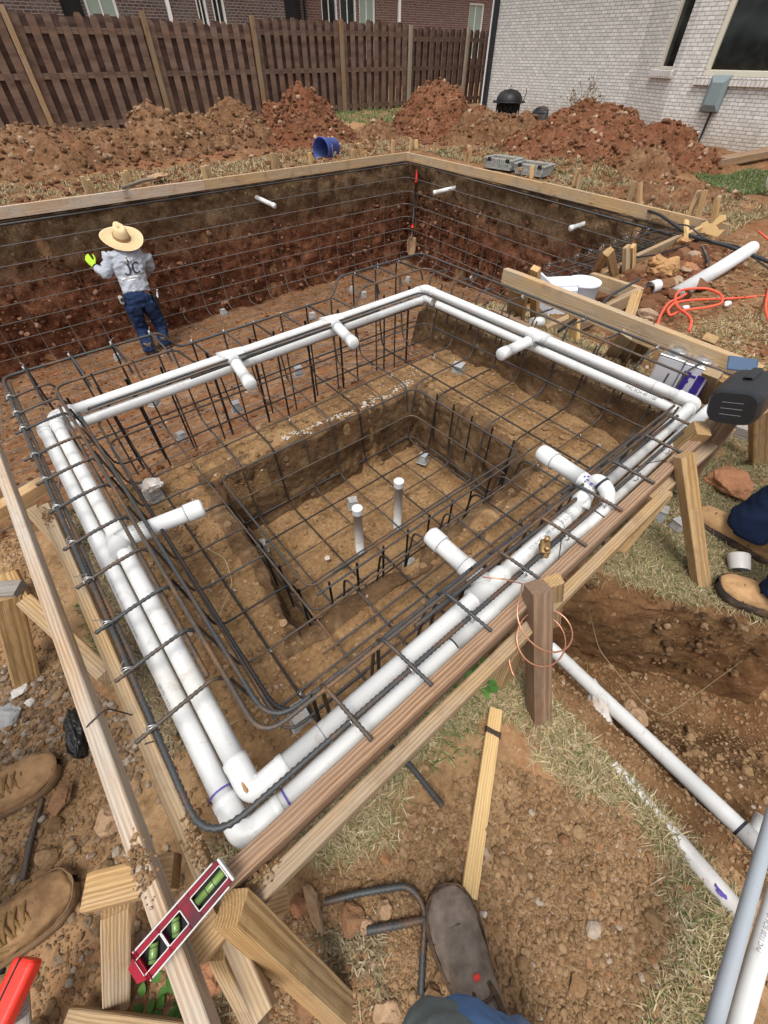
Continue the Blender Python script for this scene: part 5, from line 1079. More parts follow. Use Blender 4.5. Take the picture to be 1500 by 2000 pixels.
# ---------------------------------------------------------------- houses
def wallbox(name, parent, a, b, z0, z1, th, mat, holes=()):
    """a wall from a to b (its own X along it, Z up), with openings (x0, x1, z0, z1)"""
    a, b = np.array(a, float), np.array(b, float); L = np.linalg.norm(b-a); x = np.array([*(b-a)/L, 0]); z = np.array([0, 0, 1.]); y = np.cross(z, x); mb = MB()
    xs = sorted({0, L, *[q for h in holes for q in h[:2]]}); zs = sorted({z0, z1, *[q for h in holes for q in h[2:]]})
    for i in range(len(xs)-1):
        for j in range(len(zs)-1):
            cx, cz = (xs[i]+xs[i+1])/2, (zs[j]+zs[j+1])/2
            if any(h[0] < cx < h[1] and h[2] < cz < h[3] for h in holes): continue
            mb.add([(xs[i], 0, zs[j]), (xs[i+1], 0, zs[j]), (xs[i+1], 0, zs[j+1]), (xs[i], 0, zs[j+1])], [(0, 1, 2, 3)])
    for h in holes:
        p = [(h[0], h[2]), (h[1], h[2]), (h[1], h[3]), (h[0], h[3])]; v = [(q, d, r) for d in (0, th) for q, r in p]; mb.add(v, [(i, i+4, (i+1) % 4+4, (i+1) % 4) for i in range(4)])
    mb.add([(0, th, z0), (L, th, z0), (L, th, z1), (0, th, z1)], [(3, 2, 1, 0)]) if not holes else None
    return mb.build(name, M[mat], parent, smooth=False, M=mat4((a[0], a[1], 0), x, y, z)), (x, y, z, a)
def window(parent, fr, h, depth=.07, fw=.06, mat='cream', pane='glass', bars=(), sill=None, blind=False):
    x, y, z, a = fr; Mw = mat4((a[0], a[1], 0), x, y, z); mb = MB()
    for x0, x1, z0, z1 in ((h[0], h[1], h[3]-fw, h[3]), (h[0], h[1], h[2], h[2]+fw), (h[0], h[0]+fw, h[2]+fw, h[3]-fw), (h[1]-fw, h[1], h[2]+fw, h[3]-fw)): box(mb, ((x0+x1)/2, depth-.01, (z0+z1)/2), AX, (x1-x0-.002, .07, z1-z0-.002), .006)
    for q in bars: box(mb, (q, depth+.01, (h[2]+h[3])/2), AX, (.04, .05, h[3]-h[2]-2*fw), .004)
    w_ = mb.build('window', M[mat], parent, smooth=False, M=Mw)
    mb = MB(); mb.add([(h[0]+fw, depth+.02, h[2]+fw), (h[1]-fw, depth+.02, h[2]+fw), (h[1]-fw, depth+.02, h[3]-fw), (h[0]+fw, depth+.02, h[3]-fw)], [(0, 1, 2, 3)]); p = mb.build('pane', M[pane], w_, smooth=False)
    if sill: mb = MB(); box(mb, ((h[0]+h[1])/2, -.012, h[2]-sill/2), AX, (h[1]-h[0]+.16, .10, sill), .006); mb.build('sill', M['sillbrick'], parent, smooth=False, M=Mw)
    return w_
hs_ = thing('brick_house', 'whitewashed brick house with a bay window at the upper right', 'house')
c0 = at(945, 225, x=13.0); yb1 = 6.85; bay = .62
W0 = (13.0, c0[1]+.05); W1 = (13.0, yb1); W2 = (13.0-bay, 5.62); W3 = (13.0-bay, 3.62); W4 = (13.0, 3.0); W5 = (13.0, -4)
top = 4.2; zb = -.35
wallbox('wall', hs_, W0, W1, zb, top, .2, 'whitebrick')
L2 = math.hypot(bay, yb1-5.62); wb, fr2 = wallbox('wall', hs_, W1, W2, zb, top, .2, 'whitebrick', [(L2*.52, L2*.88, 1.0, 2.6)]); window(hs_, fr2, (L2*.52, L2*.88, 1.0, 2.6), .10, .05, sill=.12)
L3 = W2[1]-W3[1]; wb, fr3 = wallbox('wall', hs_, W2, W3, zb, top, .2, 'whitebrick', [(.50, L3-.2, .93, 2.6)]); window(hs_, fr3, (.50, L3-.2, .93, 2.6), .10, .09, sill=.12)
wallbox('wall', hs_, W3, W4, zb, top, .2, 'whitebrick'); wallbox('wall', hs_, W4, W5, zb, top, .2, 'whitebrick'); wallbox('wall', hs_, (24, W0[1]), W0, zb, top, .2, 'whitebrick'); wallbox('wall', hs_, W5, (24, -4), zb, top, .2, 'whitebrick')
mb = MB(); e = [(12.1, 11.6), (12.1, -4.6), (24.5, -4.6), (24.5, 11.6)]; v = [(x, y, top) for x, y in e]+[(18.3, 6, 7.2), (18.3, 1, 7.2)]; mb.add(v, [(0, 1, 5, 4), (1, 2, 5), (2, 3, 4, 5), (3, 0, 4), (0, 3, 2, 1)]); mb.build('roof', M['roof'], hs_, smooth=False)
dp = thing('downpipe', 'black downpipe with an elbow at its foot on the white brick corner', 'downpipe'); mb = MB(); q = (W0[0]-.05, W0[1]-.06)
box(mb, (q[0], q[1], 2.2), AX, (.09, .12, 4.1), .008); mb.build('pipe', M['downpipe'], dp, smooth=False); mb = MB(); x, y, z = frame((-.6, .15, -.55)); box(mb, (q[0]-.08, q[1]+.01, .09), (x, y, z), (.26, .12, .09), .008); mb.build('elbow', M['downpipe'], dp, smooth=False)
mb = MB(); box(mb, (q[0]+.02, q[1]+.12, 2.2), AX, (.06, .05, 4.1), .008); mb.build('corner_trim', M['white'], hs_, smooth=False)
eb = thing('electrical_box', 'grey steel electrical box under the bay window with a black cable below', 'electrical box')
p0, p1 = at(1372, 208, x=12.36), at(1432, 157, x=12.36); zc = (p0[2]+p1[2])/2; yc = at(1398, 185, x=12.36)[1]; wd, hh = .34, .50
mb = MB(); box(mb, (12.34, yc, zc), AX, (.08, wd, hh), .008); mb.build('case', M['boxgrey'], eb, smooth=False)
mb = MB(); v = []
for d, k in ((0, 1.0), (-.012, .98), (-.055, .62)): v += [(12.298+d, yc+s*wd/2*k, zc+t*hh/2*k) for s, t in ((-1, -1), (1, -1), (1, 1), (-1, 1))]
mb.add(v, [tuple(f) for f in grid_faces(3, 4, False, True)]+[(8, 9, 10, 11)]); mb.build('cover', M['boxgrey'], eb, smooth=False)
mb = MB(); tube(mb, fillet([(12.33, yc-.06, zc-hh/2), (12.33, yc-.06, zc-hh/2-.45), (12.25, yc+.18, zc-hh/2-.80), (12.2, yc+.3, -.3)], .3, 8), .022, 8); mb.build('cable', M['hose'], eb)
mb = MB(); box(mb, (12.36, yc+.03, zc-hh/2-.32), AX, (.03, .05, .05), .004); mb.build('clip', M['white'], eb, smooth=False)
# wooden ramp and stacked stones at the right edge
rm = thing('wooden_ramp', 'low orange-brown wooden ramp beside the foot of the brick house', 'ramp'); pa, pb_ = at(1405, 322, -.1), at(1560, 300, -.1); d = (pb_-pa)/np.linalg.norm(pb_-pa)
lumber('side_board', pa+[0, 0, .07], pb_+[0, 0, .14], .04, .11, M['fencepost'], parent=rm); lumber('deck_board', pa+[.25, .1, .07], pb_+[.25, .1, .14], .22, .03, M['redwood'], parent=rm)
mb = MB(); g0 = at(1510, 375, -.1)
tag((lambda v, f: MB().add(v*np.array([.16, .30, .22])+g0+np.array([0.05, -.12, .12]), f).build('stone_block', M['white_rock'], smooth=False))(*rock_shape(ICO3, 401, .15, 12)), 'big pale stone at the right frame edge near the green grass', 'stone')
# fire pit
fp = thing('fire_pit', 'black iron fire pit with lattice drum and domed mesh lid by the house corner', 'fire pit'); fc = at(988, 236, x=11.4); fc[2] = natural(fc[0], fc[1])+.02
def fl(prof, name, mat='ironblack', seg=28, parent=fp): mb = MB(); lathe(mb, [(a*1.0, b*.86) for a, b in prof], fc, seg=seg); return mb.build(name, M[mat], parent)
mb = MB()
for s in (-1, 1):
    for i in range(14):
        a0 = i*2*math.pi/14; pts = [fc+np.array([.27*math.cos(a0+s*t*.62), .27*math.sin(a0+s*t*.62), .09+.255*t]) for t in np.linspace(0, 1, 7)]; tube(mb, pts, .013, 4)
mb.build('lattice_drum', M['ironblack'], fp)
fl([(.27, .06), (.28, .06), (.28, .11), (.27, .11), (.27, .06)], 'base_ring'); fl([(.27, .40), (.38, .41), (.39, .43), (.37, .445), (.27, .43), (.27, .40)], 'rim'); fl([(.24, .42), (.22, .2), (0, .14)], 'bowl', 'blackmatte')
fl([(.30, .445), (.29, .50), (.24, .58), (.15, .635), (.05, .66), (0, .663)], 'lid'); mb = MB(); tube(mb, [fc+np.array([.035*math.cos(t), 0, .605+.035*math.sin(t)]) for t in np.linspace(0, 2*math.pi, 14)], .006, 5); mb.build('handle', M['ironblack'], fp)
mb = MB()
for a in (.4, 2.0, 3.6, 5.2): tube(mb, [fc+np.array([r*math.cos(a), r*math.sin(a), z*.86]) for r, z in ((.303, .46), (.293, .51), (.242, .59), (.153, .645), (.02, .67))], .008, 5)
mb.build('lid_rib', M['ironblack'], fp)
mb = MB()
for a in (.8, 2.9, 5.0): box(mb, fc+np.array([.25*math.cos(a), .25*math.sin(a), .03]), AX, (.03, .03, .10), .003)
mb.build('foot', M['ironblack'], fp)
mb = MB(); tube(mb, fillet([fc+[.1, -.33, .37], fc+[.12, -.37, .50], fc+[.12, -.37, .60]], .05, 4), .008, 5); mb.build('poker', M['ironblack'], fp)
cp_ = at(1032, 246, x=10.6); pipe([[cp_[0], cp_[1], -.1], [cp_[0], cp_[1], .1], [cp_[0], cp_[1], at(1032, 226, x=10.6)[2]]], .055, 'vent_pipe', 'cream', label='cream capped pipe standing beside the fire pit', cat='pipe')
pipe([(12.5, 9.65, -.1), (12.5, 9.65, .1), (12.5, 9.65, .28)], .05, 'vent_pipe', 'white', label='white pipe right behind the rim of the fire pit', cat='pipe')
mb = MB(); hc = at(1050, 236, x=12.3); hc[2] = natural(hc[0], hc[1])
for k in range(5): tube(mb, [hc+np.array([.1*math.sin(t)+.01*k, (.26-.01*k)*math.cos(t), .05+.03*k+.10*max(0, math.sin(t))]) for t in np.linspace(0, 2*math.pi, 26)], .013, 6)
tag(mb.build('garden_hose', M['hose']), 'coiled dark garden hose on the ground against the white brick', 'hose')
# bare shrub
sh = thing('shrub', 'thin leafless shrub against the white brick behind the red heap', 'shrub'); sb = at(1138, 222, x=12.4); sb[2] = 0.0; mb = MB(); lf = MB()
for k in range(16):
    a = rng.random()*6.28; p = sb.copy(); d = np.array([.25*math.cos(a), .25*math.sin(a), 1.0]); pts = [p.copy()]
    for s in range(6): d = d+np.array([rng.normal()*.3, rng.normal()*.3, .05]); d /= np.linalg.norm(d); p = p+d*(.09+.08*rng.random()); pts.append(p.copy())
    tube(mb, pts, np.linspace(.008, .003, len(pts)), 4)
    for q in pts[2:]:
        for _ in range(3):
            o = q+rng.normal(size=3)*.05; u = rng.normal(size=3)*.022; w2 = rng.normal(size=3)*.016; lf.add([o-u, o+w2, o+u, o-w2], [(0, 1, 2, 3)])
mb.build('stem', M['fencegrey'], sh); lf.build('foliage', M['deadgrass'], sh, smooth=False)
# neighbours' houses beyond the fence
nh = thing('brick_house', 'dark grey-brown brick house seen over the left half of the fence', 'house'); hy = 22.0
wx = lambda px, py: at(px, py, y=hy)
def nwin(px0, px1): return (wx(px0, 15)[0], wx(px1, 15)[0])
hl = [nwin(338, 400), nwin(768, 810), nwin(828, 880)]
xA, xB = -14.0, wx(556*1.0, 10)[0]
def nhouse(parent, x0, x1, mat, wins, y=hy, doors=(), zl=-.5, zt=4.0):
    H_ = [(a-x0, b-x0, 1.0, 2.9) for a, b in wins]; D_ = [(a-x0, b-x0, zl, 3.2) for a, b in doors]
    _, fr = wallbox('wall', parent, (x0, y), (x1, y), zl, zt, .2, mat, H_+D_)
    for h in H_: window(parent, fr, h, .1, .08, 'white', 'blind' if h[1]-h[0] > .9 else 'glass', [(h[0]+h[1])/2])
    for d in D_:
        x, y_, z, a = fr; mb = MB(); mb.add([(d[0], .21, d[2]), (d[1], .21, d[2]), (d[1], .21, d[3]), (d[0], .21, d[3])], [(0, 1, 2, 3)]); mb.build('dark_recess', M['blackmatte'], parent, smooth=False, M=mat4((a[0], a[1], 0), x, y_, z))
    wallbox('wall', parent, (x1, y), (x1, y+9), zl, zt, .2, mat); wallbox('wall', parent, (x0, y+9), (x0, y), zl, zt, .2, mat)
    mb = MB(); v = [(x0-.4, y-.5, zt), (x1+.4, y-.5, zt), (x1+.4, y+9.5, zt), (x0-.4, y+9.5, zt), (x0+3, y+4.5, zt+2.6), (x1-3, y+4.5, zt+2.6)]; mb.add(v, [(0, 1, 5, 4), (1, 2, 5), (2, 3, 4, 5), (3, 0, 4), (0, 3, 2, 1)]); mb.build('roof', M['roof'], parent, smooth=False)
x2 = wx(600, 10)[0]
nhouse(nh, xA, x2, 'darkbrick', [nwin(168, 230), nwin(384, 405), nwin(415, 440)], doors=[nwin(120, 165), nwin(556, 600)])
mb = MB(); box(mb, (wx(325, 5)[0], hy-.06, 2), AX, (.12, .1, 5), .01); mb.build('downpipe', M['white'], nh, smooth=False)
n2 = thing('brick_house', 'brown brick house with pale blinds seen over the right half of the fence', 'house'); 
nhouse(n2, x2+.2, wx(985, 30)[0]+2.5, 'redbrick', [nwin(636, 668), nwin(672, 705), nwin(710, 742), nwin(926, 956)], y=hy+.3)
mb = MB(); box(mb, (wx(787, 10)[0], hy+.24, 2), AX, (.13, .1, 5), .01); mb.build('downpipe', M['white'], n2, smooth=False)
# ---------------------------------------------------------------- props round the pool
bk = thing('bucket', 'blue plastic bucket lying on its side behind the far form board', 'bucket'); bc = at(640, 300, y=7.55); bc[2] = .17; ax = np.array([-.93, -.34, .03]); x, y, z = frame(ax); L = .37
mb = MB(); pr = [(.0, -L/2), (.128, -L/2), (.131, -L/2+.01), (.143, L/2-.1), (.149, L/2-.1), (.149, L/2-.09), (.145, L/2-.085), (.150, L/2-.05), (.157, L/2-.05), (.158, L/2-.035), (.150, L/2-.03), (.152, L/2-.006), (.160, L/2-.004), (.160, L/2), (.147, L/2), (.125, -L/2+.012), (0, -L/2+.012)]
lathe(mb, pr, bc, (y, z, x), 32); mb.build('pail', M['bluebucket'], bk)
mb = MB(); lathe(mb, [(.1372, -.055), (.1392, .0), (.1372, -.054)], bc, (y, z, x), 14, -1.9, -.2); tube(mb, [bc+x*(.05)+(y*math.cos(t)+z*math.sin(t))*.1425 for t in np.linspace(-2.2, .6, 20)], .0018, 4); 
for k in range(9):
    t = -1.5+k*.15; c = bc+x*(-.02+.02*math.sin(k*2.1))+(y*math.cos(t)+z*math.sin(t))*.1405; box(mb, c, (x, -y*math.sin(t)+z*math.cos(t), y*math.cos(t)+z*math.sin(t)), (.05+.02*math.cos(k*3), .012, .001), .0004)
mb.build('white_print', M['whiteink'], bk)
def bailpts(): return [bc+x*(L/2-.06)+y*.16*math.cos(t)+z*.16*math.sin(t)-x*.10*math.sin(t)*1.2 for t in np.linspace(math.pi, 2*math.pi, 16)]
mb = MB(); tube(mb, bailpts(), .003, 5); mb.build('handle', M['tiedark'], bk)
def crate(px, py, label, ln=.50, wd=.34, hh=.13, ang=0.):
    t_ = thing('crate', label, 'crate', 'shallow grey crates by the right pool board'); c = at(px, py, .08); c[2] = natural(c[0], c[1])+.02; a = ang
    X_, Y_, Z_ = np.array([math.cos(a), math.sin(a), 0]), np.array([-math.sin(a), math.cos(a), 0]), np.array([0, 0, 1.]); fl_ = .012
    mb = MB(); box(mb, c+Z_*.01, (X_, Y_, Z_), (ln-.06, wd-.06, .015), .003); mb.build('floor', M['crate'], t_, smooth=False)
    for u, v, l in ((X_, Y_, ln), (Y_, X_, wd)):
        wv = wd if u is X_ else ln
        for s in (-1, 1):
            mb = MB(); o = c+v*s*(wv/2-.02)
            box(mb, o+Z_*(hh-.012), (u, np.cross(Z_, u), Z_), (l, .022, .024), .004); box(mb, o+Z_*.03-v*s*.012, (u, np.cross(Z_, u), Z_), (l-.05, .014, .06), .003)
            for k in np.linspace(-l/2+.02, l/2-.02, int(l/.035)): box(mb, o+u*k+Z_*(hh*.58)-v*s*.006, (u, np.cross(Z_, u), Z_), (.012, .012, hh*.62), .002)
            mb.build('side', M['crate'], t_, smooth=False)
    for k in (-.3, .33): mb = MB(); box(mb, c+X_*ln*k-Y_*(wd/2-.008)+Z_*(hh-.02), (X_, Y_, Z_), (.06, .01, .045), .002); mb.build('badge', M['blackmatte'], t_, smooth=False)
    return t_, c, X_, Y_
cr, c1, X1, Y1 = crate(982, 323, 'shallow dusty grey crate by the right pool board, the left one', ang=-1.45); cr2, c2, X2, Y2 = crate(1042, 331, 'shallow dusty grey crate behind a pale stake, the right one', ang=-1.42)
mb = MB(); box(mb, c2-Y2*.17+np.array([0, 0, .07])-X2*.12, (X2, Y2, AX[2]), (.05, .02, .04), .003); mb.build('badge', M['orange_rock'], cr2, smooth=False)
# shovels
def shovel(p0, p1, label, red=True, face=(0, -1, 0)):
    """p0 = grip end, p1 = tip of the blade"""
    t_ = thing('shovel', label, 'shovel'); p0, p1 = np.array(p0, float), np.array(p1, float); L = np.linalg.norm(p1-p0); x, y, z = frame(p1-p0, face); bl = .30
    P = lambda a, b=0., c=0.: p0+x*a+y*b+z*c
    if red:
        for a, b, r, m, nm in ((0, .30, .021, 'redplastic', 'grip'), (.28, L-bl-.18, .017, 'black', 'shaft'), (L-bl-.20, L-bl-.14, .02, 'redplastic', 'collar'), (L-bl-.15, L-bl+.03, .016, 'rebar', 'socket')): mb = MB(); tube(mb, [P(a), P((a+b)/2), P(b)], r, 8); mb.build(nm, M[m], t_)
    else: mb = MB(); tube(mb, [P(0), P(L/2, .0, .01), P(L-bl+.03)], .019, 8); mb.build('shaft', M['fencegrey'], t_)
    mb = MB(); n, m = 13, 9; v = []
    for i in range(n):
        t = i/(n-1); w_ = .11*(min(1, .80+t*.9) if t < .35 else 1)*(1 if t < .62 else math.sqrt(max(.0, 1-((t-.62)/.38)**2))+.02)
        for j in range(m): s = j/(m-1)*2-1; v.append(P(L-bl+bl*t, w_*s, .03*s*s-.025*(1-t)*t*2))
    mb.add(v, [tuple(f) for f in grid_faces(n, m)]); o = mb.build('blade', M['tan_rock'], t_); sd = o.modifiers.new('s', 'SOLIDIFY'); sd.thickness = .004
shovel(at(816, 314, y=6.78), at(801, 500, y=6.50), 'shovel with a red grip standing in the far pool corner')
shovel(at(236, 368, .13), at(321, 342, .10), 'wooden-handled shovel lying on the far form board', False, (0, 0, 1))
# skimmer
sk = thing('pool_skimmer', 'white plastic pool skimmer box with a round throat between the boards', 'skimmer'); sc = at(1142, 548, .17); D = AX
mb = MB(); lathe(mb, [(.105, -.16), (.108, -.02), (.115, -.015), (.115, .0), (.100, .0), (.094, -.12), (0, -.13)], sc, seg=32); mb.build('throat', M['skimmer'], sk)
mb = MB(); lathe(mb, [(.098, -.40), (.12, -.2), (.125, -.15), (.105, -.14)], sc, seg=32); mb.build('body', M['skimmer'], sk)
mb = MB(); u = np.array([-.55, .35, 0]); u /= np.linalg.norm(u); w_ = np.array([-u[1], u[0], 0]); box(mb, sc+u*.17+AX[2]*-.13, (u, w_, AX[2]), (.18, .21, .24), .012)
for k in (-.08, 0, .08): box(mb, sc+u*.17+w_*k+AX[2]*-.004, (u, w_, AX[2]), (.19, .008, .02), .002)
mb.build('mouth', M['skimmer'], sk, smooth=False); mb = MB(); box(mb, sc+u*.27+AX[2]*-.13, (u, w_, AX[2]), (.014, .27, .30), .003); mb.build('flange', M['skimmer'], sk, smooth=False)
mb = MB(); tube(mb, [sc+[.1, -.06, -.18], sc+[.15, -.09, -.18]], .028, 14); mb.build('port', M['skimmer'], sk)
mb = MB(); box(mb, sc+[.02, -.0, -.05], (w_, u, AX[2]), (.17, .06, .006), .002); mb.build('weir', M['skimmer'], sk, smooth=False)
# cans of cement
def can(px, py, zt, label, purple):
    t_ = thing('metal_can', label, 'can', 'cement cans behind the damp brown board'); c = at(px, py, zt); hh = .235; a = .08; X_, Y_ = np.array([math.cos(a), math.sin(a), 0]), np.array([-math.sin(a), math.cos(a), 0]); Z_ = AX[2]; ax = (X_, Y_, Z_)
    mb = MB(); box(mb, c-Z_*hh/2, ax, (.165, .105, hh), .006); b = mb.build('body', M['canpurple' if purple else 'cangrey'], t_, smooth=False)
    mb = MB(); box(mb, c+Z_*.002, ax, (.168, .108, .008), .003); mb.build('top_rim', M['canmetal'], t_, smooth=False); mb = MB(); lathe(mb, [(.036, .004), (.036, .012), (.031, .020), (.02, .016), (.012, .022), (0, .022)], c-X_*.02, ax, 20); mb.build('lid', M['canmetal'], t_)
    if purple:
        mb = MB(); 
        for s, (w2, d2) in ((-1, (.105, X_)), ):
            for k in (-.030, .026): box(mb, c-Z_*(hh*.5)-X_*.0832+Y_*k, (Y_, X_, Z_), (.03, .002, hh*.78), .0008)
            for k in range(7): box(mb, c-Z_*(.04+.028*k)-X_*.0834+Y_*(.03*math.sin(k*2.3)), (Y_, X_, Z_), (.022+.012*math.sin(k), .002, .012), .0006)
        box(mb, c-Z_*hh*.5-Y_*.0535, (X_, Y_, Z_), (.15, .002, hh*.9), .0008); mb.build('label', M['purple'], t_, smooth=False)
    return t_
can(1327, 688, .345, 'pale grey square can with tin cap, the left of two', False); can(1377, 706, .345, 'square can with purple label and tin cap, the right of two', True)
# black device
dv = thing('power_tool_battery', 'black plastic device with slotted face set on the near form board end', 'tool'); 
dv.name = 'work_light'; dc = at(1452, 775, .50); x = at(1360, 850, .44)-at(1490, 720, .56); x /= np.linalg.norm(x); te = EYE-dc; te /= np.linalg.norm(te); x = x*.75+te*.6; x /= np.linalg.norm(x); y = np.cross((.3, .3, .9), x); y /= np.linalg.norm(y); z = np.cross(x, y)
def rbox(c, ax, dims, rr, seg=6):
    dx, dy, dz = dims; mb = MB(); pr = []
    for sy, sz, a0 in ((1, 1, 0), (-1, 1, 90), (-1, -1, 180), (1, -1, 270)):
        for k in range(seg): t = R(a0+90*k/(seg-1)); pr.append((sy*(dy/2-rr)+rr*math.cos(t), sz*(dz/2-rr)+rr*math.sin(t)))
    n = len(pr); v = []
    for xx, s in ((-dx/2, .86), (-dx/2+rr*.4, .97), (-dx/2+rr, 1), (dx/2-rr, 1), (dx/2-rr*.4, .97), (dx/2, .86)): v += [np.asarray(c)+ax[0]*xx+ax[1]*p*s+ax[2]*q*s for p, q in pr]
    mb.add(v, [tuple(f) for f in grid_faces(6, n, False, True)]+[tuple(range(n))[::-1], tuple(range(5*n, 6*n))]); return mb
o = rbox(dc, (x, y, z), (.20, .14, .115), .038).build('body', M['black'], dv); flatcaps(o)
o = rbox(dc+x*.088, (x, y, z), (.022, .112, .088), .022).build('face', M['blackmatte'], dv); flatcaps(o)
for k in (-.02, 0, .02): mb = MB(); box(mb, dc+x*.0996+z*k, (y, x, z), (.056, .002, .0016), .0005); mb.build('slot', M['greyink'], dv, smooth=False)
o = rbox(dc+z*.056-x*.04, (x, y, z), (.09, .03, .02), .008).build('latch', M['black'], dv)
o = MB(); box(o, at(1450, 712, .46), frame((.5, -.85, 0), (-.5, -.35, 1)), (.10, .06, .008), .003); tag(o.build('tablet', M['navy'], smooth=False), 'dark blue flat plate leaning on the end of the high form board', 'plate')
lumber('support_block', dc+[.03, .0, -.05], dc+[.03, .0, -.42], .04, .06, M['redwood'], parent=dv, up=(0, 1, 0), top=False)
# orange cord
oc = [(980, 672, .02), (985, 640, .05), (1000, 610, .08)]
ocp = [(1272, 668, .12), (1278, 640, .14), (1290, 610, .08), (1312, 588, .08), (1345, 573, .1), (1385, 568, .1), (1405, 578, .1), (1408, 595, .09), (1385, 603, .08), (1340, 603, .08), (1300, 625, .07), (1308, 612, .08), (1345, 590, .09), (1380, 585, .09), (1400, 588, .08), (1440, 586, .03), (1500, 580, .03), (1600, 570, .03)]
def smoothpath(p, n=8):
    p = np.array(p, float); t = np.arange(len(p)); tt = np.linspace(0, len(p)-1, len(p)*n); q = np.stack([np.interp(tt, t, p[:, k]) for k in range(3)], 1)
    for _ in range(n): q[1:-1] = (q[:-2]+2*q[1:-1]+q[2:])/4
    return q
mb = MB(); tube(mb, smoothpath([at(1345, 648, .12), at(1352, 625, .14), at(1340, 612, .1), at(1322, 600, .06), at(1318, 578, .05), at(1330, 565, .06), at(1380, 562, .07), at(1410, 575, .07), at(1412, 592, .07), at(1385, 600, .06), at(1330, 606, .05), at(1308, 618, .06), at(1303, 605, .06), at(1318, 590, .06), at(1360, 585, .05), at(1420, 584, .02), at(1500, 577, .02), at(1620, 570, .02)]), .0085, 7)
tube(mb, smoothpath([at(1274, 668, .13), at(1280, 645, .13), at(1290, 615, .07), at(1304, 592, .06), at(1330, 580, .07), at(1340, 574, .05)]), .0085, 7); tag(mb.build('extension_cord', M['orange']), 'orange extension cord looped on the soil behind the high form board', 'cord')
mb = MB(); tube(mb, smoothpath([at(1482, 452, .03), at(1500, 468, .03), at(1560, 500, .03)]), .009, 7); tag(mb.build('extension_cord', M['orange']), 'short length of orange cord at the right frame edge by the black conduit', 'cord')
mb = MB(); tube(mb, smoothpath([at(1520, 515, .0), at(1502, 560, .03), at(1494, 600, .05), at(1502, 630, .04), at(1540, 650, .03)]), .0085, 7); tag(mb.build('extension_cord', M['orange']), 'orange cord hanging in a curve at the right frame edge', 'cord')
# torpedo level
lv = thing('spirit_level', 'scuffed red torpedo level with three green vials across the board corner', 'spirit level'); a, b = at(270, 1895, .395), at(437, 1702, .395); x = (b-a)/np.linalg.norm(b-a); c = (a+b)/2; L = np.linalg.norm(b-a)+.012; nn_ = EYE-c; nn_ /= np.linalg.norm(nn_); y = np.cross(nn_, x); y /= np.linalg.norm(y); z = np.cross(x, y); hw = .0195
wins = [(-.31, .036), (-.08, .03), (.30, .05)]
mb = MB(); 
def lev(u0, u1, v0, v1): box(mb, c+x*(u0+u1)/2+y*(v0+v1)/2, (x, y, z), (u1-u0, v1-v0, .013), .001)
xs = [-L/2+.016]+sum([[p*L-w2/2, p*L+w2/2] for p, w2 in wins], [])+[L/2-.004]
for k in range(0, len(xs), 2): lev(xs[k]-.0005, xs[k+1]+.0005, -hw, hw)
for p, w2 in wins: lev(p*L-w2/2, p*L+w2/2, hw-.0085, hw-.0002); lev(p*L-w2/2, p*L+w2/2, -hw+.0002, -hw+.0085)
v = [c+x*u+y*q*hw+z*s*.0065 for s in (-1, 1) for u, q in ((-L/2+.0155, -1), (-L/2+.0155, 1), (-L/2, .55), (-L/2, -.55))]; mb.add(v, [(0, 1, 2, 3), (7, 6, 5, 4), (1, 2, 6, 5), (2, 3, 7, 6), (3, 0, 4, 7)])
mb.build('body', M['levelred'], lv, smooth=False)
for s in (-1, 1): mb = MB(); box(mb, c+y*s*(hw+.0012), (x, y, z), (L-.02, .0026, .0155), .0008); mb.build('edge', M['levelmetal'], lv, smooth=False)
mb = MB(); box(mb, c+x*(L/2-.002), (x, y, z), (.004, hw*2, .0145), .0008); mb.build('end_cap', M['levelmetal'], lv, smooth=False)
for p, w2 in wins:
    fr_ = mb = MB(); q = c+x*p*L+z*.0068; h2 = hw-.0085
    for s in (-1, 1): box(mb, q+y*s*h2, (x, y, z), (w2, .0016, .002), .0004); box(mb, q+x*s*w2/2, (y, x, z), (h2*2, .0016, .002), .0004)
    mb.build('vial_frame', M['levelmetal'], lv, smooth=False); mb = MB(); d = x if w2 > .045 else ((y*.8+x*.6) if p < -.2 else (y*.95+x*.5)); d = d/np.linalg.norm(d); l = w2*.46 if w2 > .045 else h2*.95
    tube(mb, [c+x*p*L-d*l, c+x*p*L, c+x*p*L+d*l], .0058, 12); vv = mb.build('vial', M['vial'], lv); mb = MB(); box(mb, c+x*p*L-z*.0055, (x, y, z), (w2, h2*2, .002), .0004); mb.build('vial_back', M['blackmatte'], lv, smooth=False)
    for s in (-1, 1): ring(vv, c+x*p*L+d*.006*s, d, .0058, 'bubble_line', 'ink', .0005)
# red object at the lower left corner
rd = thing('marker_flag', 'bright red plastic tool end at the lower left corner', 'tool'); rd.name = 'hand_tool'
c = at(22, 1945, .22); mb = MB(); u = at(40, 1905, .22)-at(0, 1990, .22); u /= np.linalg.norm(u); w_ = np.cross((0, 0, 1), u)
o = rbox(c, (u, w_, AX[2]), (.085, .04, .03), .008).build('head', M['redplastic'], rd, smooth=False); mb = MB(); box(mb, c+AX[2]*.014+w_*.006, (u, w_, AX[2]), (.086, .003, .004), .0005); mb.build('groove', M['blackmatte'], rd, smooth=False)
pst((45, 2080), (35, 1960), .02, .18, 'board end under the red tool at the lower left corner', 'greyend', up=(1, 0, 0), th=.05, w=.03)
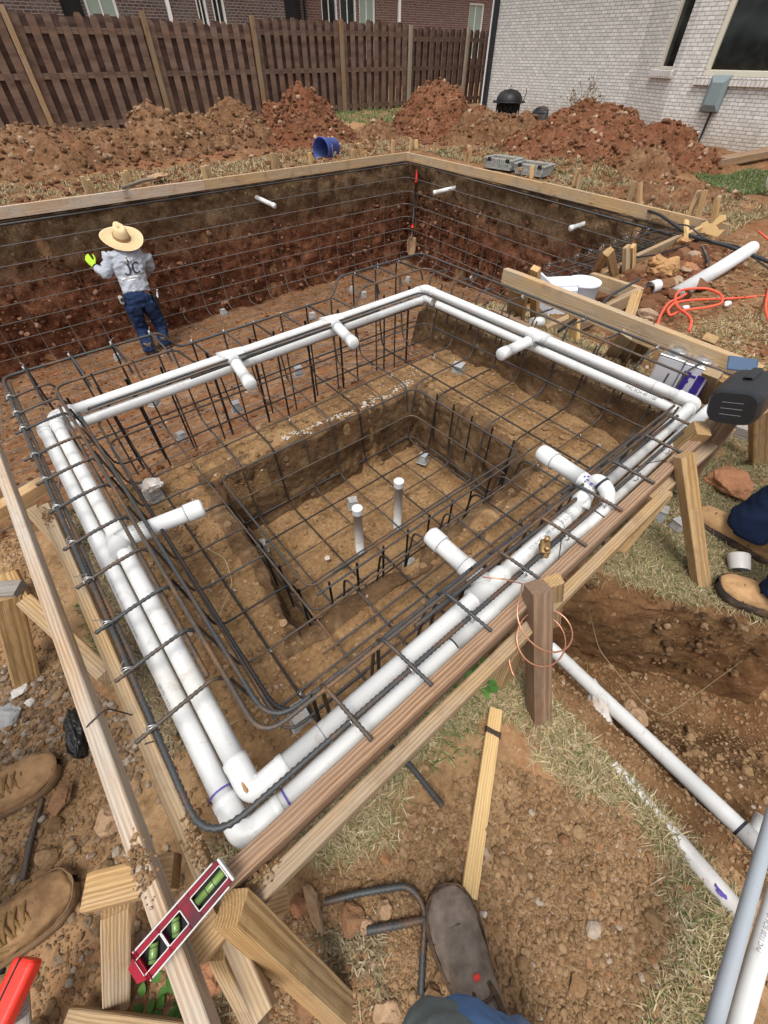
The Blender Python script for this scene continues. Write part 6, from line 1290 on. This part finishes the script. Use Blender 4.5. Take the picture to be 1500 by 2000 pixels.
# chalk spots where lines were sprayed
# ---------------------------------------------------------------- people
def etube(mb, pts, ra, rb, side, seg=14, cap=True):
    """an elliptical limb: ra along 'side', rb across it"""
    p = np.asarray(pts, float); n = len(p); t = np.gradient(p, axis=0); t /= np.linalg.norm(t, axis=1)[:, None]
    s = np.asarray(side, float)[None]-t*(t@np.asarray(side, float))[:, None]; s /= np.linalg.norm(s, axis=1)[:, None]; w_ = np.cross(t, s)
    ra = np.broadcast_to(np.asarray(ra, float), (n,)); rb = np.broadcast_to(np.asarray(rb, float), (n,)); a = np.arange(seg)*2*math.pi/seg
    v = p[:, None]+s[:, None]*(ra[:, None]*np.cos(a))[..., None]+w_[:, None]*(rb[:, None]*np.sin(a))[..., None]
    mb.add(v, grid_faces(n, seg, False, True))
    if cap: mb.f.append(np.array([list(range(seg))[::-1]])+mb.n-n*seg); mb.f.append(np.array([list(range(seg))])+mb.n-seg)
def dens(p, k=5):
    p = np.asarray(p, float); t = np.arange(len(p)); tt = np.linspace(0, len(p)-1, (len(p)-1)*k+1); q = np.stack([np.interp(tt, t, p[:, c]) for c in range(p.shape[1])], 1)
    for _ in range(2): q[1:-1] = (q[:-2]+2*q[1:-1]+q[2:])/4
    return q
def limb(mb, rows, side):
    """rows of x, y, z, ra, rb"""
    q = dens(rows); etube(mb, q[:, :3], q[:, 3], q[:, 4], side)
def ball(mb, c, r, sc=(1, 1, 1)): mb.add(ICO2[0]*r*np.array(sc)+np.asarray(c), ICO2[1])
def fuse(mb, name, mat, parent, vox=.012, smooth=4, wr=0., wf=14., seed=0):
    """join overlapping limbs into one continuous skin"""
    me = mb.mesh(name); tmp = bpy.data.objects.new('t', me); COL.objects.link(tmp)
    r = tmp.modifiers.new('r', 'REMESH'); r.mode = 'VOXEL'; r.voxel_size = vox; s = tmp.modifiers.new('s', 'SMOOTH'); s.iterations = smooth; s.factor = .5
    dg = bpy.context.evaluated_depsgraph_get(); m2 = bpy.data.meshes.new_from_object(tmp.evaluated_get(dg)); bpy.data.objects.remove(tmp); bpy.data.meshes.remove(me)
    n = len(m2.vertices); co_ = np.zeros(n*3); m2.vertices.foreach_get('co', co_); no = np.zeros(n*3); m2.vertices.foreach_get('normal', no); co_ = co_.reshape(-1, 3); no = no.reshape(-1, 3)
    if wr:
        d = fbm(co_[:, 0]*wf, co_[:, 1]*wf, co_[:, 2]*wf*1.8, 1, 3, seed); d = 1-2*np.abs(d); co_ = co_+no*(d*wr)[:, None]; m2.vertices.foreach_set('co', co_.ravel())
    m2.polygons.foreach_set('use_smooth', np.ones(len(m2.polygons), bool)); m2.update(); m2.name = name; m2.materials.clear(); m2.materials.append(M[mat])
    o = bpy.data.objects.new(name, m2); COL.objects.link(o); o.parent = parent; return o
def hand(mb, w, d, pn, L=.18, curl=.4, thumb=1):
    """w wrist, d direction of the fingers, pn palm normal"""
    d = np.asarray(d, float)/np.linalg.norm(d); pn = np.asarray(pn, float); pn = pn-d*(pn@d); pn /= np.linalg.norm(pn); s = np.cross(d, pn)*thumb
    etube(mb, [w-d*.03, w+d*.02, w+d*.06, w+d*L*.52], [.026, .034, .042, .040], [.02, .018, .015, .013], s)
    for k, (o, l) in enumerate(((.031, .42), (.0105, .47), (-.0105, .44), (-.031, .34))):
        p = w+d*L*.48+s*o; q = [p]; a = curl*.4
        for j, f in enumerate((.5, .3, .2)): a += curl*.6; q.append(q[-1]+(d*math.cos(a)+pn*math.sin(a))*L*l*f*1.12)
        tube(mb, dens(np.array(q), 3), np.linspace(.0095, .0072, 10), 8); ball(mb, q[-1], .0075)
    p = w+d*.03+s*.03; q = [p, p+s*.03+d*.025+pn*.012, p+s*.042+d*.055+pn*.02, p+s*.042+d*.078+pn*.026]; tube(mb, dens(np.array(q), 3), np.linspace(.0125, .0085, 10), 8); ball(mb, q[-1], .0088)
def boot(parent, heel, toe, L=.30, W=.105, up='tan', so='tansole', laces=True, lace0=.62, seam=True, shaft=.13, high=None):
    """a work boot on the ground from heel to toe"""
    h = np.asarray(heel, float); x = np.asarray(toe, float)-h; x[2] = 0; x /= np.linalg.norm(x); z = np.array([0, 0, 1.]); y = np.cross(z, x)
    P = lambda a, b, c: h+x*a*L+y*b*W/2+z*c
    wid = lambda t: np.interp(t, [0, .03, .12, .3, .5, .7, .82, .92, .975, 1.0], [.35, .55, .72, .70, .80, .98, 1.0, .84, .55, .12])
    ctr = lambda t: .10*math.sin(math.pi*min(1, t))
    ts = np.r_[0, .02, np.linspace(.06, .94, 15), .975, 1.0]
    mb = MB(); v = []
    for t in ts:
        w_ = wid(t)*1.06+.03; lift = .012*max(0, (t-.75)/.25)**2
        for zz, k in ((.0, .95), (.004, 1.0), (.024, 1.0), (.027, .94)): v += [P(t, ctr(t)-w_*k, zz+lift), P(t, ctr(t)+w_*k, zz+lift)]
    n = len(ts); f = []
    for i in range(n-1):
        o, q = i*8, i*8+8
        for a, b in ((0, 2), (2, 4), (4, 6)): f += [(o+a, q+a, q+b, o+b), (o+b+1, q+b+1, q+a+1, o+a+1)]
        f += [(o+6, q+6, q+7, o+7), (o+1, q+1, q, o)]
    mb.add(v, f+[(0, 2, 4, 6, 7, 5, 3, 1)]); mb.build('sole', M[so], parent)
    mb = MB(); v = []; m = 13
    hgt = lambda t: np.interp(t, [0, .05, .2, .36, .48, .62, .76, .88, .96, 1.0], [.085, .105, .115, .112, .094, .075, .064, .052, .036, .022])
    for t in ts:
        hh = hgt(t); w_ = wid(t)*.97; lift = .012*max(0, (t-.75)/.25)**2
        for j in range(m):
            a = math.pi*j/(m-1); cb = math.cos(a); sb = math.sin(a); k = abs(cb)**.62*(1 if cb > 0 else -1); v.append(P(t, ctr(t)-w_*k*(1+.0*sb), .022+lift+(hh-.022)*sb**.72))
    mb.add(v, grid_faces(n, m, False, True)); mb.f.append(np.array([list(range(m))])); mb.f.append(np.array([list(range((n-1)*m, n*m))[::-1]]))
    q = np.array([[*P(.17, .05, .06), .048, .043], [*P(.155, .03, .10), .046, .042], [*P(.15, .02, shaft), .05, .046], [*P(.14, .02, shaft+.05), .052, .05]]); limb(mb, q, x)
    u = fuse(mb, 'boot', up, parent, .006, 4, .0022, 30, int(abs(h[0])*100))
    if seam:
        mb = MB(); a = [P(.74, ctr(.74)-wid(.74)*.98, .03), P(.77, -.5, .05), P(.79, .1, .064), P(.77, .75, .05), P(.74, ctr(.74)+wid(.74)*.98, .03)]; tube(mb, dens(np.array(a), 6), .0016, 5); mb.build('toe_seam', M['sole'], u)
        mb = MB(); a = [P(t, ctr(t)+s*(wid(t)*.99), .0285+.012*max(0, (t-.75)/.25)**2) for s, r_ in ((1, np.linspace(.1, 1, 24)), (-1, np.linspace(1, .1, 24))) for t in r_]; tube(mb, np.array(a), .0022, 4); mb.build('welt', M[so], u)
    if not laces and seam:
        for t0, t1, hh_ in ((.56, .50, 0), (.30, .24, .0)):
            mb = MB(); tube(mb, dens(np.array([P(t0, ctr(t0)-wid(t0)*.98, .035), P(t0-.01, -.62, hgt(t0)*.72), P(t1, 0, hgt(t1)+.0015), P(t0-.01, .62+ctr(t0), hgt(t0)*.72), P(t0, ctr(t0)+wid(t0)*.98, .035)]), 6), .0018, 5); mb.build('stitch_seam', M['seam'], u)
    if laces:
        mb = MB()
        for k in range(6):
            t = lace0-.052*k; hh = hgt(t)+.002; w_ = .52; a = [P(t, -w_, hh-.008), P(t-.02, 0, hh+.003), P(t-.045, w_, hh-.006)]; b = [P(t, w_, hh-.008), P(t-.02, .02, hh+.006), P(t-.045, -w_, hh-.006)]
            for q in (a, b): tube(mb, dens(np.array(q), 4), .0036, 6)
        c = P(lace0-.29, 0, hgt(lace0-.29)+.006)
        for s in (-1, 1):
            tube(mb, [c+(x*.02*math.cos(t)-x*.014+y*s*(.022+.02*math.sin(t)))+z*(.004-.006*abs(math.sin(t))) for t in np.linspace(0, 2*math.pi, 13)], .0034, 6); tube(mb, dens(np.array([c, c+y*s*.03+x*.02-z*.01, c+y*s*.045+x*.05-z*.025]), 4), .0022, 5)
        mb.build('lace', M['lace'], u)
    return u, P, hgt
def standing(label, feet, face, top='shirt', legs='darkdenim', up='tan', so='tansole', laces=True, ht=1.74, upper=True, cuff=.07, lean=(0, 0), knee=.04, fwd=.05, lace0=.62, cw=0.):
    """an upright person over two boots; face = heading of the body"""
    t_ = thing('person', label, 'person'); f = np.array([*face, 0.]); f /= np.linalg.norm(f); s = np.array([f[1], -f[0], 0]); z = np.array([0, 0, 1.]); k = ht/1.74
    mid = (feet[0][0]+feet[1][0])/2; hip = mid+f*.03+np.array([*lean, 0])*.5; J = MB(); hipz = .90*k
    for (h, toe), sg in zip(feet, (-1, 1)):
        h = np.asarray(h, float); d = np.asarray(toe, float)-h; d[2] = 0; d /= np.linalg.norm(d); boot(t_, h, toe, up=up, so=so, laces=laces, lace0=lace0)
        an = h+d*fwd; kn = (an+hip+s*sg*.10)/2+d*knee; gz = h[2]
        limb(J, np.array([[*(an+z*(cuff)), .072+cw, .078+cw], [*(an+d*.004+z*(cuff+.06)), .066+cw, .072+cw], [*(an*.6+kn*.4+z*.28), .066, .068], [*(kn+z*.49), .07, .072], [*(kn*.45+(hip+s*sg*.10)*.55+z*.72), .085, .09], [*(hip+s*sg*.085+z*hipz), .095, .105]]), s)
    limb(J, np.array([[*(hip+z*(hipz-.06)), .15, .10], [*(hip+z*(hipz+.06)), .165, .115], [*(hip+z*(hipz+.13)), .155, .11]]), s); fuse(J, 'jeans', legs, t_, .014, 3, .006, 11, 3)
    if not upper: return t_
    L2 = np.array([*lean, 0]); S = MB(); B = MB()
    limb(S, np.array([[*(hip+z*.95*k), .165, .118], [*(hip+L2*.3+z*1.1*k), .16, .115], [*(hip+L2*.6+z*1.28*k), .185, .12], [*(hip+L2+z*1.40*k), .17, .095], [*(hip+L2+z*1.46*k), .07, .065]]), s)
    for sg in (-1, 1):
        sh = hip+L2+s*sg*.185+z*1.385*k; el = sh+s*sg*.06-f*.03-z*.30*k; wr = el+f*.07-z*.24*k
        limb(S, np.array([[*sh, .062, .06], [*((sh+el)/2), .052, .052], [*el, .045, .045], [*((el+wr)/2), .042, .042], [*wr, .034, .034]]), f); limb(B, np.array([[*((el+wr)/2), .03, .03], [*wr, .026, .026], [*(wr+(wr-el)*.05), .024, .024]]), f); hand(B, wr+f*.005, wr-el+f*.02, -s*sg, .18, .35, -sg)
    nk = hip+L2+z*1.44*k; limb(B, np.array([[*nk, .06, .058], [*(nk+z*.07), .054, .056], [*(nk+f*.015+z*.12), .055, .058]]), s)
    hc = nk+f*.03+z*.19; B.add(ICO2[0]@np.array([s*.074, f*.094, z*.115])+hc, ICO2[1]); tube(B, np.array([hc+f*.09+z*.015, hc+f*.105-z*.01, hc+f*.112-z*.025]), [.01, .013, .011], 8); B.add(ICO2[0]@np.array([s*.045, f*.04, z*.035])+hc+f*.055-z*.085, ICO2[1])
    for sg in (-1, 1): B.add(ICO2[0]@np.array([s*.012, f*.022, z*.032])+hc+s*sg*.076-f*.0-z*.005, ICO2[1])
    b = fuse(B, 'body', 'skin', t_, .007, 2); fuse(S, 'shirt', top, t_, .014, 3, .005, 9, 5)
    for sg in (-1, 1): mb = MB(); ball(mb, hc+f*.083+s*sg*.032+z*.012, .012); mb.build('eye', M['white'], b); mb = MB(); ball(mb, hc+f*.092+s*sg*.032+z*.012, .0055); mb.build('pupil', M['hair'], b)
    mb = MB(); limb(mb, np.array([[*(hc+f*.082-s*.022-z*.055), .004, .005], [*(hc+f*.09-z*.056), .006, .006], [*(hc+f*.082+s*.022-z*.055), .004, .005]]), z); mb.build('mouth', M['red_rock'], b)
    mb = MB(); v, f_ = ICO3; keep = v; q = v@np.array([s*.081, f*.101, z*.122])+hc-f*.006+z*.006; m = ((v[:, 2] > .15) | (v[:, 1] < -.25)) & (v[:, 2] > -.35); ff = f_[m[f_].all(1)]; mb.add(q, ff); mb.build('hair', M['hair'], t_)
    return t_
g = lambda px, py, z=.0: at(px, py, z)
def footpts(toe, d, L=.30): t = at(*toe, z=.0); d = np.array([*d, 0.]); d /= np.linalg.norm(d); return (t-d*L, t)
standing('person in tan boots and dark jeans standing on the dry grass at the right edge', [footpts((1392, 1142), (-.30, .95)), footpts((1352, 1002), (.10, 1.0))], (-.1, 1), 'navy', 'darkdenim', so='sole', laces=False, cuff=.075, lean=(.06, -.05), fwd=.12, cw=.01)
standing('person in tan laced work boots standing on the soil at the left edge', [footpts((126, 1492), (1, -.06)), footpts((160, 1716), (1, .06))], (1, 0), 'shirt', 'denim', 'wornleather', cuff=.16, lean=(-.1, 0), knee=.0, lace0=.76)
# the photographer: one boot and the leg above it
ph = thing('person', 'person in a muddy brown boot and blue jeans at the bottom edge', 'person'); tp_ = at(862, 1728, .03); tp_[2] = 0; d = np.array([.26, -.965])  # heading of the boot on the ground
hl = np.array([*at(958, 2010, .0)[:2], 0]); dd = tp_-hl; dd[2] = 0; dd /= np.linalg.norm(dd); hl = tp_-dd*.305
u, P, hg = boot(ph, hl, tp_, .305, .108, 'mudboot', 'sole', False, True, .13)
mb = MB()
for s in (-1, 1): tube(mb, dens(np.array([P(.50, s*.30, hg(.50)-.004), P(.44, s*.38, hg(.44)+.002), P(.36, s*.36, hg(.36)+.004), P(.30, s*.3, hg(.30)+.006)]), 4), .005, 6)
for t in (.46, .40, .34): tube(mb, dens(np.array([P(t, -.34, hg(t)), P(t-.015, 0, hg(t)+.009), P(t, .34, hg(t))]), 4), .0028, 5)
mb.build('lace', M['sole'], u); mb = MB(); c = P(.545, .02, hg(.545)+.0025); box(mb, c, (dd, np.cross((0, 0, 1), dd), AX[2]), (.009, .012, .002), .0009); mb.build('tag', M['redplastic'], u, smooth=False)
mb = MB(); an = P(.12, .0, .0); kn = at(925, 2130, .50); hipp = kn+np.array([-.10, -.12, .40])
limb(mb, np.array([[*(an+[0, 0, .085]+dd*.008), .072, .076], [*(an+[0, 0, .15]), .068, .072], [*(an*.5+kn*.5+[0, 0, .05]), .068, .07], [*(kn+[0, 0, -.05]), .058, .062], [*kn, .06, .062], [*((kn+hipp)/2), .08, .085], [*hipp, .09, .1]]), np.cross((0, 0, 1), dd)); fuse(mb, 'jeans', 'lightdenim', ph, .009, 2, .005, 16, 9); k2 = at(868, 2092, .5)
mb = MB(); limb(mb, np.array([[*(k2*.7+an*.3+[.0, .0, .02]), .035, .04], [*(k2+[.0, .0, -.06]), .050, .052], [*(k2+[0, 0, .02]), .052, .054], [*((k2*.6+hipp*.4)), .075, .08]]), np.cross((0, 0, 1), dd)); fuse(mb, 'knee_cover', 'greyknee', ph, .009, 3, .003, 18, 13)
# the worker in the pool
wk = thing('person', 'worker in a straw hat, grey printed shirt and blue jeans facing the far bank', 'person')
W = lambda px, py, y: at(px, py, y=y)
S_ = np.array([1., .08, 0]); S_ /= np.linalg.norm(S_)
fl_ = float(poolfloor(1.1, 6.2))+.02
fL, fR = W(290, 677, 6.12), W(322, 668, 6.16); fL[2] = fR[2] = fl_
cr0 = W(277, 604, 6.22); wa_ = W(270, 574, 6.26); ch = W(252, 527, 6.36); shc = W(247, 493, 6.42); shL, shR = W(213, 497, 6.42), W(283, 499, 6.42); eL, wL = W(208, 537, 6.34), W(186, 521, 6.56); eR, wR = W(293, 520, 6.44), W(280, 540, 6.66); hd = W(240, 470, 6.50)
J = MB()
for ft, hx, kx in ((fL, -.085, (268, 640)), (fR, .085, (306, 634))):
    hp = cr0+S_*hx+np.array([0, 0, .08]); kn = W(kx[0]+8, kx[1], 6.24)
    limb(J, np.array([[*(ft+[0, -.02, .05]), .068, .07], [*(ft+[0, 0, .14]), .066, .07], [*((ft+kn)/2+[0, 0, .05]), .068, .072], [*kn, .07, .074], [*((kn+hp)/2), .082, .09], [*hp, .096, .108]]), S_)
limb(J, np.array([[*(cr0+[0, 0, .05]), .13, .10], [*(cr0+[0, 0, .12]), .16, .115], [*(wa_+[0, 0, -.0]), .15, .105]]), S_); jn = fuse(J, 'jeans', 'denim', wk, .012, 2, .012, 11, 3)
for ft in (fL, fR): boot(wk, ft+[0, -.07, -.01], ft+[0, .2, 0], .28, .10, 'mudboot', 'sole', False, False)
Sm = MB(); limb(Sm, np.array([[*(wa_+[0, 0, .015]), .162, .115], [*(wa_*.6+ch*.4), .155, .115], [*ch, .180, .125], [*((ch+shc)/2+[0, 0, .01]), .205, .12], [*shc, .20, .09], [*(shc+[0, .03, .06]), .075, .065]]), S_)
for sh, el, wr in ((shL, eL, wL), (shR, eR, wR)): limb(Sm, np.array([[*sh, .075, .072], [*((sh+el)/2), .064, .062], [*el, .056, .054], [*((el+wr)/2), .049, .047], [*wr, .040, .038]]), (0, 1, .2))
shirt = fuse(Sm, 'shirt', 'shirt', wk, .011, 2, .012, 8, 5)
Bm = MB(); limb(Bm, np.array([[*(wa_+[0, 0, -.05]), .142, .098], [*(wa_+[0, 0, .012]), .13, .09], [*ch, .12, .07], [*shc, .1, .05], [*(shc+[0, .03, .07]), .056, .054], [*(hd+[0, 0, -.07]), .055, .056]]), S_); Bm.add(ICO2[0]*np.array([.078, .098, .115])+hd+[0, .02, -.01], ICO2[1]); ball(Bm, hd+[0, .125, -.025], .014)
for sg in (-1, 1): Bm.add(ICO2[0]*np.array([.012, .022, .032])+hd+[.078*sg, .02, -.015], ICO2[1])
limb(Bm, np.array([[*((eR+wR)/2), .03, .03], [*wR, .026, .026], [*(wR+(wR-eR)*.1), .026, .022]]), (0, 1, 0)); hand(Bm, wR, (wR-eR), (0, 0, -1), .18, .5); fuse(Bm, 'body', 'skin', wk, .009, 2)
Gm = MB(); limb(Gm, np.array([[*(wL+(eL-wL)*.12), .043, .042], [*wL, .036, .034], [*(wL+(wL-eL)*.1), .036, .03]]), (0, 0, 1)); hand(Gm, wL, (wL-eL)*.6+np.array([-.03, .0, .12]), (.3, .8, -.1), .17, .35, -1); fuse(Gm, 'glove', 'glove', wk, .006, 1)
mb = MB(); limb(mb, np.array([[*(wL+(eL-wL)*.16), .045, .044], [*(wL+(eL-wL)*.08), .045, .044]]), (0, 0, 1)); mb.build('cuff', M['black'], wk)
# hair and hat
mb = MB(); mb.add(ICO3[0]*np.array([.084, .1, .11])+hd+[0, .008, -.012], ICO3[1]); mb.build('hair', M['hair'], wk)
ht = hd+np.array([.0, -.005, .035]); up_ = np.array([-.10, -.33, .94]); up_ /= np.linalg.norm(up_); x, y, z = frame((1, .08, 0), up_); hx = (x, y, z); brim = MB(); n = 40; v = []
for r_, zz in ((.088, .0), (.12, -.008), (.16, -.018), (.20, -.022), (.232, -.012), (.236, -.014), (.20, -.03), (.16, -.027), (.12, -.017), (.088, -.012)):
    for k in range(n): a = k*2*math.pi/n; v.append(ht+x*r_*math.cos(a)*.98+y*r_*math.sin(a)*1.06+z*(zz-.035*(r_/.23)**2*abs(math.sin(a))**2*0+.028*(r_/.23)**2*math.cos(a)**2))
brim.add(v, grid_faces(10, n, True, True)); hat = brim.build('hat', M['hat'], wk); mb = MB(); v = []
for r_, zz in ((.094, -.01), (.092, .03), (.088, .07), (.08, .105), (.066, .128), (.045, .130), (.02, .118), (.002, .114)):
    for k in range(n): a = k*2*math.pi/n; dent = .018*math.exp(-((abs(math.cos(a))-.75)/.25)**2)*(zz > .06)*max(0, math.sin(a)+.3); v.append(ht+x*(r_*.90-dent)*math.cos(a)+y*r_*1.12*math.sin(a)+z*(zz+.012*math.sin(a)*(zz > .09)))
mb.add(v, grid_faces(8, n, False, True)); mb.build('hat_crown', M['hat'], hat); mb = MB(); v = []
for r_, zz in ((.097, .0), (.096, .034)):
    for k in range(n): a = k*2*math.pi/n; v.append(ht+x*r_*.92*math.cos(a)+y*r_*1.13*math.sin(a)+z*zz)
mb.add(v, grid_faces(2, n, False, True)); mb.build('hat_band', M['hatband'], hat)
mb = MB()
for r_ in (.13, .15, .17, .19, .21): tube(mb, [ht+x*r_*math.cos(a)*.98+y*r_*1.06*math.sin(a)+z*(np.interp(r_, [.088, .12, .16, .20, .232], [0, -.008, -.018, -.022, -.012])+.028*(r_/.23)**2*math.cos(a)**2+.0006) for a in np.linspace(0, 2*math.pi, 41)], .0014, 4)
mb.build('brim_stitch', M['hatband'], hat)
# belt line, tools on the belt
mb = MB(); tube(mb, dens(np.array([wa_+S_*.165*math.cos(a)+np.array([0, .125*math.sin(a), -.035]) for a in np.linspace(math.pi*.85, math.pi*1.15, 8)]), 2), .014, 6); tube(mb, dens(np.array([wa_+S_*.165*math.cos(a)+np.array([0, .125*math.sin(a), -.035]) for a in np.linspace(-.7, .6, 8)]), 2), .014, 6); mb.build('belt', M['belt'], wk)
pL = W(237, 586, 6.22); mb = MB(); box(mb, pL, (S_, (0, 1., 0), AX[2]), (.045, .07, .09), .01); tpm = mb.build('tape_measure', M['crate'], wk, smooth=False); mb = MB(); box(mb, pL+[.0, -.036, .01], (S_, (0, 1., 0), AX[2]), (.03, .004, .035), .002); mb.build('tape_face', M['blackmatte'], tpm, smooth=False)
pR = W(305, 589, 6.22); mb = MB(); box(mb, pR, (S_, (0, 1., 0), AX[2]), (.05, .10, .17), .012); pch = mb.build('tool_pouch', M['belt'], wk, smooth=False); mb = MB(); tube(mb, [pR+[.03, -.02, .05], pR+[.045, -.025, .10], pR+[.055, -.03, .14]], .011, 7); mb.build('knife_handle', M['skimmer'], pch)
for sg in (-1, 1): mb = MB(); c = cr0+S_*.075*sg+np.array([0, -.108, .035]); box(mb, c, (S_, (0, 1., 0), AX[2]), (.10, .006, .10), .002); mb.build('back_pocket', M['darkdenim'], jn, smooth=False)
# printing on the back of the shirt
bv = BVHTree.FromPolygons([v.co[:] for v in shirt.data.vertices], [p.vertices[:] for p in shirt.data.polygons])
bc_ = W(257, 524, 6.2); bx = np.array([1., .08, -.06]); bx /= np.linalg.norm(bx); by = shc-wa_; by = by/np.linalg.norm(by); ry = np.array([-.05, 1., -.35]); ry /= np.linalg.norm(ry)
def onback(P_): 
    q = bc_+bx*P_[0]+by*P_[1]; h_ = bv.ray_cast(Vector(q-ry*.5), Vector(ry)); return (np.array(h_[0])-ry*.006) if h_[0] is not None else None
def printed(pts, faces, name, mat):
    r_ = [onback(p) for p in pts]; ok = [f for f in faces if all(r_[i] is not None for i in f)]; r_ = [q if q is not None else bc_ for q in r_]; mb = MB(); mb.add(r_, ok); o = mb.build(name, M[mat], shirt, smooth=False); return o
def stroke(path, wds, k=6):
    p = dens(np.array(path, float), k); w_ = np.interp(np.linspace(0, 1, len(p)), np.linspace(0, 1, len(wds)), wds); t = np.gradient(p, axis=0); t /= np.linalg.norm(t, axis=1)[:, None]+1e-9; nn = np.stack([-t[:, 1], t[:, 0]], 1)
    return np.concatenate([p+nn*w_[:, None]/2, p-nn*w_[:, None]/2]), [(i, i+1, len(p)+i+1, len(p)+i) for i in range(len(p)-1)]
pv, pf_ = stroke([(-.02, .055), (-.014, .02), (-.010, -.02), (-.025, -.052), (-.055, -.056), (-.075, -.035)], [.028, .028, .026, .012, .010, .018]); printed(pv, pf_, 'print', 'ink')
pv, pf_ = stroke([(.092, .055), (.06, .058), (.028, .035), (.020, -.0), (.032, -.040), (.062, -.055), (.10, -.035)], [.02, .010, .022, .028, .022, .010, .012]); printed(pv, pf_, 'print', 'ink')
pv, pf_ = stroke([(.086, .058), (.098, .048), (.09, .040)], [.004, .014, .004]); printed(pv, pf_, 'print', 'ink')
def backtext(s, size, cy, mat, cx=.012):
    o = text(s, size, Matrix(), mat, 'print', shirt, 1.1, .0012)
    for v in o.data.vertices:
        q = onback((v.co[0]+cx, v.co[1]+cy)); v.co = q if q is not None else bc_
backtext('JOSS CONSTRUCTION', .025, -.085, 'whiteink'); backtext('MASONRY', .015, -.112, 'whiteink', -.02)
for a, b, s_ in ((-.055, .088, .013), (-.045, .072, .011), (-.02, .098, .012), (-.012, .082, .009)): mb = MB(); q = onback((a+.02, b)); mb.add(ICO1[0]*s_*np.array([1, .3, 1])+q, ICO1[1]); mb.build('print', M['whiteink'], shirt)
mb = MB(); tube(mb, [onback((-.018, .12)), onback((-.012, .10)), onback((-.010, .08)), onback((-.014, .066))], .004, 5); mb.build('hat_cord', M['hair'], hat)
# ---------------------------------------------------------------- put every thing's origin at its base
bpy.context.view_layer.update()
for o in [q for q in COL.objects if q.type == 'EMPTY']:
    lo, hi = np.full(3, 1e9), np.full(3, -1e9)
    for c in o.children_recursive:
        if c.type == 'MESH':
            for b in c.bound_box: p = np.array(c.matrix_world @ Vector(b)); lo, hi = np.minimum(lo, p), np.maximum(hi, p)
    loc = Vector(((lo[0]+hi[0])/2, (lo[1]+hi[1])/2, lo[2])); o.location = loc
    for c in o.children: c.matrix_parent_inverse = Matrix.Translation(-loc)
